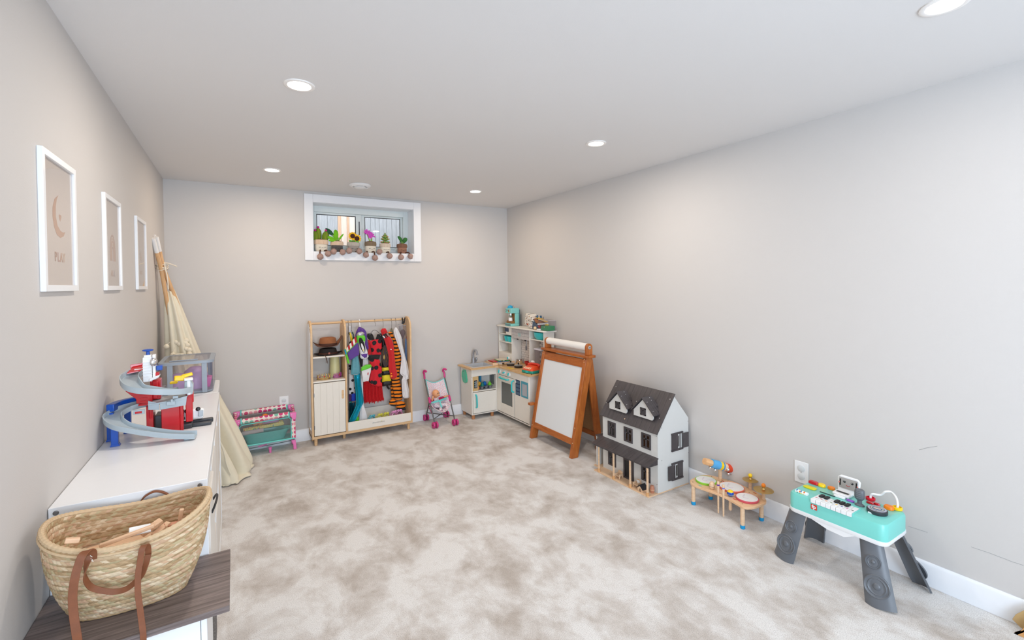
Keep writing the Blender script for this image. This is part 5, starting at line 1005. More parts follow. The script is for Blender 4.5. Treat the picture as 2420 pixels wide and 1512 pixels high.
# left cabinet
bx('side_panel', KW, t, lx0, lx0 + .012, ly, yb, kz0, kz1); bx('cabinet_floor', KW, t, lx0 + .012, xr, ly, yb, kz0, kz0 + .012); bx('sink_panel', KW, t, lx0 + .012, lx1, ly, ly + .012, .472, kz1)
bx('niche_shelf', KW, t, lx0 + .012, lx1, ly + .002, yb - .02, .300, .312); bx('niche_back', KW, t, lx0 + .012, lx1, yb - .11, yb - .10, .312, .53)
bx('stove_post', KW, t, lx1 - .012, lx1, ly, ly + .012, kz0 + .012, .472); bx('niche_side', KW, t, lx1 - .008, lx1, ly + .012, yb - .11, .312, .472)
MB().box(lx1 - .010, lx1 - .0085, ly + .05, yb - .14, .345, .455).out('oven_window', M('smoked acrylic', (120, 126, 126), .2), t, flat=True)
bx('microwave_panel', M('tan birch panel', (210, 176, 124), .45), t, lx0 + .012, 2.283, ly, ly + .012, .312, .472)
MB().box(2.228, 2.268, ly - .001, ly, .345, .430).out('keypad_label', BLACK, t, flat=True)
KEYL = M('pale grey label print', (186, 194, 204), .5)
for k in range(3): MB().box(2.233, 2.241, ly - .0016, ly - .001, .356 + k * .024, .364 + k * .024).out('keypad_key', M('pale cyan print', (150, 206, 206), .5), t, flat=True)
for r in range(6):
    for c in range(2): MB().box(2.245 + c * .009, 2.252 + c * .009, ly - .0016, ly - .001, .352 + r * .0115, .360 + r * .0115).out('keypad_key', KEYL, t, flat=True)
d1_ = bx('door', KW, t, lx0 + .014, lx1 - .014, ly - .006, ly + .004, .068, .296)
def handle(par, a, b, out, r=.0085, mat=TEAL):
    a, b, out = Vector(a), Vector(b), Vector(out); d = (b - a).normalized(); MB().tube([a, a + out * .55 + d * .004, a + out + d * .020, b + out - d * .020, b + out * .55 - d * .004, b], r, 12, smooth=5).out('handle', mat, par)
h0, h1 = ka(262, 1135, y=ly), ka(268, 1280, y=ly); handle(d1_, (h0.x, ly - .006, h0.z), (h1.x, ly - .006, h1.z), (0, -.024, 0))
P = [ka(X, Y, x=lx0) for X, Y in ((112, 865), (125, 843), (150, 850), (160, 880), (172, 960), (170, 990), (150, 1000), (128, 985), (112, 920))]
sr = MB().prism([V(lx0, p.y, p.z) for p in P], (-.012, 0, 0)).out('towel_holder', M('mint green plastic', (60, 190, 150), .25, coat=.4), t, bev=.004)
MB().prism([V(lx0 - .0122, ka(132, 862, x=lx0).y + .008 * math.cos(a), ka(132, 862, x=lx0).z + .006 * math.sin(a)) for a in [2 * PI * k / 12 for k in range(12)]], (-.0006, 0, 0)).out('hole', DGREY, sr)
for X, Y, pl in ((217, 903, 'x'),): MB().sph(V(lx0 + .003, ly - .001, .468), .003, 6).out('screw', DGREY, t)
# right cabinet facing left
bx('stove_panel', KW, t, rx, rx + .012, 4.118, ry1, .478, kz1); bx('side_panel', KW, t, rx, xr, ry0, ry0 + .012, kz0, kz1); bx('cabinet_floor', KW, t, rx, xr, ry0 + .012, ry1, kz0, kz0 + .012)
bx('divider', KW, t, rx + .012, xr - .01, 4.112, 4.122, kz0 + .012, kz1); bx('back_panel', KW, t, xr - .006, xr, ry0 + .012, yb, kz0, kz1)
od = T('x', None, None) if False else None
ov_ = MB(); y0, y1, z0, z1 = 4.124, 4.476, .072, .474; a0, a1, b0, b1 = 4.160, 4.398, .170, .408
ov_.box(rx - .005, rx + .006, y0, a0, z0, z1).box(rx - .005, rx + .006, a1, y1, z0, z1).box(rx - .005, rx + .006, a0, a1, z0, b0).box(rx - .005, rx + .006, a0, a1, b1, z1); ovd = ov_.out('oven_door', KW, t, bev=.0015)
MB().box(rx + .001, rx + .003, a0, a1, b0, b1).out('oven_glass', glassm('smoked oven acrylic', (216, 220, 218), .12, .45, 1.4, (150, 154, 152)), ovd, flat=True)
bx('oven_shelf', KW, t, rx + .02, xr - .02, 4.124, ry1, .276, .284)
bx('corner_post', KW, t, rx - .001, rx + .012, 4.478, ry1 + .012, kz0, kz1)
bx('oven_back', KW, t, xr - .05, xr - .045, 4.124, 4.49, kz0 + .02, .47)
a, b = ka(555, 950, x=rx), ka(648, 975, x=rx); handle(ovd, (rx - .005, a.y, .452), (rx - .005, b.y, .452), (-.024, 0, 0))
fd = bx('fridge_door', KW, t, rx - .005, rx + .006, ry0 + .006, 4.112, .072, .554)
a, b = ka(700, 965, x=rx), ka(708, 1110, x=rx); handle(fd, (rx - .005, a.y - .012, a.z - .006), (rx - .005, a.y - .012, b.z + .006), (-.026, 0, 0))
A, B = ka(728, 955, x=rx), ka(783, 1150, x=rx); MB().box(rx - .0062, rx - .005, B.y, A.y, B.z, A.z).out('keypad_sticker', M('navy sticker', (28, 50, 82), .5), fd, flat=True)
for r in range(4):
    for c in range(3):
        yy = B.y + (A.y - B.y) * (.10 + .29 * c); zz = B.z + (A.z - B.z) * (.05 + .24 * r)
        if (r, c) == (3, 2): continue
        MB().box(rx - .0068, rx - .0062, yy, yy + (A.y - B.y) * .20, zz, zz + (A.z - B.z) * .17).out('keypad_key', M('slate key print', (92, 116, 140), .5), fd, flat=True)
MB().box(rx - .0068, rx - .0062, B.y + .075, B.y + .088, A.z - .035, A.z - .012).out('keypad_symbol', WPLAS, fd, flat=True)
A, B = ka(793, 972, x=rx), ka(875, 1185, x=rx); BLUF = M('blue grey sticker frame', (72, 152, 172), .5); m = MB(); w_ = .018
m.box(rx - .008, rx - .005, B.y, B.y + w_, B.z, A.z).box(rx - .008, rx - .005, A.y - w_, A.y, B.z, A.z).box(rx - .008, rx - .005, B.y + w_, A.y - w_, B.z, B.z + w_).box(rx - .008, rx - .005, B.y + w_, A.y - w_, A.z - w_ - .008, A.z); m.out('ice_maker_frame', BLUF, fd, bev=.0015)
MB().box(rx - .0058, rx - .005, B.y + w_, A.y - w_, B.z + w_, A.z - w_).out('ice_maker_recess', M('pale grey acrylic', (176, 178, 184), .2), fd, flat=True)
for n, (X, Y) in enumerate(((543, 862), (598, 878), (652, 898))):
    p = ka(X, Y, x=rx); k_ = MB().lathe([(.023, 0), (.023, .004), (.016, .010), (.0001, .010)], (rx, p.y, p.z), 24, (-1, 0, 0)).out('knob_base', WPLAS, t)
    q = MB(); q.cbox((rx - .015, p.y, p.z), (.016, .014, .038), ((.35, 1.2, .55)[n], 0, 0)); q.out('knob_grip', TEAL, k_, bev=.005)
p = ka(655, 722, x=2.70)
for k, (x, y) in enumerate(((lx0 + .03, ly + .03), (lx1 - .05, ly + .03), (lx0 + .03, yb - .03), (rx + .12, ry0 + .03), (xr - .04, ry0 + .04))): MB().lathe([(.0175, 0.001), (.0185, kz0)], (x, y, 0), 16).out('foot', wood('orange brown foot wood', (176, 116, 72), (200, 140, 92), .5), t)
# worktop
CT = .572
WT = wood('worktop wood', (202, 160, 108), (224, 186, 136), .4, (4, 4, 10), 3)
sx0, sx1, sy0, sy1 = 2.222, 2.468, 4.500, 4.735
m = MB(); m.prism([V(*p, kz1) for p in ((lx0 - .035, 4.445), (sx0, 4.445), (sx0, yb), (lx0 - .035, yb))], (0, 0, CT - kz1)); m.prism([V(*p, kz1) for p in ((sx0, 4.445), (sx1, 4.445), (sx1, sy0), (sx0, sy0))], (0, 0, CT - kz1)); m.prism([V(*p, kz1) for p in ((sx0, sy1), (sx1, sy1), (sx1, yb), (sx0, yb))], (0, 0, CT - kz1)); m.prism([V(*p, kz1) for p in ((sx1, 4.445), (rx - .02, 4.425), (rx - .02, 3.80), (2.60, 3.79), (xr, 3.79), (xr, yb), (sx1, yb))], (0, 0, CT - kz1)); m.out('worktop', WT, t)
GP = M('light grey plastic', (186, 190, 196), .4)
m = MB(); z = CT; m.loft([[V(x, y, zz) for x, y in ((sx0 - i, sy0 - i), (sx1 + i, sy0 - i), (sx1 + i, sy1 + i), (sx0 - i, sy1 + i))] for i, zz in ((.012, z), (.010, z + .004), (-.006, z + .004), (-.014, z - .055))], cap=False); m.box(sx0 + .013, sx1 - .013, sy0 + .013, sy1 - .013, z - .058, z - .054); m.out('sink_basin', GP, t)
f = ka(215, 765, z=CT); fx, fy = f.x, min(f.y, 4.765)
fa = MB().lathe([(.026, 0), (.024, .006), (.019, .02), (.018, .045), (.014, .065), (.0001, .066)], (fx, fy - .01, CT), 20).out('faucet', M('silver grey plastic', (160, 162, 168), .3, .4), t)
MB().tube([(fx, fy - .01, CT + .05), (fx, fy - .01, CT + .11), (fx + .004, fy - .03, CT + .150), (fx + .012, fy - .065, CT + .150), (fx + .016, fy - .085, CT + .105)], [.0125, .0115], 12, smooth=5).out('spout', MATS['silver grey plastic'], fa); MB().sph((fx + .040, fy - .008, CT + .045), (.014, .012, .022), 14).tube([(fx + .01, fy - .01, CT + .02), (fx + .04, fy - .008, CT + .02)], .008, 8).out('tap_lever', MATS['silver grey plastic'], fa)
# hutch
hx, hy0, hy1, hz1 = 2.70, 3.835, 4.775, .985
for y in (hy1 - .010, 4.468, 4.098, hy0): bx('hutch_panel', KW, t, hx + (0 if y < 4.7 else 0), xr, y, y + .010, CT, hz1)
MB().prism([V(hx - .02, 3.80, hz1), V(hx + .04, 3.79, hz1), V(xr, 3.79, hz1), V(xr, 4.785, hz1), V(hx - .01, 4.785, hz1), V(hx - .03, 4.76, hz1), V(hx - .028, 3.84, hz1)], (0, 0, .014)).out('hutch_top', KW, t, bev=.003)
for z, ya, yb2 in ((.895, 4.478, 4.766), (.800, 4.478, 4.766), (.672, 4.478, 4.766), (.885, 3.845, 4.098), ): bx('hutch_shelf', KW, t, hx, xr, ya, yb2, z, z + .009)
bx('hutch_drop', KW, t, hx, hx + .008, 4.478, 4.766, CT, .672)
bx('hutch_back', M('pale inner board', (214, 210, 196), .5), t, xr - .006, xr, 4.478, 4.766, .672, .985); bx('hutch_back', KW, t, xr - .006, xr, 3.845, 4.098, .885, .985)
bx('clock_panel', KW, t, hx, hx + .008, 4.480, 4.600, .905, .985); A, B = ka(600, 362, x=hx), ka(645, 410, x=hx); MB().box(hx - .0008, hx, B.y, A.y, B.z, A.z).out('clock_sticker', M('navy sticker', (28, 50, 82), .5), t, flat=True)
for r in range(3):
    for c in range(3): MB().box(hx - .0014, hx - .0008, B.y + .008 + c * (A.y - B.y - .01) / 3, B.y + .008 + c * (A.y - B.y - .01) / 3 + .012, B.z + .006 + r * .016, B.z + .015 + r * .016).out('clock_mark', M('slate key print', (92, 116, 140), .5), t, flat=True)
GHW = wood('grey washed wood', (176, 172, 172), (200, 196, 194), .6, (3, 14, 14), 3)
hd = MB().prism([V(hx - .004, 4.108, .872), V(hx - .004, 4.468, .872), V(hx - .004, 4.468, .955), V(hx + .002, 4.468, .984), V(hx + .002, 4.108, .984), V(hx - .004, 4.108, .955)], (.006, 0, 0)).out('range_hood', GHW, t, bev=.001)
for k in (1, 2): MB().box(hx - .0046, hx - .004, 4.11, 4.466, .872 + .036 * k, .8735 + .036 * k).out('hood_seam', M('grey seam', (140, 136, 134), .7), hd, flat=True)
A = ka(770, 443, x=hx)
for r in range(3):
    for c in range(3): MB().box(hx - .0052, hx - .0045, A.y - .03 + c * .022, A.y - .018 + c * .022, A.z - .018 + r * .013, A.z - .010 + r * .013).out('hood_mark', M('pale cyan print', (150, 206, 206), .5), hd, flat=True)
# tiled back of the stove: printed board with tiles
TB = M('grey tile print', (238, 232, 228), .6, var=.04); GRT = M('tile joint print', (176, 170, 168), .7)
tb_ = MB().box(xr - .004, xr - .001, 3.845, 4.468, CT, .885).out('tile_board', GRT, t, flat=True)
rr = random.Random(5); me = None; zz = CT + .002; row = 0
while zz < .872:
    y = 3.848 - (row % 2) * .028
    while y < 4.465:
        a_, b_ = max(y, 3.848), min(y + .054, 4.466)
        if b_ - a_ > .008 and not (4.094 < (a_ + b_) / 2 < 4.110): MB().box(xr - .0052, xr - .004, a_, b_ - .003, zz, zz + .0225).out('tile', TB, tb_, flat=True)
        y += .056
    zz += .0258; row += 1
for X, Y in ((712, 538), (712, 683), (880, 468)):
    q = ka(X, Y, y=4.478 if X < 800 else 4.108); MB().sph(q, .0035, 8).out('screw', DGREY, t)
for yy in (4.36, 4.20): MB().box(hx + .004, hx + .016, yy - .012, yy + .012, .858, .872).out('utensil_hook', BLACK, t, bev=.002)
# things on and in the kitchen ----------------------------------------------------
def tk(px, py, z, **k): return ka(px, py, z=z)
# spatula hanging
q = ka(845, 600, x=2.74); t = T('toy_spatula', 'small grey toy spatula hanging over the stove of the play kitchen', 'toy spatula', (q.x, q.y, .8)); MB().tube([ka(850, 480, x=2.74), ka(852, 560, x=2.74)], .002, 6).out('handle', STEEL, t); p0 = ka(848, 585, x=2.74); m = MB(); m.cbox(p0 + V(0, 0, -.012), (.003, .036, .044)).tube([p0 + V(0, 0, .03), p0], .0035, 6); m.out('blade', STEEL, t, bev=.001)
def pot(c, r, h, mat, label, name='toy_pot', long=None, ears=False, lid=None, dirv=(-1, 0, 0), fill=False):
    t = T(name, label, name.replace('toy_', 'toy '), tuple(c), group='toy cookware on the worktop')
    MB().lathe([(.0001, 0), (r * .94, 0), (r, .004), (r, h), (r + .003, h + .001), (r - .002, h), (r - .003, .005), (.0001, .004)], c, 32).out('pan_body', mat, t)
    dv = Vector(dirv).normalized()
    if long: MB().tube([Vector(c) + dv * r + V(0, 0, h * .8), Vector(c) + dv * (r + long) + V(0, 0, h * .9)], [.006, .005], 8, flat=.6).out('handle', BLACK if long > .03 else mat, t)
    if ears:
        for s in (-1, 1):
            e = dv * s; sd = e.cross(V(0, 0, 1)); MB().tube([Vector(c) + e * r + sd * .012 + V(0, 0, h * .8), Vector(c) + e * (r + .016) + sd * .010 + V(0, 0, h * .85), Vector(c) + e * (r + .016) - sd * .010 + V(0, 0, h * .85), Vector(c) + e * r - sd * .012 + V(0, 0, h * .8)], .0028, 6, smooth=3).out('handle', mat, t)
    if lid:
        MB().lathe([(r + .002, h), (r * .8, h + .006), (r * .3, h + .012), (.0001, h + .013)], c, 28).out('lid', lid, t); MB().lathe([(.004, h + .012), (.008, h + .02), (.010, h + .028), (.0001, h + .03)], c, 14).out('lid_knob', BLACK if lid is not BLACK else CHROME, t)
    return t
GLID = M('clear lid plastic', (150, 146, 142), .15, .3, coat=.5)
Z = CT + .001
pot(tuple(ka(555, 792, z=Z)), .040, .030, CHROME, 'low stainless toy pan nearest the sink on the play kitchen', 'toy_pan', ears=True, dirv=(.7, .7, 0))
BKP = M('black enamel pan', (30, 28, 30), .35, coat=.3)
pot(tuple(ka(668, 797, z=Z)), .044, .022, BKP, 'black toy frying pan with glass lid, left of the two black pans', 'toy_pan', long=.05, lid=GLID, dirv=(-1, .35, 0))
pot(tuple(ka(757, 820, z=Z)), .046, .022, BKP, 'black toy frying pan with glass lid, right one beside the orange telephone', 'toy_pan', long=.05, lid=GLID, dirv=(-1, .5, 0))
pot(tuple(ka(755, 775, z=Z) + V(.03, .02, 0)), .050, .052, CHROME, 'tall stainless toy pot at the back of the stove', 'toy_pot', ears=True, dirv=(.5, 1, 0))
c = ka(852, 795, z=Z); t = MB().lathe([(.0001, .0), (.026, 0), (.040, .020), (.044, .042), (.041, .042), (.036, .020), (.022, .004), (.0001, .003)], (c.x + .02, c.y, Z), 28).out('toy_bowl', RED); tag(t, 'red plastic toy bowl beside the pans on the play kitchen', 'toy bowl')
c = ka(665, 830, z=Z); t = T('paper_stars', 'yellow felt flame shapes lying at the front edge of the stove', 'toy', tuple(c))
for dx, dy in ((0, .035), (.0, -.03)): MB().prism([V(c.x + dx + .03 * (1 if k % 2 else .5) * math.cos(2 * PI * k / 14), c.y + dy + .03 * (1 if k % 2 else .5) * math.sin(2 * PI * k / 14), Z) for k in range(14)], (0, 0, .0015)).out('felt_shape', YEL, t)
# board game tray
def tilted(name, label, c, size, mat, rz, group=None, cat='box', parts=None, bev=.002):
    t = T(name, label, cat, tuple(c), rz, group, local=True); return t
gz = ka(480, 745, z=Z); t = T('wooden_tray', 'pale wooden tray holding board books beside the sink of the play kitchen', 'tray', (2.60, 4.56, Z), -.10, local=True)
for b in ((-.135, .135, -.095, .095, 0, .006), (-.135, .135, -.095, -.088, .006, .030), (-.135, .135, .088, .095, .006, .030), (-.135, -.128, -.088, .088, .006, .030), (.128, .135, -.088, .088, .006, .022)): MB().box(*b).out('tray_side' if b[5] > .01 else 'tray_base', PALEW, t, bev=.001)
BK = [M('book cover ' + n, c, .35, var=.35, scale=22) for n, c in (('green', (70, 150, 70)), ('red', (190, 60, 50)), ('blue', (60, 110, 170)), ('brown', (150, 96, 66)), ('cream', (226, 212, 186)), ('dark', (52, 58, 66)))]
for n, (x, y, sx_, sy_, z, h, mt, rz_, lb) in enumerate([(-.07, .02, .09, .13, .007, .030, BK[1], .1, 'red board book at the left end of the wooden tray'), (.01, -.012, .13, .13, .007, .026, BK[2], -.08, 'thick blue and multicoloured board book in the middle of the wooden tray'), (.01, -.010, .125, .125, .0335, .012, BK[0], -.02, 'green board book on top of the blue one in the wooden tray'), (.085, .015, .075, .12, .007, .034, BK[3], .05, 'brown board book at the right end of the wooden tray'), (.012, -.008, .12, .12, .046, .004, BK[4], .06, 'thin cream booklet on top of the books in the wooden tray')]):
    b = T('board_book', lb, 'book', (2.60 + x * math.cos(-.1) - y * math.sin(-.1), 4.56 + x * math.sin(-.1) + y * math.cos(-.1), Z + z), -.1 + rz_, 'board books in the wooden tray', local=True)
    MB().box(-sx_ / 2, sx_ / 2, -sy_ / 2, sy_ / 2, 0, h).out('cover', mt, b, bev=.002)
    for k in range(5): MB().box(-sx_ / 2 + .004 + k * (sx_ - .008) / 5, -sx_ / 2 + .001 + (k + 1) * (sx_ - .008) / 5, -sy_ / 2 - .0006, -sy_ / 2, h * .2, h * .85).out('spine_print', BK[(k + n) % 6], b, flat=True)
# turquoise knob on hutch drop
p = V(hx, 4.545, .625); t = kit; k_ = MB().lathe([(.020, 0), (.020, .004), (.014, .010), (.0001, .010)], p, 24, (-1, 0, 0)).out('knob_base', WPLAS, t); MB().cbox(p + V(-.014, 0, 0), (.012, .016, .034), (.15, 0, 0)).out('knob_grip', TEAL, k_, bev=.005)
# shelf contents
c = ka(620, 490, x=2.765); bowl = lambda c, r, h, lb: tag(MB().lathe([(.0001, 0), (r * .72, 0), (r * .93, h * .4), (r, h), (r - .003, h), (r * .9, h * .4), (.0001, .004)], c, 28).out('toy_bowl', TEAL), lb, 'toy bowl', 'turquoise bowls on the play kitchen shelves')
bowl((2.768, 4.660, .8095), .050, .062, 'turquoise toy cup left on the upper left shelf of the play kitchen'); bowl((2.760, 4.572, .8095), .052, .064, 'turquoise toy cup right on the upper left shelf of the play kitchen')
tag(MB().sph((2.745, 4.500, .8262), (.014, .012, .016), 14).out('wooden_egg', wood('brown egg wood', (150, 96, 54), (176, 120, 74))), 'small brown wooden egg beside the turquoise cups', 'toy egg')
tag(MB().lathe([(.0001, 0), (.058, 0), (.088, .022), (.096, .050), (.099, .074), (.095, .074), (.090, .045), (.05, .006), (.0001, .004)], (2.758, 3.975, .8945), 36, sx=.6, sy=1).out('toy_bowl', TEAL), 'large turquoise toy bowl on the right shelf under the kitchen top', 'toy bowl', 'turquoise bowls on the play kitchen shelves')
# clear canister and objects right
c = V(2.755, 3.965, 0); t = T('clear_canister', 'clear square canister with lid on the right side of the play kitchen worktop', 'canister', (c.x, c.y, Z)); p0 = ka(930, 600, x=2.72); p1 = ka(1060, 575, x=2.72)
MB().loft([rrect(c.x - .05, c.x + .05, c.y - .06, c.y + .06, z, .014) for z in (Z, Z + .002, .79)], cap=False).out('canister_body', CLEARP, t); MB().loft([rrect(c.x - .055, c.x + .055, c.y - .066, c.y + .066, z, .014) for z in (.788, .800)]).out('canister_lid', M('frosted lid', (216, 216, 228), .3), t)
for n, (dx, dy, z, mt, lb) in enumerate(((-.075, .03, .665, WPLAS, 'white toy bottle'), (-.08, .05, .635, M('pale pink plastic', (236, 206, 212), .4), 'pale pink toy jar'))): tag(MB().cbox((c.x + dx, c.y + dy + .02, z - .02), (.03, .04, .05), (.4, .3 * n, 0)).out('toy_jar', mt, bev=.006), lb + ' beside the clear canister on the play kitchen', 'toy jar')
tag(MB().box(c.x - .10, c.x - .06, c.y + .015, c.y + .10, Z, .612).out('toy_carton', M('pale lilac carton', (206, 200, 220), .6), bev=.004), 'pale carton under the toy jars on the play kitchen', 'toy box')
# orange toy telephone
c = ka(880, 850, z=Z); t = T('toy_telephone', 'orange and teal toy telephone at the right end of the kitchen worktop', 'toy telephone', (2.60, 3.915, Z), .15, local=True)
OT = M('bright orange plastic', (232, 78, 30), .35, coat=.2); TT = M('sea green plastic', (30, 150, 132), .35)
MB().loft([rrect(-.075, .075, -.085, .085, z, .025) for z in (.001, .028)]).out('base', TT, t, bev=.004); MB().loft([rrect(-.072, .072, -.08, .08, .028, .025), rrect(-.060, .06, -.07, .07, .052, .02), rrect(-.03, .055, -.055, .055, .068, .02)]).out('top_shell', OT, t, bev=.004)
for k in range(5): MB().cbox((-.058, -.045 + k * .022, .052), (.030, .010, .006), (0, -.5, 0)).out('button', M('cream button', (240, 220, 186), .5), t, bev=.002)
MB().tube([V(.035, -.085, .066), V(.045, -.05, .080), V(.045, .05, .080), V(.035, .085, .066)], [.016, .012, .012, .016], 12).out('handset', M('red orange plastic', (218, 62, 44), .35), t)
MB().box(-.0762, -.074, -.03, .01, .008, .022).out('side_label', TEAL, t); MB().tube([V(-.076, -.02, .01), V(-.10, -.03, -.012), V(-.105, -.06, -.018), V(-.09, -.085, -.004), V(-.07, -.08, .01)], .0022, 6, smooth=4).out('cord', BLACK, t)
# muffin tray with cupcakes in the niche
t = T('muffin_tray', 'grey toy muffin tray in the niche of the play kitchen', 'baking tray', (2.40, 4.55, .313)); MG = M('tray grey metal', (130, 136, 146), .35, .6)
MB().box(2.315, 2.475, 4.512, 4.60, .345, .349).out('tray_plate', MG, t, bev=.001)
for k in range(3):
    for r in range(2): MB().lathe([(.014, 0), (.021, .033)], (2.342 + .052 * k, 4.533 + .044 * r, .3135), 14, cap=False).lathe([(.0001, 0), (.014, 0)], (2.342 + .052 * k, 4.533 + .044 * r, .3135), 14, cap=False).out('cup', MG, t)
for n, (x, y, z, cols, lb) in enumerate([(2.347, 4.533, .350, (10, 120, 110), 'dark teal toy cupcake on the muffin tray'), (2.44, 4.533, .350, (110, 200, 40), 'lime green toy cupcake on the muffin tray'), (2.40, 4.577, .350, (20, 110, 190), 'blue toy cupcake at the back of the muffin tray'), (2.335, 4.577, .350, (240, 176, 30), 'yellow toy cupcake at the back left of the muffin tray')]):
    m = MB(); sc_ = 1.0; m.lathe([(.019, 0), (.023, .010)] + [(.024 - .003 * k - (.002 if k % 2 else 0), .010 + .0055 * k) for k in range(1, 6)] + [(.006, .042), (.0001, .044)], (x, y, z), 20)
    if n in (2, 3): m.lathe([(.018, -.0005), (.019, .032)], (x, y, z), 16)
    tag(m.out('toy_cupcake', M('cupcake %d' % n, cols, .45)), lb, 'toy cupcake', 'toy cupcakes in the kitchen niche')
tag(MB().sph((2.296, 4.535, .3345), (.012, .022, .021), 16).out('toy_orange', ORG), 'orange toy disc standing left of the muffin tray', 'toy'); tag(MB().tube([(2.372, 4.63, .313), (2.372, 4.63, .455)], .013, 14).out('toy_bottle', M('azure plastic', (20, 140, 190), .35)), 'tall azure toy bottle behind the muffin tray', 'toy bottle')
# coffee machine on the hutch top
HT = hz1 + .0145
E6 = lambda X, Y, x: at(1165 + X / 15.12, 700 + Y / 15.12, x=x)
AQ = M('aqua plastic', (134, 206, 200), .35, var=.02); BRO = M('caramel brown plastic', (146, 98, 48), .45)
t = T('toy_coffee_machine', 'aqua and brown toy coffee machine on top of the play kitchen', 'toy coffee machine', (2.755, 4.53, HT), group=None)
y0, y1 = 4.465, 4.595; X0 = 2.700
MB().box(X0 - .012, 2.800, y0, y1, HT, HT + .030).out('drip_base', AQ, t, bev=.004); MB().box(X0 - .0135, X0 - .012, y0 + .012, y1 - .006, HT + .008, HT + .024).out('drip_label', M('petrol sticker', (28, 84, 100), .5), t, flat=True)
for k in range(5): MB().box(X0 - .0142, X0 - .0135, y0 + .022 + k * .02, y0 + .030 + k * .02, HT + .013, HT + .018).out('label_mark', WPLAS, t, flat=True)
MB().prism([V(X0 + .004, y1 - .004, HT + .03), V(X0 + .004, y0 + .01, HT + .03), V(X0 + .004, y0 + .01, HT + .055), V(X0 + .004, y1 - .03, HT + .068), V(X0 + .004, y1 - .004, HT + .055)], (.08, 0, 0)).out('brown_base', BRO, t, bev=.003)
MB().box(X0 + .045, 2.790, y0 + .02, y1 - .014, HT + .055, HT + .150).out('brown_column', BRO, t, bev=.004); MB().box(X0 + .050, 2.80, y0, y0 + .022, HT + .03, HT + .150).out('side_column', AQ, t, bev=.006)
MB().box(X0 - .010, 2.800, y0 - .004, y1 - .005, HT + .148, HT + .205).out('head_box', AQ, t, bev=.006, segs=3)
MB().box(2.79, 2.815, y0 + .002, y1 - .02, HT, HT + .19).out('back_post', M('slate blue plastic', (80, 116, 124), .4), t, bev=.004)
MB().lathe([(.022, 0), (.022, .022), (.018, .026)], (X0 + .022, 4.527, HT + .122), 20).out('brew_head', CHROME, t); MB().lathe([(.016, 0), (.018, .014)], (X0 + .022, 4.527, HT + .108), 18).out('brew_ring', M('grey green plastic', (110, 150, 134), .4), t)
MB().sph((X0 + .03, 4.545, HT + .210), (.034, .030, .030), 20).out('pod_lid', M('bright azure plastic', (0, 158, 206), .3, coat=.3), t); MB().tube([(X0 + .05, 4.508 + .024 * math.cos(a), HT + .207 + .024 * math.sin(a)) for a in [PI * k / 12 for k in range(13)]], .0022, 6).out('wire_handle', STEEL, t)
for yy, zz, cc_, s_ in ((4.562, .182, BLACK, .004), (4.545, .180, BLACK, .004), (4.557, .168, BLACK, .0035), (4.582, .186, M('face pink', (190, 110, 120), .5), .005), (4.580, .165, BLACK, .003), (4.515, .178, M('leaf brown', (150, 84, 60), .5), .010), (4.507, .165, M('sticker orange', (220, 110, 40), .5), .007), (4.520, .165, M('sticker lime', (170, 190, 50), .5), .005)): MB().box(X0 - .0112, X0 - .010, yy - s_, yy + s_, HT + zz - s_, HT + zz + s_).out('face_mark', cc_, t, flat=True)
tag(MB().lathe([(.0001, 0), (.020, 0), (.024, .004), (.021, .038), (.017, .04), (.0001, .04)], (X0 + .018, 4.520, HT + .0575), 24).out('toy_cup', WPLAS), 'white toy cup under the spout of the coffee machine', 'toy cup')
# tilted fabric bin with dinosaur print
DIN = dots('cream fabric with small print', (222, 216, 206), [(50, 58, 62), (160, 120, 60), (120, 60, 60)], 42, .22, .9, 'yz', soft=.06, keep=.8)
t = T('storage_basket', 'cream printed fabric bin lying tilted beside the coffee machine', 'storage basket', (2.755, 4.35, HT))
F0 = [E6(X, Y, 2.70) for X, Y in ((1160, 600), (1415, 790), (1385, 1155), (1110, 1010))]
m = MB(); bk_ = [V(2.80, p.y - .015, max(p.z + .004, HT + .002)) for p in F0]; F0 = [V(p.x, p.y, max(p.z, HT + .0015)) for p in F0]
m.loft([F0, bk_]); m.out('bin_panel', DIN, t, bev=.008)
q = [E6(X, Y, 2.705) for X, Y in ((1400, 900), (1600, 1010), (1590, 1150), (1400, 1165))]; q = [V(p.x, p.y, max(p.z, HT + .0015)) for p in q]
MB().loft([q, [V(2.80, p.y, p.z) for p in q]]).out('bin_inside', M('slate blue lining', (76, 92, 112), .8), t, bev=.006)
p = E6(1230, 1000, 2.698); MB().sph(p, (.002, .014, .010), 12).out('red_patch', M('rust applique', (176, 84, 56), .8), t); 
def on_top(name, lb, X, Y, shape, mat, cat='toy', x=2.72):
    p = E6(X, Y, x); p.z = max(p.z, HT + .002); m = MB(); shape(m, p); return tag(m.out(name, mat, bev=.002), lb, cat)
sg = T('toy_sunglasses', 'blue toy sunglasses on top of the heap beside the fabric bin', 'sunglasses', tuple(E6(1650, 730, 2.72)))
for X in (1590, 1720): p = E6(X, 720 + (X - 1590) * .12, 2.705); MB().lathe([(.0001, 0), (.012, 0), (.0135, .002), (.012, .005), (.0001, .005)], p, 18, (-1, 0, .4)).out('lens', M('blue mirror lens', (40, 110, 140), .15, .3), sg); MB().tube([p + V(-.003, .0145 * math.cos(a), .0115 * math.sin(a)) for a in [2 * PI * k / 18 for k in range(18)]], .003, 6, loop=True).out('rim', M('navy plastic', (24, 54, 96), .35), sg)
MB().tube([E6(1520, 700, 2.70), E6(1530, 760, 2.76)], .003, 6).tube([E6(1800, 740, 2.70), E6(1800, 820, 2.77)], .003, 6).out('temple', MATS['navy plastic'], sg)
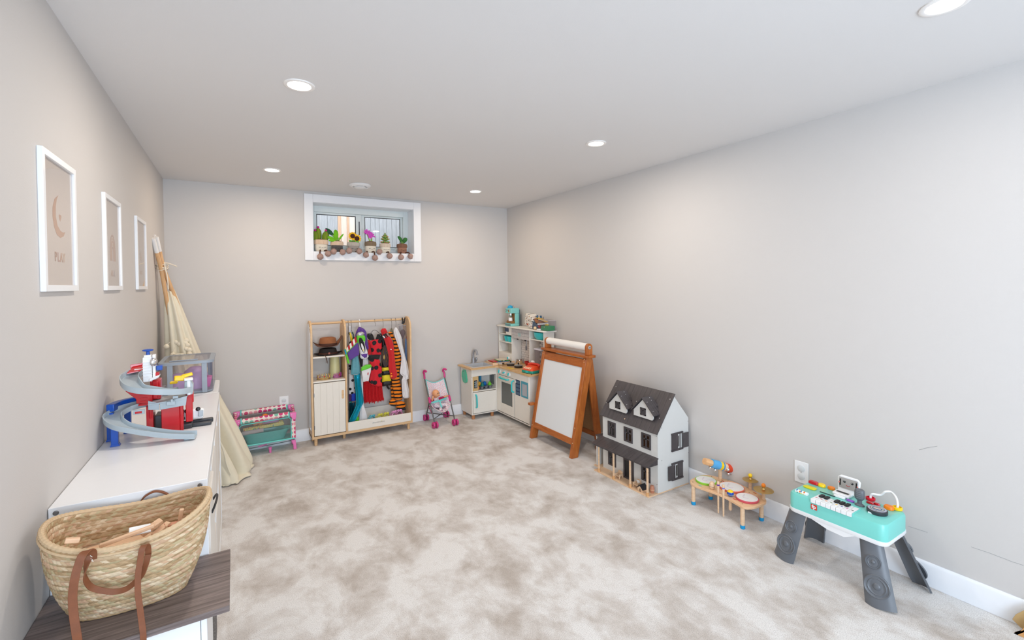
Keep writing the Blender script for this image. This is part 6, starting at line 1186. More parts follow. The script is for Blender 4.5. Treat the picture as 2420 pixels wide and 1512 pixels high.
on_top('toy_magazine', 'folded orange and brown picture card leaning in the heap on the kitchen top', 1600, 860, lambda m, p: m.prism([E6(1450, 790, 2.71), E6(1820, 920, 2.71), E6(1700, 960, 2.70), E6(1530, 960, 2.70)], (.05, 0, 0)), M('brown orange print', (150, 96, 60), .6, var=.5, scale=60), 'card')
on_top('picture_card', 'yellow and blue picture card on top of the brown card', 1650, 800, lambda m, p: m.prism([E6(1490, 765, 2.705), E6(1600, 770, 2.705), E6(1860, 930, 2.705), E6(1790, 900, 2.705)], (.045, 0, 0)), M('yellow blue print', (206, 164, 66), .5, var=.6, scale=50), 'card')
on_top('white_box', 'white paper box in the heap on the kitchen top', 1690, 990, lambda m, p: m.prism([E6(1580, 975, 2.70), E6(1810, 965, 2.70), E6(1810, 1010, 2.70), E6(1600, 1025, 2.70)], (.06, 0, 0)), WPLAS, 'box')
on_top('toy_fish', 'red wedge shaped toy standing behind the ball on the kitchen top', 1640, 1100, lambda m, p: m.prism([E6(1590, 1050, 2.705), E6(1680, 1040, 2.705), E6(1640, 1140, 2.705)], (.03, 0, 0)), RED)
p = E6(1505, 1105, 2.69); p.z = HT + .0185; tag(MB().sph(p, .0175, 18).out('wooden_ball', M('cream ball', (232, 204, 160), .6)), 'cream coloured ball at the foot of the fabric bin', 'ball')
p = E6(1620, 1165, 2.69); tag(MB().box(2.685, 2.705, p.y - .028, p.y + .028, HT + .001, HT + .014).out('toy_tool', WPLAS, bev=.003), 'white toy piece lying in front of the green box', 'toy')
P0, P1 = E6(1750, 1190, 2.71), E6(1990, 1190, 2.71)
t = T('clear_bin', 'clear plastic bin at the right end of the kitchen top', 'storage box', (2.76, (P0.y + P1.y) / 2, HT)); ytop = E6(1990, 870, 2.71).z
MB().loft([[V(x, y, z) for x, y in ((2.700, P1.y - .006), (2.800, P1.y - .006), (2.800, P0.y + .05), (2.700, P0.y + .05))] for z in (HT + .0005, ytop)], cap=False).out('bin_wall', CLEARP, t); MB().tube([V(x, y, ytop) for x, y in ((2.700, P1.y - .006), (2.800, P1.y - .006), (2.800, P0.y + .05), (2.700, P0.y + .05))], .0025, 6, loop=True).out('bin_rim', M('clear edge', (200, 190, 188), .2), t)
t = T('green_box', 'green toy crate with a yellow item inside the clear bin', 'toy box', (2.75, (P0.y + P1.y) / 2, HT)); MB().box(2.706, 2.79, P1.y + .002, P0.y + .012, HT + .003, E6(1800, 1050, 2.71).z).out('crate', M('bright green plastic', (16, 150, 84), .4), t, bev=.003)
MB().lathe([(.006, 0), (.006, .002), (.0001, .002)], E6(1835, 1100, 2.706), 14, (-1, 0, 0)).out('badge', M('badge pink', (220, 180, 160), .5), t); p = E6(1880, 1025, 2.72); MB().sph((2.735, p.y, p.z), (.02, .03, .012), 14).out('yellow_top', M('corn yellow', (226, 196, 84), .6), t)
# ------------------------------------------------------------------ easel
EW = wood('honey stained pine', (154, 80, 30), (194, 114, 50), .35, (10, 10, 2.2), 3, .12); EWH = wood('honey stained pine rail', (150, 78, 29), (190, 110, 48), .35, (10, 2.2, 10), 3, .12)
t = T('easel', 'honey brown wooden easel with whiteboard and paper roll beside the play kitchen', 'easel', (2.6, 3.35, 0)); ez = t
ya, yb_ = 3.680, 3.030            # outer faces of the two legs pairs
def fx_(z): return 2.412 + (2.575 - 2.412) * z / .845     # front face of the front frame
def leg(y, yc2, rear=False):
    if not rear: b, tp = V(2.442, y, 0), V(2.604, y, .800)
    else: b, tp = V(2.765, y, 0), V(2.655, y, .800)
    P = []; w_ = .036; d = (tp - b).normalized(); n = V(d.z, 0, -d.x)
    pts = [b + n * w_, b - n * w_] + [tp - n * w_] + [tp + d * (.045 * math.sin(a)) + n * (-w_ * math.cos(a)) for a in [PI * k / 8 for k in range(1, 8)]] + [tp + n * w_]
    if rear: pts[0].z = pts[1].z = .0005
    pts[0].z = pts[1].z = .0005
    return MB().prism([V(p.x, y, p.z) for p in pts], (0, yc2, 0)).out('leg', EW, ez, bev=.003)
leg(yb_, .038); leg(ya, -.038); leg(yb_ + .045, .020, True); leg(ya - .045, -.020, True)
def fbeam(name, z0, z1, y0, y1, mat, th=.020, off=.0, par=None, bev=.002, rear=False):
    s = -1 if rear else 1
    f = (lambda z: 2.406 + off + (2.568 - 2.406) * z / .80) if not rear else (lambda z: 2.792 - off - (2.792 - 2.680) * z / .80)
    P = [V(f(z0), y0, z0), V(f(z1), y0, z1), V(f(z1) + th * s, y0, z1), V(f(z0) + th * s, y0, z0)]
    return MB().prism(P, (0, y1 - y0, 0)).out(name, mat, par or ez, bev=bev)
fbeam('top_rail', .752, .822, yb_ + .038, ya - .038, EWH, .022, .006); fbeam('bottom_rail', .105, .155, yb_ + .038, ya - .038, EWH, .022, .006)
wb = fbeam('whiteboard', .155, .752, yb_ + .038, ya - .038, M('whiteboard surface', (226, 230, 233), .25, var=.008, scale=4), .008, .012, bev=0)
fbeam('top_rail', .745, .800, yb_ + .068, ya - .068, EWH, .018, .010, rear=True); fbeam('bottom_rail', .100, .145, yb_ + .068, ya - .068, EWH, .018, .010, rear=True)
fbeam('back_board', .145, .745, yb_ + .066, ya - .066, M('brown hardboard', (166, 122, 78), .7, var=.08, scale=120), .006, .016, rear=True, bev=0)
MB().prism([V(2.585, yb_ + .045, .80), V(2.600, yb_ + .045, .838), V(2.665, yb_ + .045, .838), V(2.680, yb_ + .045, .80), V(2.660, yb_ + .045, .735), V(2.612, yb_ + .045, .735)], (0, .018, 0)).out('top_block', EW, t, bev=.003)
MB().box(2.566, 2.668, yb_ - .018, ya + .016, .836, .858).out('top_board', EWH, t, bev=.003)
for y in (yb_ + .005, ya - .043):
    r = .034; z = .925; MB().prism([V(2.618 - r, y, .858)] + [V(2.618 - r * math.cos(a), y, z + r * math.sin(a)) for a in [PI * k / 14 for k in range(15)]] + [V(2.618 + r, y, .858)], (0, .024 if y < 3.3 else .024, 0)).out('roll_bracket', EW, t, bev=.003)
MB().tube([(2.618, yb_ + .030, .925), (2.618, ya - .044, .925)], .033, 28).out('paper_roll', M('paper roll', (240, 238, 234), .8, var=.01), t); MB().tube([(2.618, yb_ + .029, .925), (2.618, ya - .043, .925)], .016, 16).out('roll_core', M('cardboard core', (170, 140, 110), .8), t)
b = MB().lathe([(.0001, .004), (.008, .004), (.016, .002), (.016, 0), (.0001, 0)], (2.618, yb_ + .005, .925), 20, (0, -1, 0)).out('roll_knob', CHROME, t); MB().lathe([(.005, 0), (.005, .003), (.0001, .003)], (2.618, yb_ + .001, .925), 12, (0, -1, 0)).out('roll_knob_cap', DGREY, b)
for y in (yb_ + .019, ya - .019):
    for z in (.825, .800, .125, .25):
        if z in (.25,) and y > 3.3: continue
        MB().lathe([(.0055, 0), (.005, .0015), (.0001, .002)], (2.568 - (2.568 - 2.406) * (1 - z / .8) + (0.0 if z < .8 else 0), y, z), 12, (-1, 0, .2)).out('screw', M('pale brass screw', (222, 196, 150), .35, .6), t)
MB().cbox((2.452, 3.700, .318), (.060, .045, .024)).out('side_tray', EW, t, bev=.004)
MB().lathe([(.014, 0), (.014, .006), (.0001, .007)], (2.50, yb_ + .002, .10), 14, (0, -1, 0)).out('leg_knob', BLACK, t) if False else None
MB().lathe([(.016, 0), (.016, .012), (.0001, .013)], (2.500, yb_ + .05, .075), 16, (0, -1, 0)).out('leg_knob', M('navy knob', (20, 28, 56), .4), t)

# ------------------------------------------------------------------ doll house
HW = M('doll house white board', (216, 216, 213), .45, var=.015); HR = wood('charcoal stained board', (58, 54, 56), (80, 73, 76), .5, (6, 6, 2), 3, .08); HRX = wood('charcoal plank', (60, 56, 58), (82, 76, 78), .36, (2, 14, 2), 3, .08)
t = T('dollhouse', 'white wooden doll house with charcoal roof, dormers and porch against the right wall', 'dollhouse', (2.6, 2.47, 0)); dh = t
fx, bx_, hy0, hy1 = 2.505, 2.832, 2.197, 2.752; ez_, rz_, rx_, bz_ = .455, .672, 2.672, .487
wt = .008
def wall_with_holes(name, x0, x1, ya, yb, za, zb, holes, mat, par):
    """board in the y-z plane with rectangular holes (y0,y1,z0,z1)"""
    ys = sorted({ya, yb} | {h[0] for h in holes} | {h[1] for h in holes}); zs = sorted({za, zb} | {h[2] for h in holes} | {h[3] for h in holes}); m = MB()
    for a, b in zip(ys, ys[1:]):
        for c, d in zip(zs, zs[1:]):
            if not any(h[0] <= (a + b) / 2 <= h[1] and h[2] <= (c + d) / 2 <= h[3] for h in holes): m.box(x0, x1, a, b, c, d)
    return m.out(name, mat, par, flat=True)
wins = [(2.606, 2.692, .284, .396), (2.430, 2.518, .288, .397), (2.256, 2.344, .292, .400)]
low = [(2.606, 2.690, .052, .160), (2.262, 2.346, .055, .163)]; door = (2.421, 2.524, .008, .158)
wall_with_holes('front_wall', fx, fx + wt, hy0 + wt, hy1, .008, ez_, [(a + .008, b - .008, c + .008, d - .008) for a, b, c, d in wins + low] + [(door[0] + .012, door[1] - .010, door[2], door[3] - .01)], HW, t)
def fwin(a, b, c, d, name='window_frame', bars=True):
    m = MB(); w_ = .013; X0, X1 = fx - .005, fx + .001
    m.box(X0, X1, a, a + w_, c, d).box(X0, X1, b - w_, b, c, d).box(X0, X1, a + w_, b - w_, c, c + w_).box(X0, X1, a + w_, b - w_, d - w_, d)
    if bars: m.box(X0 + .001, X1, (a + b) / 2 - .006, (a + b) / 2 + .006, c + w_, d - w_).box(X0 + .001, X1, a + w_, b - w_, c + (d - c) * .60, c + (d - c) * .60 + .009)
    return m.out(name, HR, dh, flat=True)
for q in wins + low: fwin(*q)
fwin(door[0], door[1], door[2], door[3], 'door_frame', False)
dd = MB().box(fx - .002, fx + .004, door[0] + .040, door[1] - .013, door[2] + .004, door[3] - .013).out('door', M('black stained door', (30, 32, 36), .45), t, flat=True); MB().sph((fx - .008, door[0] + .030, .085), .005, 10).out('door_knob', M('ivory knob', (226, 214, 190), .4), t); MB().box(fx - .006, fx + .003, door[0] + .013, door[0] + .042, door[2] + .004, door[3] - .013).out('door_leaf', HR, t, flat=True)
# gable ends
def gable(y, name, holes):
    fx = globals()['fx'] + .0002; y = y - .0004
    P = [V(fx + wt, y, .008), V(bx_, y, .008), V(bx_, y, bz_), V(rx_, y, rz_), V(fx + wt, y, ez_)]
    if not holes: return MB().prism(P, (0, wt, 0)).out(name, HW, dh, flat=True)
    xs = sorted({fx, bx_} | {h[0] for h in holes} | {h[1] for h in holes}); zs = [.008] + sorted({h[2] for h in holes} | {h[3] for h in holes}) + [ez_ - .02]; m = MB()
    for a, b in zip(xs, xs[1:]):
        for c, d in zip(zs, zs[1:]):
            if not any(h[0] <= (a + b) / 2 <= h[1] and h[2] <= (c + d) / 2 <= h[3] for h in holes): m.box(a, b, y, y + wt, c, d)
    m.prism([V(fx, y, ez_ - .02), V(bx_, y, ez_ - .02), V(bx_, y, bz_), V(rx_, y, rz_), V(fx, y, ez_)], (0, wt, 0)); return m.out(name, HW, dh, flat=True)
D7 = lambda X, Y, y=2.197: at(1390 + X / 5.127, 890 + Y / 5.127, y=y)
gw = [(D7(1040, 0).x, D7(1100, 0).x, .295, .375), (D7(1025, 0).x, D7(1080, 0).x, .085, .165)]
gable(hy0, 'gable_wall', gw); gable(hy1 - wt, 'gable_wall', None)
MB().box(fx - .096, bx_ + .0, hy0 - .004, hy1 + .004, .0005, .008).out('base_board', PALEW, t, bev=.001); MB().box(fx + wt, bx_ - .01, hy0 + wt, hy1 - wt, .225, .232).out('inner_floor', PALEW, t, flat=True); MB().box(fx + wt, bx_ - .01, hy0 + wt, hy1 - wt, .450, .456).out('inner_floor', PALEW, t, flat=True); MB().box(fx + .13, fx + .135, hy0 + .16, hy1 - .2, .232, .36).out('inner_wall', M('tan inner board', (190, 150, 120), .6), t, flat=True)
# toy furniture seen dimly through windows
# roof planks front slope
NS = 14; p0 = V(fx - .020, 0, ez_ - .030); p1 = V(rx_ + .002, 0, rz_ + .010); yl0, yl1 = hy0 - .016, hy1 + .010
for k in range(NS):
    a = yl0 + (yl1 - yl0) * k / NS; b = yl0 + (yl1 - yl0) * (k + 1) / NS - .0012; dn = (p1 - p0).normalized(); nn = V(-dn.z, 0, dn.x) * .008
    MB().prism([V(p0.x, a, p0.z), V(p1.x, a, p1.z), V(p1.x, a, p1.z) + nn, V(p0.x, a, p0.z) + nn], (0, b - a, 0)).out('roof_plank', HRX, t, bev=.0006)
MB().prism([V(p0.x, yl0, p0.z + .001), V(p1.x, yl0, p1.z), V(p1.x, yl0, p1.z + .004), V(p0.x, yl0, p0.z + .005)], (0, yl1 - yl0, 0)).out('roof_underlay', HR, t, flat=True)
MB().prism([V(rx_ + .002, hy0 + .010, rz_ - .006), V(bx_ - .002, hy0 + .010, bz_ - .008), V(bx_ - .002, hy0 + .010, bz_ - .002), V(rx_ + .004, hy0 + .010, rz_ - .001)], (0, hy1 - hy0 - .02, 0)).out('rear_roof', HR, t, flat=True)
SCR = M('steel screw head', (214, 214, 216), .3, .5)
rn = V(-(p1 - p0).normalized().z, 0, (p1 - p0).normalized().x)
def rp(X, Y):   # photo point on the front roof plane (scale of the house crop)
    d = cF + cR * ((1390 + X / 5.127 - 1210) / F_PX) - cU * ((890 + Y / 5.127 - 756 - SY) / F_PX); o = V(0, 0, CAM_H); q = V(p0.x, 0, p0.z) + rn * .008; return o + d * ((q - o).dot(rn) / d.dot(rn))
for X, Y in ((337, 118), (220, 315), (865, 503), (992, 272), (585, 298)): MB().lathe([(.0036, 0), (.003, .0014), (.0001, .002)], rp(X, Y), 10, rn).out('screw', SCR, t)
# dormers
for (A, Bx, C, apex) in (((255, 388), (448, 437), (468, 405), (340, 195)), ((550, 465), (768, 527), (787, 490), (650, 267))):
    a, b = rp(*A), rp(*Bx); x0 = min(a.x, b.x) - .012; ap = at(1390 + apex[0] / 5.127, 890 + apex[1] / 5.127, x=x0); L = at(1390 + (A[0] + 2) / 5.127, 890 + (A[1] - 2) / 5.127, x=x0); Rr_ = at(1390 + Bx[0] / 5.127, 890 + Bx[1] / 5.127, x=x0); L2 = at(1390 + A[0] / 5.127, 890 + (A[1] - 58) / 5.127, x=x0); R2 = at(1390 + C[0] / 5.127, 890 + (C[1] - 40) / 5.127, x=x0)
    z_b = (L.z + Rr_.z) / 2; hw = (L.y - R2.y) / 2; yc = (L.y + R2.y) / 2; zt = ap.z; zs = (L2.z + R2.z) / 2
    m = MB(); m.prism([V(x0, yc + hw, zs), V(x0, yc + hw, z_b), V(x0, yc - hw + .010, z_b), V(x0, yc - hw, z_b + .012), V(x0, yc - hw, zs), V(x0, yc, zt)], (.008, 0, 0)); m.out('dormer_front', HW, dh, flat=True)
    wy, wz, ww, wh = yc + .000, z_b + .045, .026, .027; m = MB(); X0, X1 = x0 - .004, x0 + .001
    m.box(X0, X1, wy - ww, wy - ww + .010, wz - wh, wz + wh).box(X0, X1, wy + ww - .010, wy + ww, wz - wh, wz + wh).box(X0, X1, wy - ww, wy + ww, wz - wh, wz - wh + .009).box(X0, X1, wy - ww, wy + ww, wz + wh - .009, wz + wh).box(X0 + .001, X1, wy - .005, wy + .005, wz - wh, wz + wh).box(X0 + .001, X1, wy - ww, wy + ww, wz + .004, wz + .010); m.out('window_frame', HR, dh, flat=True)
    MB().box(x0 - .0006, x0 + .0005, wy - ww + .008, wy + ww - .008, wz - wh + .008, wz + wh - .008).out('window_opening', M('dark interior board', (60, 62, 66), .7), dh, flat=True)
    # two little roofs running back to the slope, five planks each
    for s in (-1, 1):
        for k in range(5):
            x_a = x0 - .014 + k * .0205; x_b = x_a + .0195
            q = [V(x_a, yc, zt + .008), V(x_a, yc + s * (hw + .016), zs - .006)]
            def floor_z(x): return p0.z + (x - p0.x) / (p1.x - p0.x) * (p1.z - p0.z)
            e = q[1]; fz = floor_z(x_b); zc = max(e.z, fz + .002)
            if zc >= zt + .004: continue
            f = (zc - e.z) / (zt + .008 - e.z); e = e.lerp(q[0], max(0, f))
            MB().prism([q[0], e, e + V(0, s * .002, .006), q[0] + V(0, 0, .006)], (x_b - x_a, 0, 0)).out('dormer_plank', HRX, dh, flat=True)
    for X, Y, s in ((.2, .3, -1), (.2, .8, -1), (.75, .25, -1), (.75, .1, -1)): MB().sph(V(x0 - .012 + X * .09, yc + s * (hw + .016) * Y, zt + .014 - (zt - zs + .014) * Y + .002), .0028, 8).out('screw', SCR, dh)
MB().sph(D7(445, 512, 2.5) if False else at(1390 + 445 / 5.127, 890 + 512 / 5.127, x=fx - .004), .006, 10).out('lamp_dowel', PALEW, t)
# shutters on the gable wall
def dbox(name, X0, Y0, X1, Y1, y, th=.006, mat=HR):
    a, b = D7(X0, Y0), D7(X1, Y1); return MB().box(min(a.x, b.x), max(a.x, b.x), y - th, y, min(a.z, b.z), max(a.z, b.z)).out(name, mat, dh, bev=.001)
for zc, flip in ((.335, 0), (.125, 1)):
    xa, xb = (D7(1000, 0).x, D7(1135, 0).x); zc0, zc1 = (.272, .402) if not flip else (.064, .190)
    MB().box(xa - .002, xb, hy0 - .010, hy0, zc1 - .012, zc1).out('window_lintel', HR, dh, bev=.001); MB().box(xa - .002, xb, hy0 - .010, hy0, zc0, zc0 + .012).out('window_ledge', HR, dh, bev=.001)
    w0, w1 = (xa, D7(1075, 0).x) if not flip else (D7(1075, 0).x, xb); MB().box(w0, w1, hy0 - .006, hy0 - .001, zc0 + .012, zc1 - .012).out('shutter', HRX, dh, bev=.001)
    s0_, s1_ = (D7(1125, 0).x, D7(1195, 0).x) if not flip else (D7(950, 0).x, D7(1020, 0).x); MB().box(s0_, s1_, hy0 - .014, hy0 - .008, zc0 + .010, zc1 - .014).out('shutter', HRX, dh, bev=.001)
    for v in ((1105, 1112) if not flip else (1040, 1048)): MB().box(D7(v, 0).x - .0025, D7(v, 0).x + .0025, hy0 - .004, hy0, zc0 + .012, zc1 - .012).out('window_bar', HR if v in (1105, 1040) else HW, dh)
for X, Y in ((887, 620), (825, 722), (893, 1017), (833, 1307), (1209, 538), (1214, 919)): MB().lathe([(.0034, 0), (.003, .0008), (.0001, .001)], D7(X, Y), 10, (0, -1, 0)).out('screw', STEEL, t)
# porch: roof planks, posts
NP = 13; ya_, yb2 = 2.120 + .07, 2.770
for k in range(NP):
    a = ya_ + (yb2 - ya_) * k / NP; b = ya_ + (yb2 - ya_) * (k + 1) / NP - .0012
    MB().prism([V(fx - .106, a, .214), V(fx, a, .250), V(fx, a, .257), V(fx - .106, a, .221)], (0, b - a, 0)).out('porch_plank', HRX, t, bev=.0006)
for y in (hy0, 2.735): MB().prism([V(fx - .085, y, .207), V(fx, y, .207), V(fx, y, .250), V(fx - .085, y, .221)], (0, .008, 0)).out('porch_bracket', HR, t, bev=.001)
MB().box(fx - .096, fx - .088, hy0, 2.755, .204, .218).out('porch_beam', HR, t)
for px in (1415.6, 1450.5, 1489.5, 1530.4):
    p = at(px, 890 + {1415.6: 1140, 1450.5: 1228, 1489.5: 1325, 1530.4: 1425}[px] / 5.127, x=fx - .088); MB().box(p.x - .0055, p.x + .0055, p.y - .0055, p.y + .0055, .008, .212).out('porch_post', PALEW, t, bev=.001); MB().lathe([(.011, .008), (.010, .030), (.0001, .032)], (p.x, p.y, 0), 14).out('post_base', wood('orange wood base', (206, 150, 96), (224, 176, 122)), t)
# side annex at the left end
MB().box(fx - .015, fx + .20, hy1 + .055, hy1 + .063, .008, .245).out('annex_wall', HW, t, flat=True); MB().box(fx - .02, fx + .20, hy1 + .001, hy1 + .07, .245, .252).out('annex_roof', HR, t, bev=.001); MB().box(fx - .03, fx + .20, hy1 + .005, hy1 + .075, .0005, .008).out('annex_floor', PALEW, t, flat=True)
# porch furniture
P7 = lambda X, Y, x: at(1400 + X / 10.8, 1040 + Y / 10.8, x=x)
def chair(c, rz, label, cushion):
    t = T('toy_chair', label, 'toy chair', tuple(c), rz, 'toy chairs on the doll house porch', local=True)
    MB().box(-.020, .020, -.020, .020, .016, .021).out('seat', PALEW, t, bev=.001)
    for s in (-1, 1): MB().prism([V(s * .020 - .0025, -.022, 0.0), V(s * .020 - .0025, -.016, 0), V(s * .020 - .0025, -.010, .018), V(s * .020 - .0025, .010, .018), V(s * .020 - .0025, .016, 0), V(s * .020 - .0025, .023, 0), V(s * .020 - .0025, .021, .034), V(s * .020 - .0025, -.022, .034)], (.005, 0, 0)).out('side_frame', PALEW, t, bev=.001)
    for k in range(5): MB().box(-.0195 + k * .0080, -.0128 + k * .0080, .016, .020, .018, .052 - .0012 * abs(k - 2) ** 2).out('back_slat', PALEW, t)
    if cushion: MB().cbox((0, .010, .034), (.026, .008, .026), (.2, 0, 0)).out('cushion', WPLAS, t, bev=.003)
c = P7(660, 970, 2.455); chair((2.462, c.y, .0085), -PI / 2 + .1, 'little slatted wooden chair on the doll house porch beside the second post', False)
c = P7(1130, 1200, 2.455); chair((2.462, c.y, .0085), -PI / 2, 'little wooden chair with white cushion between the door and the kennel on the porch', True)
c = P7(1300, 1240, 2.44); t = T('toy_kennel', 'tiny wooden dog kennel with black roof on the doll house porch', 'toy kennel', (2.446, 2.285, .0085))
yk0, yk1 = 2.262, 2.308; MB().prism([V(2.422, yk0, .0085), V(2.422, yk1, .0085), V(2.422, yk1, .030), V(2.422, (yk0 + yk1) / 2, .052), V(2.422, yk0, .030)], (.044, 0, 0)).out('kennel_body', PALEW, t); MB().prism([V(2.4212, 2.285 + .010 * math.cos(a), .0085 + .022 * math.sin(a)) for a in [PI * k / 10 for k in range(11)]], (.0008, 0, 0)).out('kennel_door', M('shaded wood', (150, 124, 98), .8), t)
for s in (-1, 1): MB().prism([V(2.416, 2.285, .054), V(2.416, 2.285 + s * .030, .026), V(2.416, 2.285 + s * .030, .029), V(2.416, 2.285, .058)], (.056, 0, 0)).out('kennel_roof', M('black painted wood', (28, 28, 32), .5), t)
t = T('toy_barrel', 'tiny reddish barrel behind the kennel on the porch', 'toy barrel', (2.480, 2.222, .0085)); MB().lathe([(.012, 0), (.016, .018), (.016, .032), (.012, .050), (.0001, .050)], (2.480, 2.226, .0085), 18).out('barrel_body', wood('reddish barrel', (176, 112, 88), (202, 142, 112)), t); MB().lathe([(.0168, 0), (.0168, .003)], (2.480, 2.226, .030), 18).out('barrel_hoop', PALEW, t)

# ------------------------------------------------------------------ musical activity table
D8 = lambda X, Y, z: at(1620 + X / 7.752, 1070 + Y / 7.752, z=z)
DT = .140
t = T('drum_table', 'pale wooden musical table with three little drums and two brass cymbals by the right wall', 'drum table', (2.67, 1.80, 0)); dt = t
out_ = [(85, 520), (88, 495), (170, 450), (300, 405), (420, 402), (560, 430), (700, 470), (900, 530), (1100, 615), (1280, 705), (1420, 800), (1478, 860), (1470, 905), (1400, 940), (1280, 985), (1180, 1000), (1100, 996), (1010, 965), (880, 890), (700, 790), (480, 705), (250, 625), (130, 575), (92, 545)]
O = spline([D8(X, Y, DT) for X, Y in out_], 3, True)
MB().loft([[p + V(0, 0, dz) for p in O] for dz in (-.014, 0)]).out('table_top', wood('beech ply top', (222, 176, 132), (238, 200, 162), .45, (8, 3, 8), 3), t, bev=.002)
BC = M('sky blue cap', (20, 156, 214), .5)
for x, y in ((2.590, 1.972), (2.582, 1.622), (2.765, 1.614), (2.752, 1.958)):
    MB().lathe([(.0125, .018), (.0125, DT - .014)], (x, y, 0), 16).out('leg', PALEW, t); MB().lathe([(.0001, .001), (.0122, .001), (.0142, .004), (.0142, .022), (.0001, .022)], (x, y, 0), 16).out('leg_cap', BC, t)
def drum(X, Y, rX, ry, col, label=None):
    c = D8(X, Y, DT + .010); r = (D8(X - rX, Y, DT + .010) - c).length
    b = MB().lathe([(r + .003, .001), (r + .004, .012), (r, .014), (r - .001, .012)], (c.x, c.y, DT), 36).out('drum_ring', M('ring ' + col[0], col[1], .5), dt); MB().lathe([(.0001, .0), (r, 0), (r, .0125), (.0001, .0128)], (c.x, c.y, DT + .0005), 36).out('drum_skin', M('drum skin', (232, 230, 228), .5, var=.02), dt)
    MB().tube([V(c.x + .35 * r * math.sin(a * 1.0) - .0, c.y + .5 * r * math.sin(a * .5 + .6), DT + .0135) for a in [k * .5 for k in range(13)]], .0006, 4, smooth=2).out('drum_print', M('lilac pencil print', (190, 150, 180), .7), dt)
drum(375, 500, 172, 70, ('lime green', (140, 206, 60))); drum(845, 625, 205, 80, ('coral', (232, 120, 96))); drum(1128, 822, 183, 72, ('rose red', (206, 84, 96)))
# cymbals
for X, Yb, Yt, knob, kc in ((1188, 665, 440, YEL, 0), (1430, 845, 625, ORG, 1)):
    b = D8(X, Yb - 6, DT); ztop = at(1620 + X / 7.752, 1070 + (Yt + 45) / 7.752, y=b.y).z
    MB().lathe([(.0105, DT), (.0105, ztop)], (b.x, b.y, 0), 14).out('cymbal_post', PALEW, t); c = V(b.x, b.y, ztop); r = .056 if kc else .046
    cy = MB().lathe([(.0001, .012), (.008, .011), (.012, .004), (r * .6, .003), (r, -.002), (r, -.0032), (r * .6, .001), (.0001, .002)], c, 40, (-.02, -.02, 1)).out('cymbal', BRASS, t); MB().lathe([(.007, .011), (.0075, .016), (.0001, .018)], c, 12).out('brass_nut', BRASS, t); MB().sph(c + V(0, 0, .026), .0125, 18).out('cymbal_knob', knob, t)
# bell roller on its post
b = D8(635, 470, DT); zt = at(1620 + 640 / 7.752, 1070 + 290 / 7.752, y=b.y).z; MB().lathe([(.0115, DT), (.0115, zt)], (b.x, b.y, 0), 14).out('roller_post', PALEW, t)
c0, c1 = at(1620 + 345 / 7.752, 1070 + 150 / 7.752, y=b.y + .02), at(1620 + 880 / 7.752, 1070 + 300 / 7.752, y=b.y - .05); ax = (c1 - c0).normalized(); LL = (c1 - c0).length
MB().tube([c0, c0.lerp(c1, .34)], .022, 8).out('scraper_block', wood('warm tan wood', (222, 168, 114), (236, 188, 138)), t)
for a_, b_, r, mt, nm in ((.24, .52, .028, M('pale blue ribbon', (90, 172, 226), .6), 'blue_sleeve'), (.50, .58, .0285, YEL, 'yellow_band'), (.57, .63, .0275, M('mid blue band', (56, 144, 206), .6), 'blue_band'), (.62, .76, .0245, PALEW, 'roller_body'), (.74, .95, .0265, M('vermilion ribbon', (222, 72, 36), .6), 'red_sleeve'), (.94, 1.0, .0240, PALEW, 'roller_end')): MB().tube([c0.lerp(c1, a_), c0.lerp(c1, b_)], r, 20).out(nm, mt, t)
m = MB(); 
for f, o_ in ((.22, V(-.006, 0, -.026)), (.36, V(-.004, -.004, -.032)), (.76, V(-.014, -.018, -.004)), (.80, V(-.006, -.008, -.032)), (.92, V(-.004, -.006, -.030)), (.90, V(0, .0, .022))):
    MB().sph(c0.lerp(c1, f) + o_ * 1.15, .0115, 16).out('jingle_bell', CHROME, t)
# loose instruments
def inst(name, lb, cat='toy instrument'): return T(name, lb, cat, (0, 0, 0))
c = D8(487, 655, DT + .0005); t = T('egg_shaker', 'natural wood egg shaker with thin dark line on the drum table', 'toy instrument', tuple(c)); MB().lathe([(.0001, 0), (.012, .001), (.0175, .010), (.0185, .020), (.0165, .034), (.010, .045), (.0001, .048)], c + V(0, .0, 0), 24).out('egg_body', PALEW, t); MB().lathe([(.0187, 0), (.0188, .0015)], c + V(0, 0, .0165), 24).out('egg_line', M('navy line', (40, 60, 90), .6), t)
c = D8(822, 790, DT + .0005); t = T('maraca', 'blue and yellow maraca standing head up through the drum table', 'toy instrument', tuple(c), group=None); MB().lathe([(.0001, .0), (.012, .003), (.0205, .016), (.0205, .022), (.018, .028)], c, 24, cap=False).out('blue_shell', BLUE, t); MB().lathe([(.018, .028), (.013, .036), (.0001, .041)], c, 24, cap=False).out('yellow_shell', YEL, t); MB().lathe([(.0208, .012), (.0208, .0135)], c, 24).out('pale_line', GREYB, t)
h = at(1620 + 815 / 7.752, 1070 + 1005 / 7.752, y=c.y); MB().tube([V(c.x, c.y, DT - .0145), V(c.x, c.y, .060)], [.009, .0105], 14).sph(V(c.x, c.y, .060), .0105, 12).out('grip', PALEW, t)
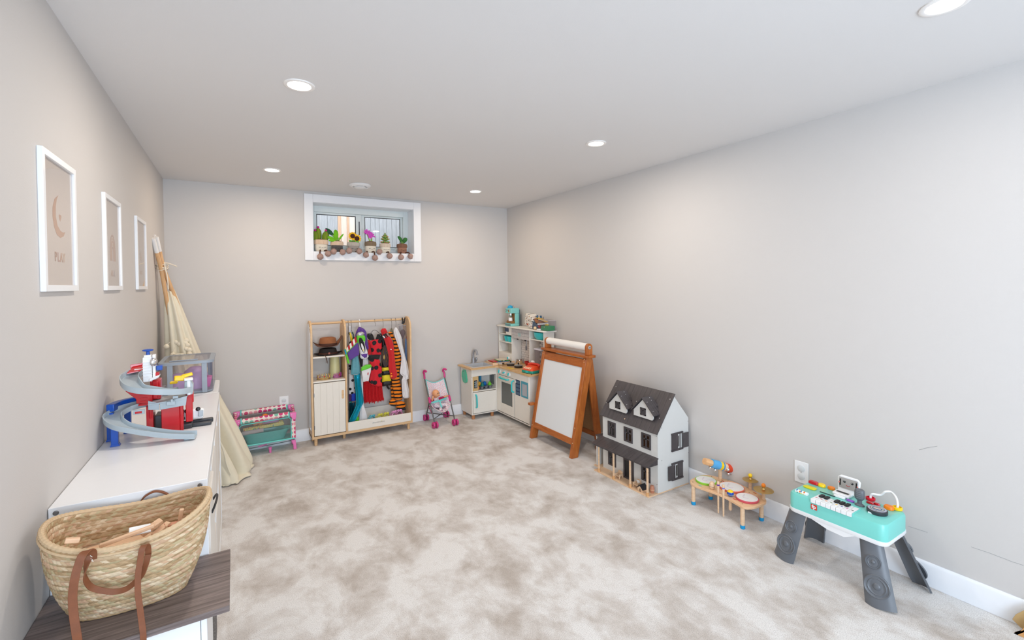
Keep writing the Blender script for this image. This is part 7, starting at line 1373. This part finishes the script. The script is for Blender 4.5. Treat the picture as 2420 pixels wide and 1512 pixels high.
for X, Yt, Yb, band, lb in ((600, 520, 1110, M('violet band', (98, 50, 160), .6), 'wooden drumstick with a violet band hanging through the drum table'), (695, 580, 1170, M('periwinkle band', (110, 110, 206), .6), 'wooden drumstick with a periwinkle band hanging through the drum table')):
    c = D8(X, 735 + (X - 600) * .5, DT); zt = at(1620 + X / 7.752, 1070 + Yt / 7.752, y=c.y).z; zb = at(1620 + X / 7.752, 1070 + Yb / 7.752, y=c.y).z
    t = T('drumstick', lb, 'drumstick', (c.x, c.y, zb), group='drumsticks in the drum table'); MB().lathe([(.0001, zb), (.0045, zb + .004), (.0065, DT), (.0085, zt - .01), (.007, zt - .001), (.0001, zt)], (c.x, c.y, 0), 14).out('stick', PALEW, t); MB().lathe([(.0086, 0), (.0092, .008)], (c.x, c.y, zt - .026), 14).out('colour_band', band, t)
for X, Y, mt, nm, r in ((270, 600, M('faint teal print', (150, 196, 176), .6), 'leaf_print', .012), (905, 850, M('faint red print', (216, 90, 76), .6), 'flower_print', .012), (1270, 735, M('rust print', (206, 110, 50), .6), 'leaf_print', .010), (680, 515, RED, 'bird_print', .010), (655, 525, BLACK, 'bird_print', .005)):
    c = D8(X, Y, DT + .0003); MB().lathe([(.0001, 0), (r, 0), (r, .0005), (.0001, .0005)], c, 12, sx=.5, sy=1.2).out(nm, mt, dt, flat=True)
for X, Y in ((478, 432), (135, 533), (1165, 722), (1040, 935), (780, 512)): c = D8(X, Y, DT + .0002); MB().lathe([(.0001, 0), (.003, 0), (.003, .0008), (.0001, .0008)], c, 8).out('dowel_plug', DGREY, dt, flat=True)

# ------------------------------------------------------------------ toy keyboard table
AQK = M('aqua mint plastic', (122, 210, 200), .32, var=.01, coat=.15); GLEG = M('slate grey leg plastic', (100, 104, 110), .35, var=.03)
t = T('toy_keyboard', 'aqua toy keyboard table on four grey speaker legs by the right wall', 'toy keyboard', (2.62, 1.10, 0)); kb = t
kx0, kx1, ky0, ky1, kz0_, kzb, kzt = 2.485, 2.735, .880, 1.312, .275, .292, .372
MB().loft([rrect(kx0 + .003, kx1 - .003, ky0 + .003, ky1 - .003, kz0_ - .004, .035), rrect(kx0, kx1, ky0, ky1, kz0_ + .004, .035), rrect(kx0, kx1, ky0, ky1, kzb, .035)]).out('white_base', WPLAS, t)
m = MB(); kzt2 = kzt
m.loft([rrect(kx0 + .002, kx1 - .002, ky0 + .002, ky1 - .002, kzb, .035), rrect(kx0 + .002, kx1 - .002, ky0 + .002, ky1 - .002, kzt - .014, .035), rrect(kx0 + .007, kx1 - .007, ky0 + .007, ky1 - .007, kzt - .004, .031), rrect(kx0 + .018, kx1 - .018, ky0 + .018, ky1 - .018, kzt, .022)]); m.out('body', AQK, t)
MB().prism([V(kx0 + .004, ky0 + .12, kz0_ - .003), V(kx0 + .004, ky0 + .32, kz0_ - .003), V(kx0 + .004, ky0 + .24, kz0_ - .026), V(kx0 + .004, ky0 + .17, kz0_ - .030)], (.02, 0, 0)).out('apron', WPLAS, t)
# legs: tapered shells with speaker rings
def kleg(top, bot, nrm, wt_, wb, label=None):
    """curved panel from top to bot; nrm = outward direction"""
    top, bot, nrm = Vector(top), Vector(bot), Vector(nrm).normalized(); d = (bot - top).normalized(); sd = d.cross(nrm).normalized(); nn = sd.cross(d).normalized(); nn = nn if nn.dot(nrm) > 0 else -nn
    rings = []; N = 12
    for f in [k / 8 for k in range(9)]:
        c = top.lerp(bot, f); w_ = wt_ + (wb - wt_) * f; bow = .012 * math.sin(PI * f) 
        O_ = [c + sd * (w_ / 2) * s_ + nn * (.020 * (1 - abs(s_) ** 2.5) + bow * 0) for s_ in [-1 + 2 * k / N for k in range(N + 1)]]; I_ = [c + sd * (w_ / 2 - .005) * s_ + nn * (.020 * (1 - abs(s_) ** 2.5) - .006) for s_ in [1 - 2 * k / N for k in range(N + 1)]]
        rings.append([V(p.x, p.y, max(p.z, .001)) for p in O_ + I_])
    lg = MB().loft(rings).out('leg', GLEG, kb)
    for f, r in ((.36, .031), (.70, .050)):
        c = top.lerp(bot, f) + nn * .0185
        MB().lathe([(r * 1.0, -.004), (r, .002), (r * .93, .004), (r * .86, .001), (r * .74, .0005), (r * .68, .003), (r * .60, .0005), (r * .50, -.001), (r * .32, -.001), (r * .28, .003), (r * .16, .006), (.0001, .007)], c, 32, nn).out('speaker_ring', GLEG, lg)
    if 0: MB().beam(bot + sd * wb * .42 + V(0, 0, .05), bot - sd * wb * .42 + V(0, 0, .05), .03, .004, nn).out('inner_rib', M('dark leg underside', (58, 60, 66), .4), lg)
kleg((2.525, .955, .285), (2.468, .893, .0), (-1, -.12, .35), .088, .118); kleg((2.525, 1.272, .285), (2.480, 1.328, .0), (-1, .12, .35), .088, .112)
kleg((2.715, .935, .285), (2.800, .850, .0), (.8, -.35, .3), .080, .100); kleg((2.715, 1.265, .285), (2.800, 1.330, .0), (.8, .35, .3), .080, .100)
KK = lambda X, Y, z: at(1860 + X / 7.957, 1110 + Y / 7.957, z=z)
KT = kzt + .001
# piano keys: recess frame and keys
A_, B_ = KK(455, 520, KT), KK(1215, 800, KT); xk0, xk1 = kx0 + .004, kx0 + .082; y_hi, y_lo = KK(460, 560, KT - .006).y, KK(1210, 860, KT - .006).y
MB().box(kx0 - .001, xk1 + .006, y_lo - .004, y_hi + .004, KT - .020, KT - .0065).out('key_bed', M('grey key bed', (180, 186, 190), .5), t) if False else None
NKEY = 8; kw = (y_hi - y_lo) / NKEY; KC = [RED, RED, ORG, GRN('key mark green', (90, 130, 60)) if False else M('key mark green', (90, 130, 60), .5), YEL, BLUE, M('key mark magenta', (190, 60, 150), .5), BLACK]
m = MB(); m.box(kx0 + .001, xk1 + .004, y_lo - .003, y_lo, KT - .016, KT + .003).box(kx0 + .001, xk1 + .004, y_hi, y_hi + .003, KT - .016, KT + .003).box(xk1, xk1 + .004, y_lo, y_hi, KT - .004, KT + .004); m.out('key_frame', AQK, t, bev=.001)
for k in range(NKEY):
    y1_ = y_hi - k * kw; o = MB().box(kx0 - .0035, xk1, y1_ - kw + .0012, y1_ - .0004, KT - .016, KT + .0035).out('white_key', WPLAS, t, bev=.0015)
    MB().box(xk0 + .028, xk0 + .033, y1_ - kw * .72, y1_ - kw * .3, KT + .0035, KT + .0040).out('key_mark', KC[k], o, flat=True)
for k in (1, 2, 4, 5, 6): y = y_hi - k * kw; MB().box(xk0 + .044, xk1 + .002, y - .0090, y + .0090, KT + .003, KT + .0115).out('black_key', BLACK, t, bev=.003)
def kp(X, Y, dz=0): p = KK(X, Y, KT + dz); return p
def button(X, Y, rx_, ry_, h, mat, name='button', rz=0, n=4, bev=.002):
    c = kp(X, Y); N = 24; P = [V(c.x + rx_ * (1 if math.cos(a) > 0 else -1) * abs(math.cos(a)) ** (2 / n), c.y + ry_ * (1 if math.sin(a) > 0 else -1) * abs(math.sin(a)) ** (2 / n), KT) for a in [2 * PI * (k + .5) / N for k in range(N)]]
    return MB().loft([P, [p + V(0, 0, h * .7) for p in P], [c.lerp(p, .82) + V(0, 0, h) if True else p for p in P]]).out(name, mat, kb)
button(500, 262, .012, .024, .014, RED); button(430, 340, .018, .030, .006, M('lemon plastic', (222, 214, 20), .4), 'lemon_pad'); button(655, 310, .016, .018, .013, YEL, n=2.2); button(835, 365, .013, .018, .013, ORG, n=2)
p = kp(300, 415); MB().tube([V(kx0 + .030, KK(215, 380, KT).y, KT + .002), V(kx0 + .030, KK(430, 460, KT).y, KT + .002)], .0105, 16).out('roller', WPLAS, t); MB().tube([V(kx0 + .030, KK(235, 380, KT).y, KT + .002), V(kx0 + .030, KK(395, 445, KT).y, KT + .002)], .0109, 16).out('roller_print', dots('roller print', (232, 236, 230), [(230, 120, 50), (30, 130, 110), (230, 200, 60), (60, 140, 190)], 95, .34, .6, 'yz'), t)
a, b = kp(620, 410), kp(900, 505); MB().prism([V(a.x + .004, a.y, KT), V(b.x + .004, b.y, KT), V(b.x - .005, b.y, KT), V(a.x - .005, a.y, KT)], (0, 0, .0015)).out('slot', M('dark green slot', (10, 60, 60), .5), t, flat=True)
button(985, 515, .010, .026, .009, WPLAS, 'slider_switch'); button(925, 450, .004, .006, .004, RED, 'small_mark'); button(1085, 495, .004, .006, .004, RED, 'small_mark'); button(1190, 587, .010, .017, .005, M('violet button', (150, 90, 196), .4), 'violet_button')
# little laptop with smiling face
p = kp(1100, 455); lp = MB(); L0, L1 = kp(935, 400), kp(1260, 500)
ly0, ly1 = kp(1265, 500).y, kp(945, 400).y; lxb = 2.685; MB().prism([V(lxb - .048, ly0, KT), V(lxb - .048, ly1, KT), V(lxb, ly1, KT), V(lxb, ly0, KT)], (0, 0, .014)).out('laptop_base', WPLAS, t, bev=.004)
MB().box(lxb - .030, lxb - .012, ly0 + .010, ly1 - .010, KT + .0142, KT + .0150).out('laptop_keys', BLACK, t, flat=True)
yA, yB = ly0 - .028, ly1 + .0; zt_ = at(1860 + 1250 / 7.957, 1110 + 170 / 7.957, x=lxb + .02).z + .004
scr = MB().prism([V(lxb, yA + .004, KT + .004), V(lxb, yB - .004, KT + .004), V(lxb + .012, yB, zt_ - .012), V(lxb + .014, yB - .014, zt_), V(lxb + .014, yA + .014, zt_), V(lxb + .012, yA, zt_ - .012)], (.010, 0, 0)).out('screen_shell', WPLAS, t, bev=.004)
def sq(u, v, d=0): return V(lxb + .012 * (v * .9) - .0008 - d, yB + (yA - yB) * u, KT + .004 + (zt_ - KT - .004) * v)
MB().loft([[sq(.10, .30), sq(.90, .30), sq(.90, .90), sq(.10, .90)], [sq(.10, .30, .001), sq(.90, .30, .001), sq(.90, .90, .001), sq(.10, .90, .001)]]).out('screen', M('grey screen', (166, 160, 156), .5), scr, flat=True)
for u in (.33, .67): MB().sph(sq(u, .68, .0012), (.001, .0062, .0062), 14).out('eye', BLACK, scr); MB().sph(sq(u - .01, .71, .0022), (.001, .002, .002), 8).out('eye_glint', WPLAS, scr)
MB().tube([sq(.5 + .06 * k, .47 + .05 * k * k / 2, .0015) for k in (-1.3, -.6, 0, .6, 1.3)], .0013, 6).out('smile', RED, scr)
for u in (.15, .85): MB().loft([[sq(u - .03, .42, .001), sq(u + .03, .42, .001), sq(u + .03, .80, .001), sq(u - .03, .80, .001)], [sq(u - .03, .42, .0016), sq(u + .03, .42, .0016), sq(u + .03, .80, .0016), sq(u - .03, .80, .0016)]]).out('side_symbol', BLACK, scr, flat=True); MB().sph(sq(u + (-.045 if u < .5 else .045), .58, .001), (.0008, .004, .006), 8).out('cheek', M('cheek pink', (226, 130, 120), .6), scr)
# microphone
c = kp(1365, 665); MB().lathe([(.021, 0), (.020, .004), (.010, .010), (.010, .030)], c, 20, sx=.8).out('microphone_stem', GLEG, t)
top = c + V(0, 0, .052); m = MB(); m.loft([[V(top.x + .017 * s_ * (1 if math.cos(a) > 0 else -1) * abs(math.cos(a)) ** .7, top.y + .021 * s_ * (1 if math.sin(a) > 0 else -1) * abs(math.sin(a)) ** .7, top.z + z) for a in [2 * PI * k / 28 for k in range(28)]] for s_, z in ((.55, -.026), (.85, -.020), (1, -.008), (1, .012), (.92, .022), (.70, .027))]); mic = m.out('microphone_head', GLEG, t)
for k in range(4): MB().tube([V(top.x - .017, top.y + .006, top.z - .010 + .009 * k), V(top.x - .0178, top.y, top.z - .011 + .009 * k), V(top.x - .016, top.y - .010, top.z - .010 + .009 * k)], .0013, 6).out('microphone_rib', M('pale grey rib', (130, 134, 138), .4), mic)
# wire with red and yellow sockets
a, b = kp(1570, 565), kp(2075, 745)
for c, mt in ((a, M('red socket', (214, 16, 44), .35)), (b, YEL)): MB().lathe([(.019, 0), (.020, .003), (.020, .012), (.016, .014), (.014, .006), (.0001, .005)], c, 26).out('socket', mt, t)
KY = lambda X, Y, y: at(1860 + X / 7.957, 1110 + Y / 7.957, y=y)
MB().tube([a + V(0, 0, .006), KY(1575, 480, a.y), KY(1620, 455, a.y - .01), KY(1760, 470, (a.y + b.y) / 2 + .02), KY(1850, 410, (a.y + b.y) / 2), KY(1960, 420, (a.y + b.y) / 2 - .02), KY(2050, 520, b.y + .01), KY(2080, 640, b.y), b + V(0, 0, .006)], .0050, 12, smooth=6).out('bead_wire', WPLAS, t)
# turntable
c = kp(1695, 800); r = .040; tt = MB().lathe([(r, 0), (r + .001, .003), (r + .001, .014), (r - .003, .018), (.0001, .018)], c, 44).out('turntable', DGREY, t); MB().lathe([(r - .004, .0182), (.0001, .0186)], c, 44).lathe([(r - .004, .018), (r - .004, .0184)], c, 44).out('turntable_top', M('silver lilac plastic', (176, 180, 196), .35), tt)
MB().lathe([(.028, .0188), (.0001, .0190)], c, 36).out('turntable_label', BLACK, tt); MB().lathe([(.0255, .0191), (.0001, .0192)], c, 36).out('label_ring', M('ivory print', (226, 224, 214), .5), tt)
for k in range(24): a_ = 2 * PI * k / 24; MB().cbox(c + V(.0235 * math.cos(a_), .0235 * math.sin(a_), .0194), (.003, .0016, .0003), (0, 0, a_)).out('label_tick', BLACK, tt, flat=True)
MB().lathe([(.0205, .0193), (.0001, .0194)], c, 36).out('label_disc', M('slate blue print', (60, 110, 150), .5), tt)
for k, (mt, y) in enumerate(((M('peach print', (240, 160, 90), .5), -.006), (WPLAS, -.001), (M('slate print', (60, 110, 150), .5), .004), (M('amber print', (240, 190, 120), .5), .009))): MB().cbox(c + V(y, 0, .0196), (.0042, .028, .0003), (0, 0, .15)).out('label_stripe', mt, tt, flat=True)
MB().box(c.x - .040, c.x - .030, c.y + .004, c.y + .022, KT, KT + .006).out('turntable_tab', WPLAS, tt)
button(1560, 632, .008, .016, .009, RED, 'red_wing', n=1.6); button(1690, 660, .008, .014, .009, RED, 'red_wing', n=1.6); button(1915, 735, .016, .020, .016, ORG, 'orange_dial', n=2.6)
# red tag with white letters
p = at(1860 + 507 / 7.957, 1110 + 700 / 7.957, x=kx0 + .001); tg = MB().box(kx0 - .0012, kx0 + .002, p.y - .014, p.y + .014, p.z - .013, p.z + .013).out('logo_tag', M('brand red tag', (206, 54, 32), .4), t, bev=.0008)
text('fp', .026, WPLAS, tg, name='logo_lettering', loc=(kx0 - .0014, p.y, p.z + .001), rot=(PI / 2, 0, -PI / 2), ext=.0004, bold=.0006)

# ------------------------------------------------------------------ cardboard and wooden pieces at the right edge
TAN2 = M('tan cardboard', (196, 164, 112), .7, var=.04); OR2 = wood('orange tan wood', (196, 140, 84), (214, 162, 104), .6)
q = at(2396, 1462, z=.02); pts = [at(X, Y, x=2.80) for X, Y in ((2392, 1463), (2400, 1452), (2420, 1442), (2470, 1430), (2470, 1520), (2412, 1483))]
tag(MB().prism([V(2.80, p.y, max(p.z, .002)) for p in pts], (.004, 0, 0)).out('curved_board', TAN2, bev=.001), 'tan rounded board leaning at the bottom right corner by the baseboard', 'board')
pts = [at(X, Y, x=2.755) for X, Y in ((2396, 1520), (2404, 1503), (2420, 1483), (2480, 1470), (2480, 1560), (2396, 1560))]
tag(MB().prism([V(2.755, p.y, max(p.z, .001)) for p in pts], (.012, 0, 0)).out('wooden_board', OR2, bev=.002), 'orange-tan wooden board in front of the rounded board at the bottom right corner', 'board')
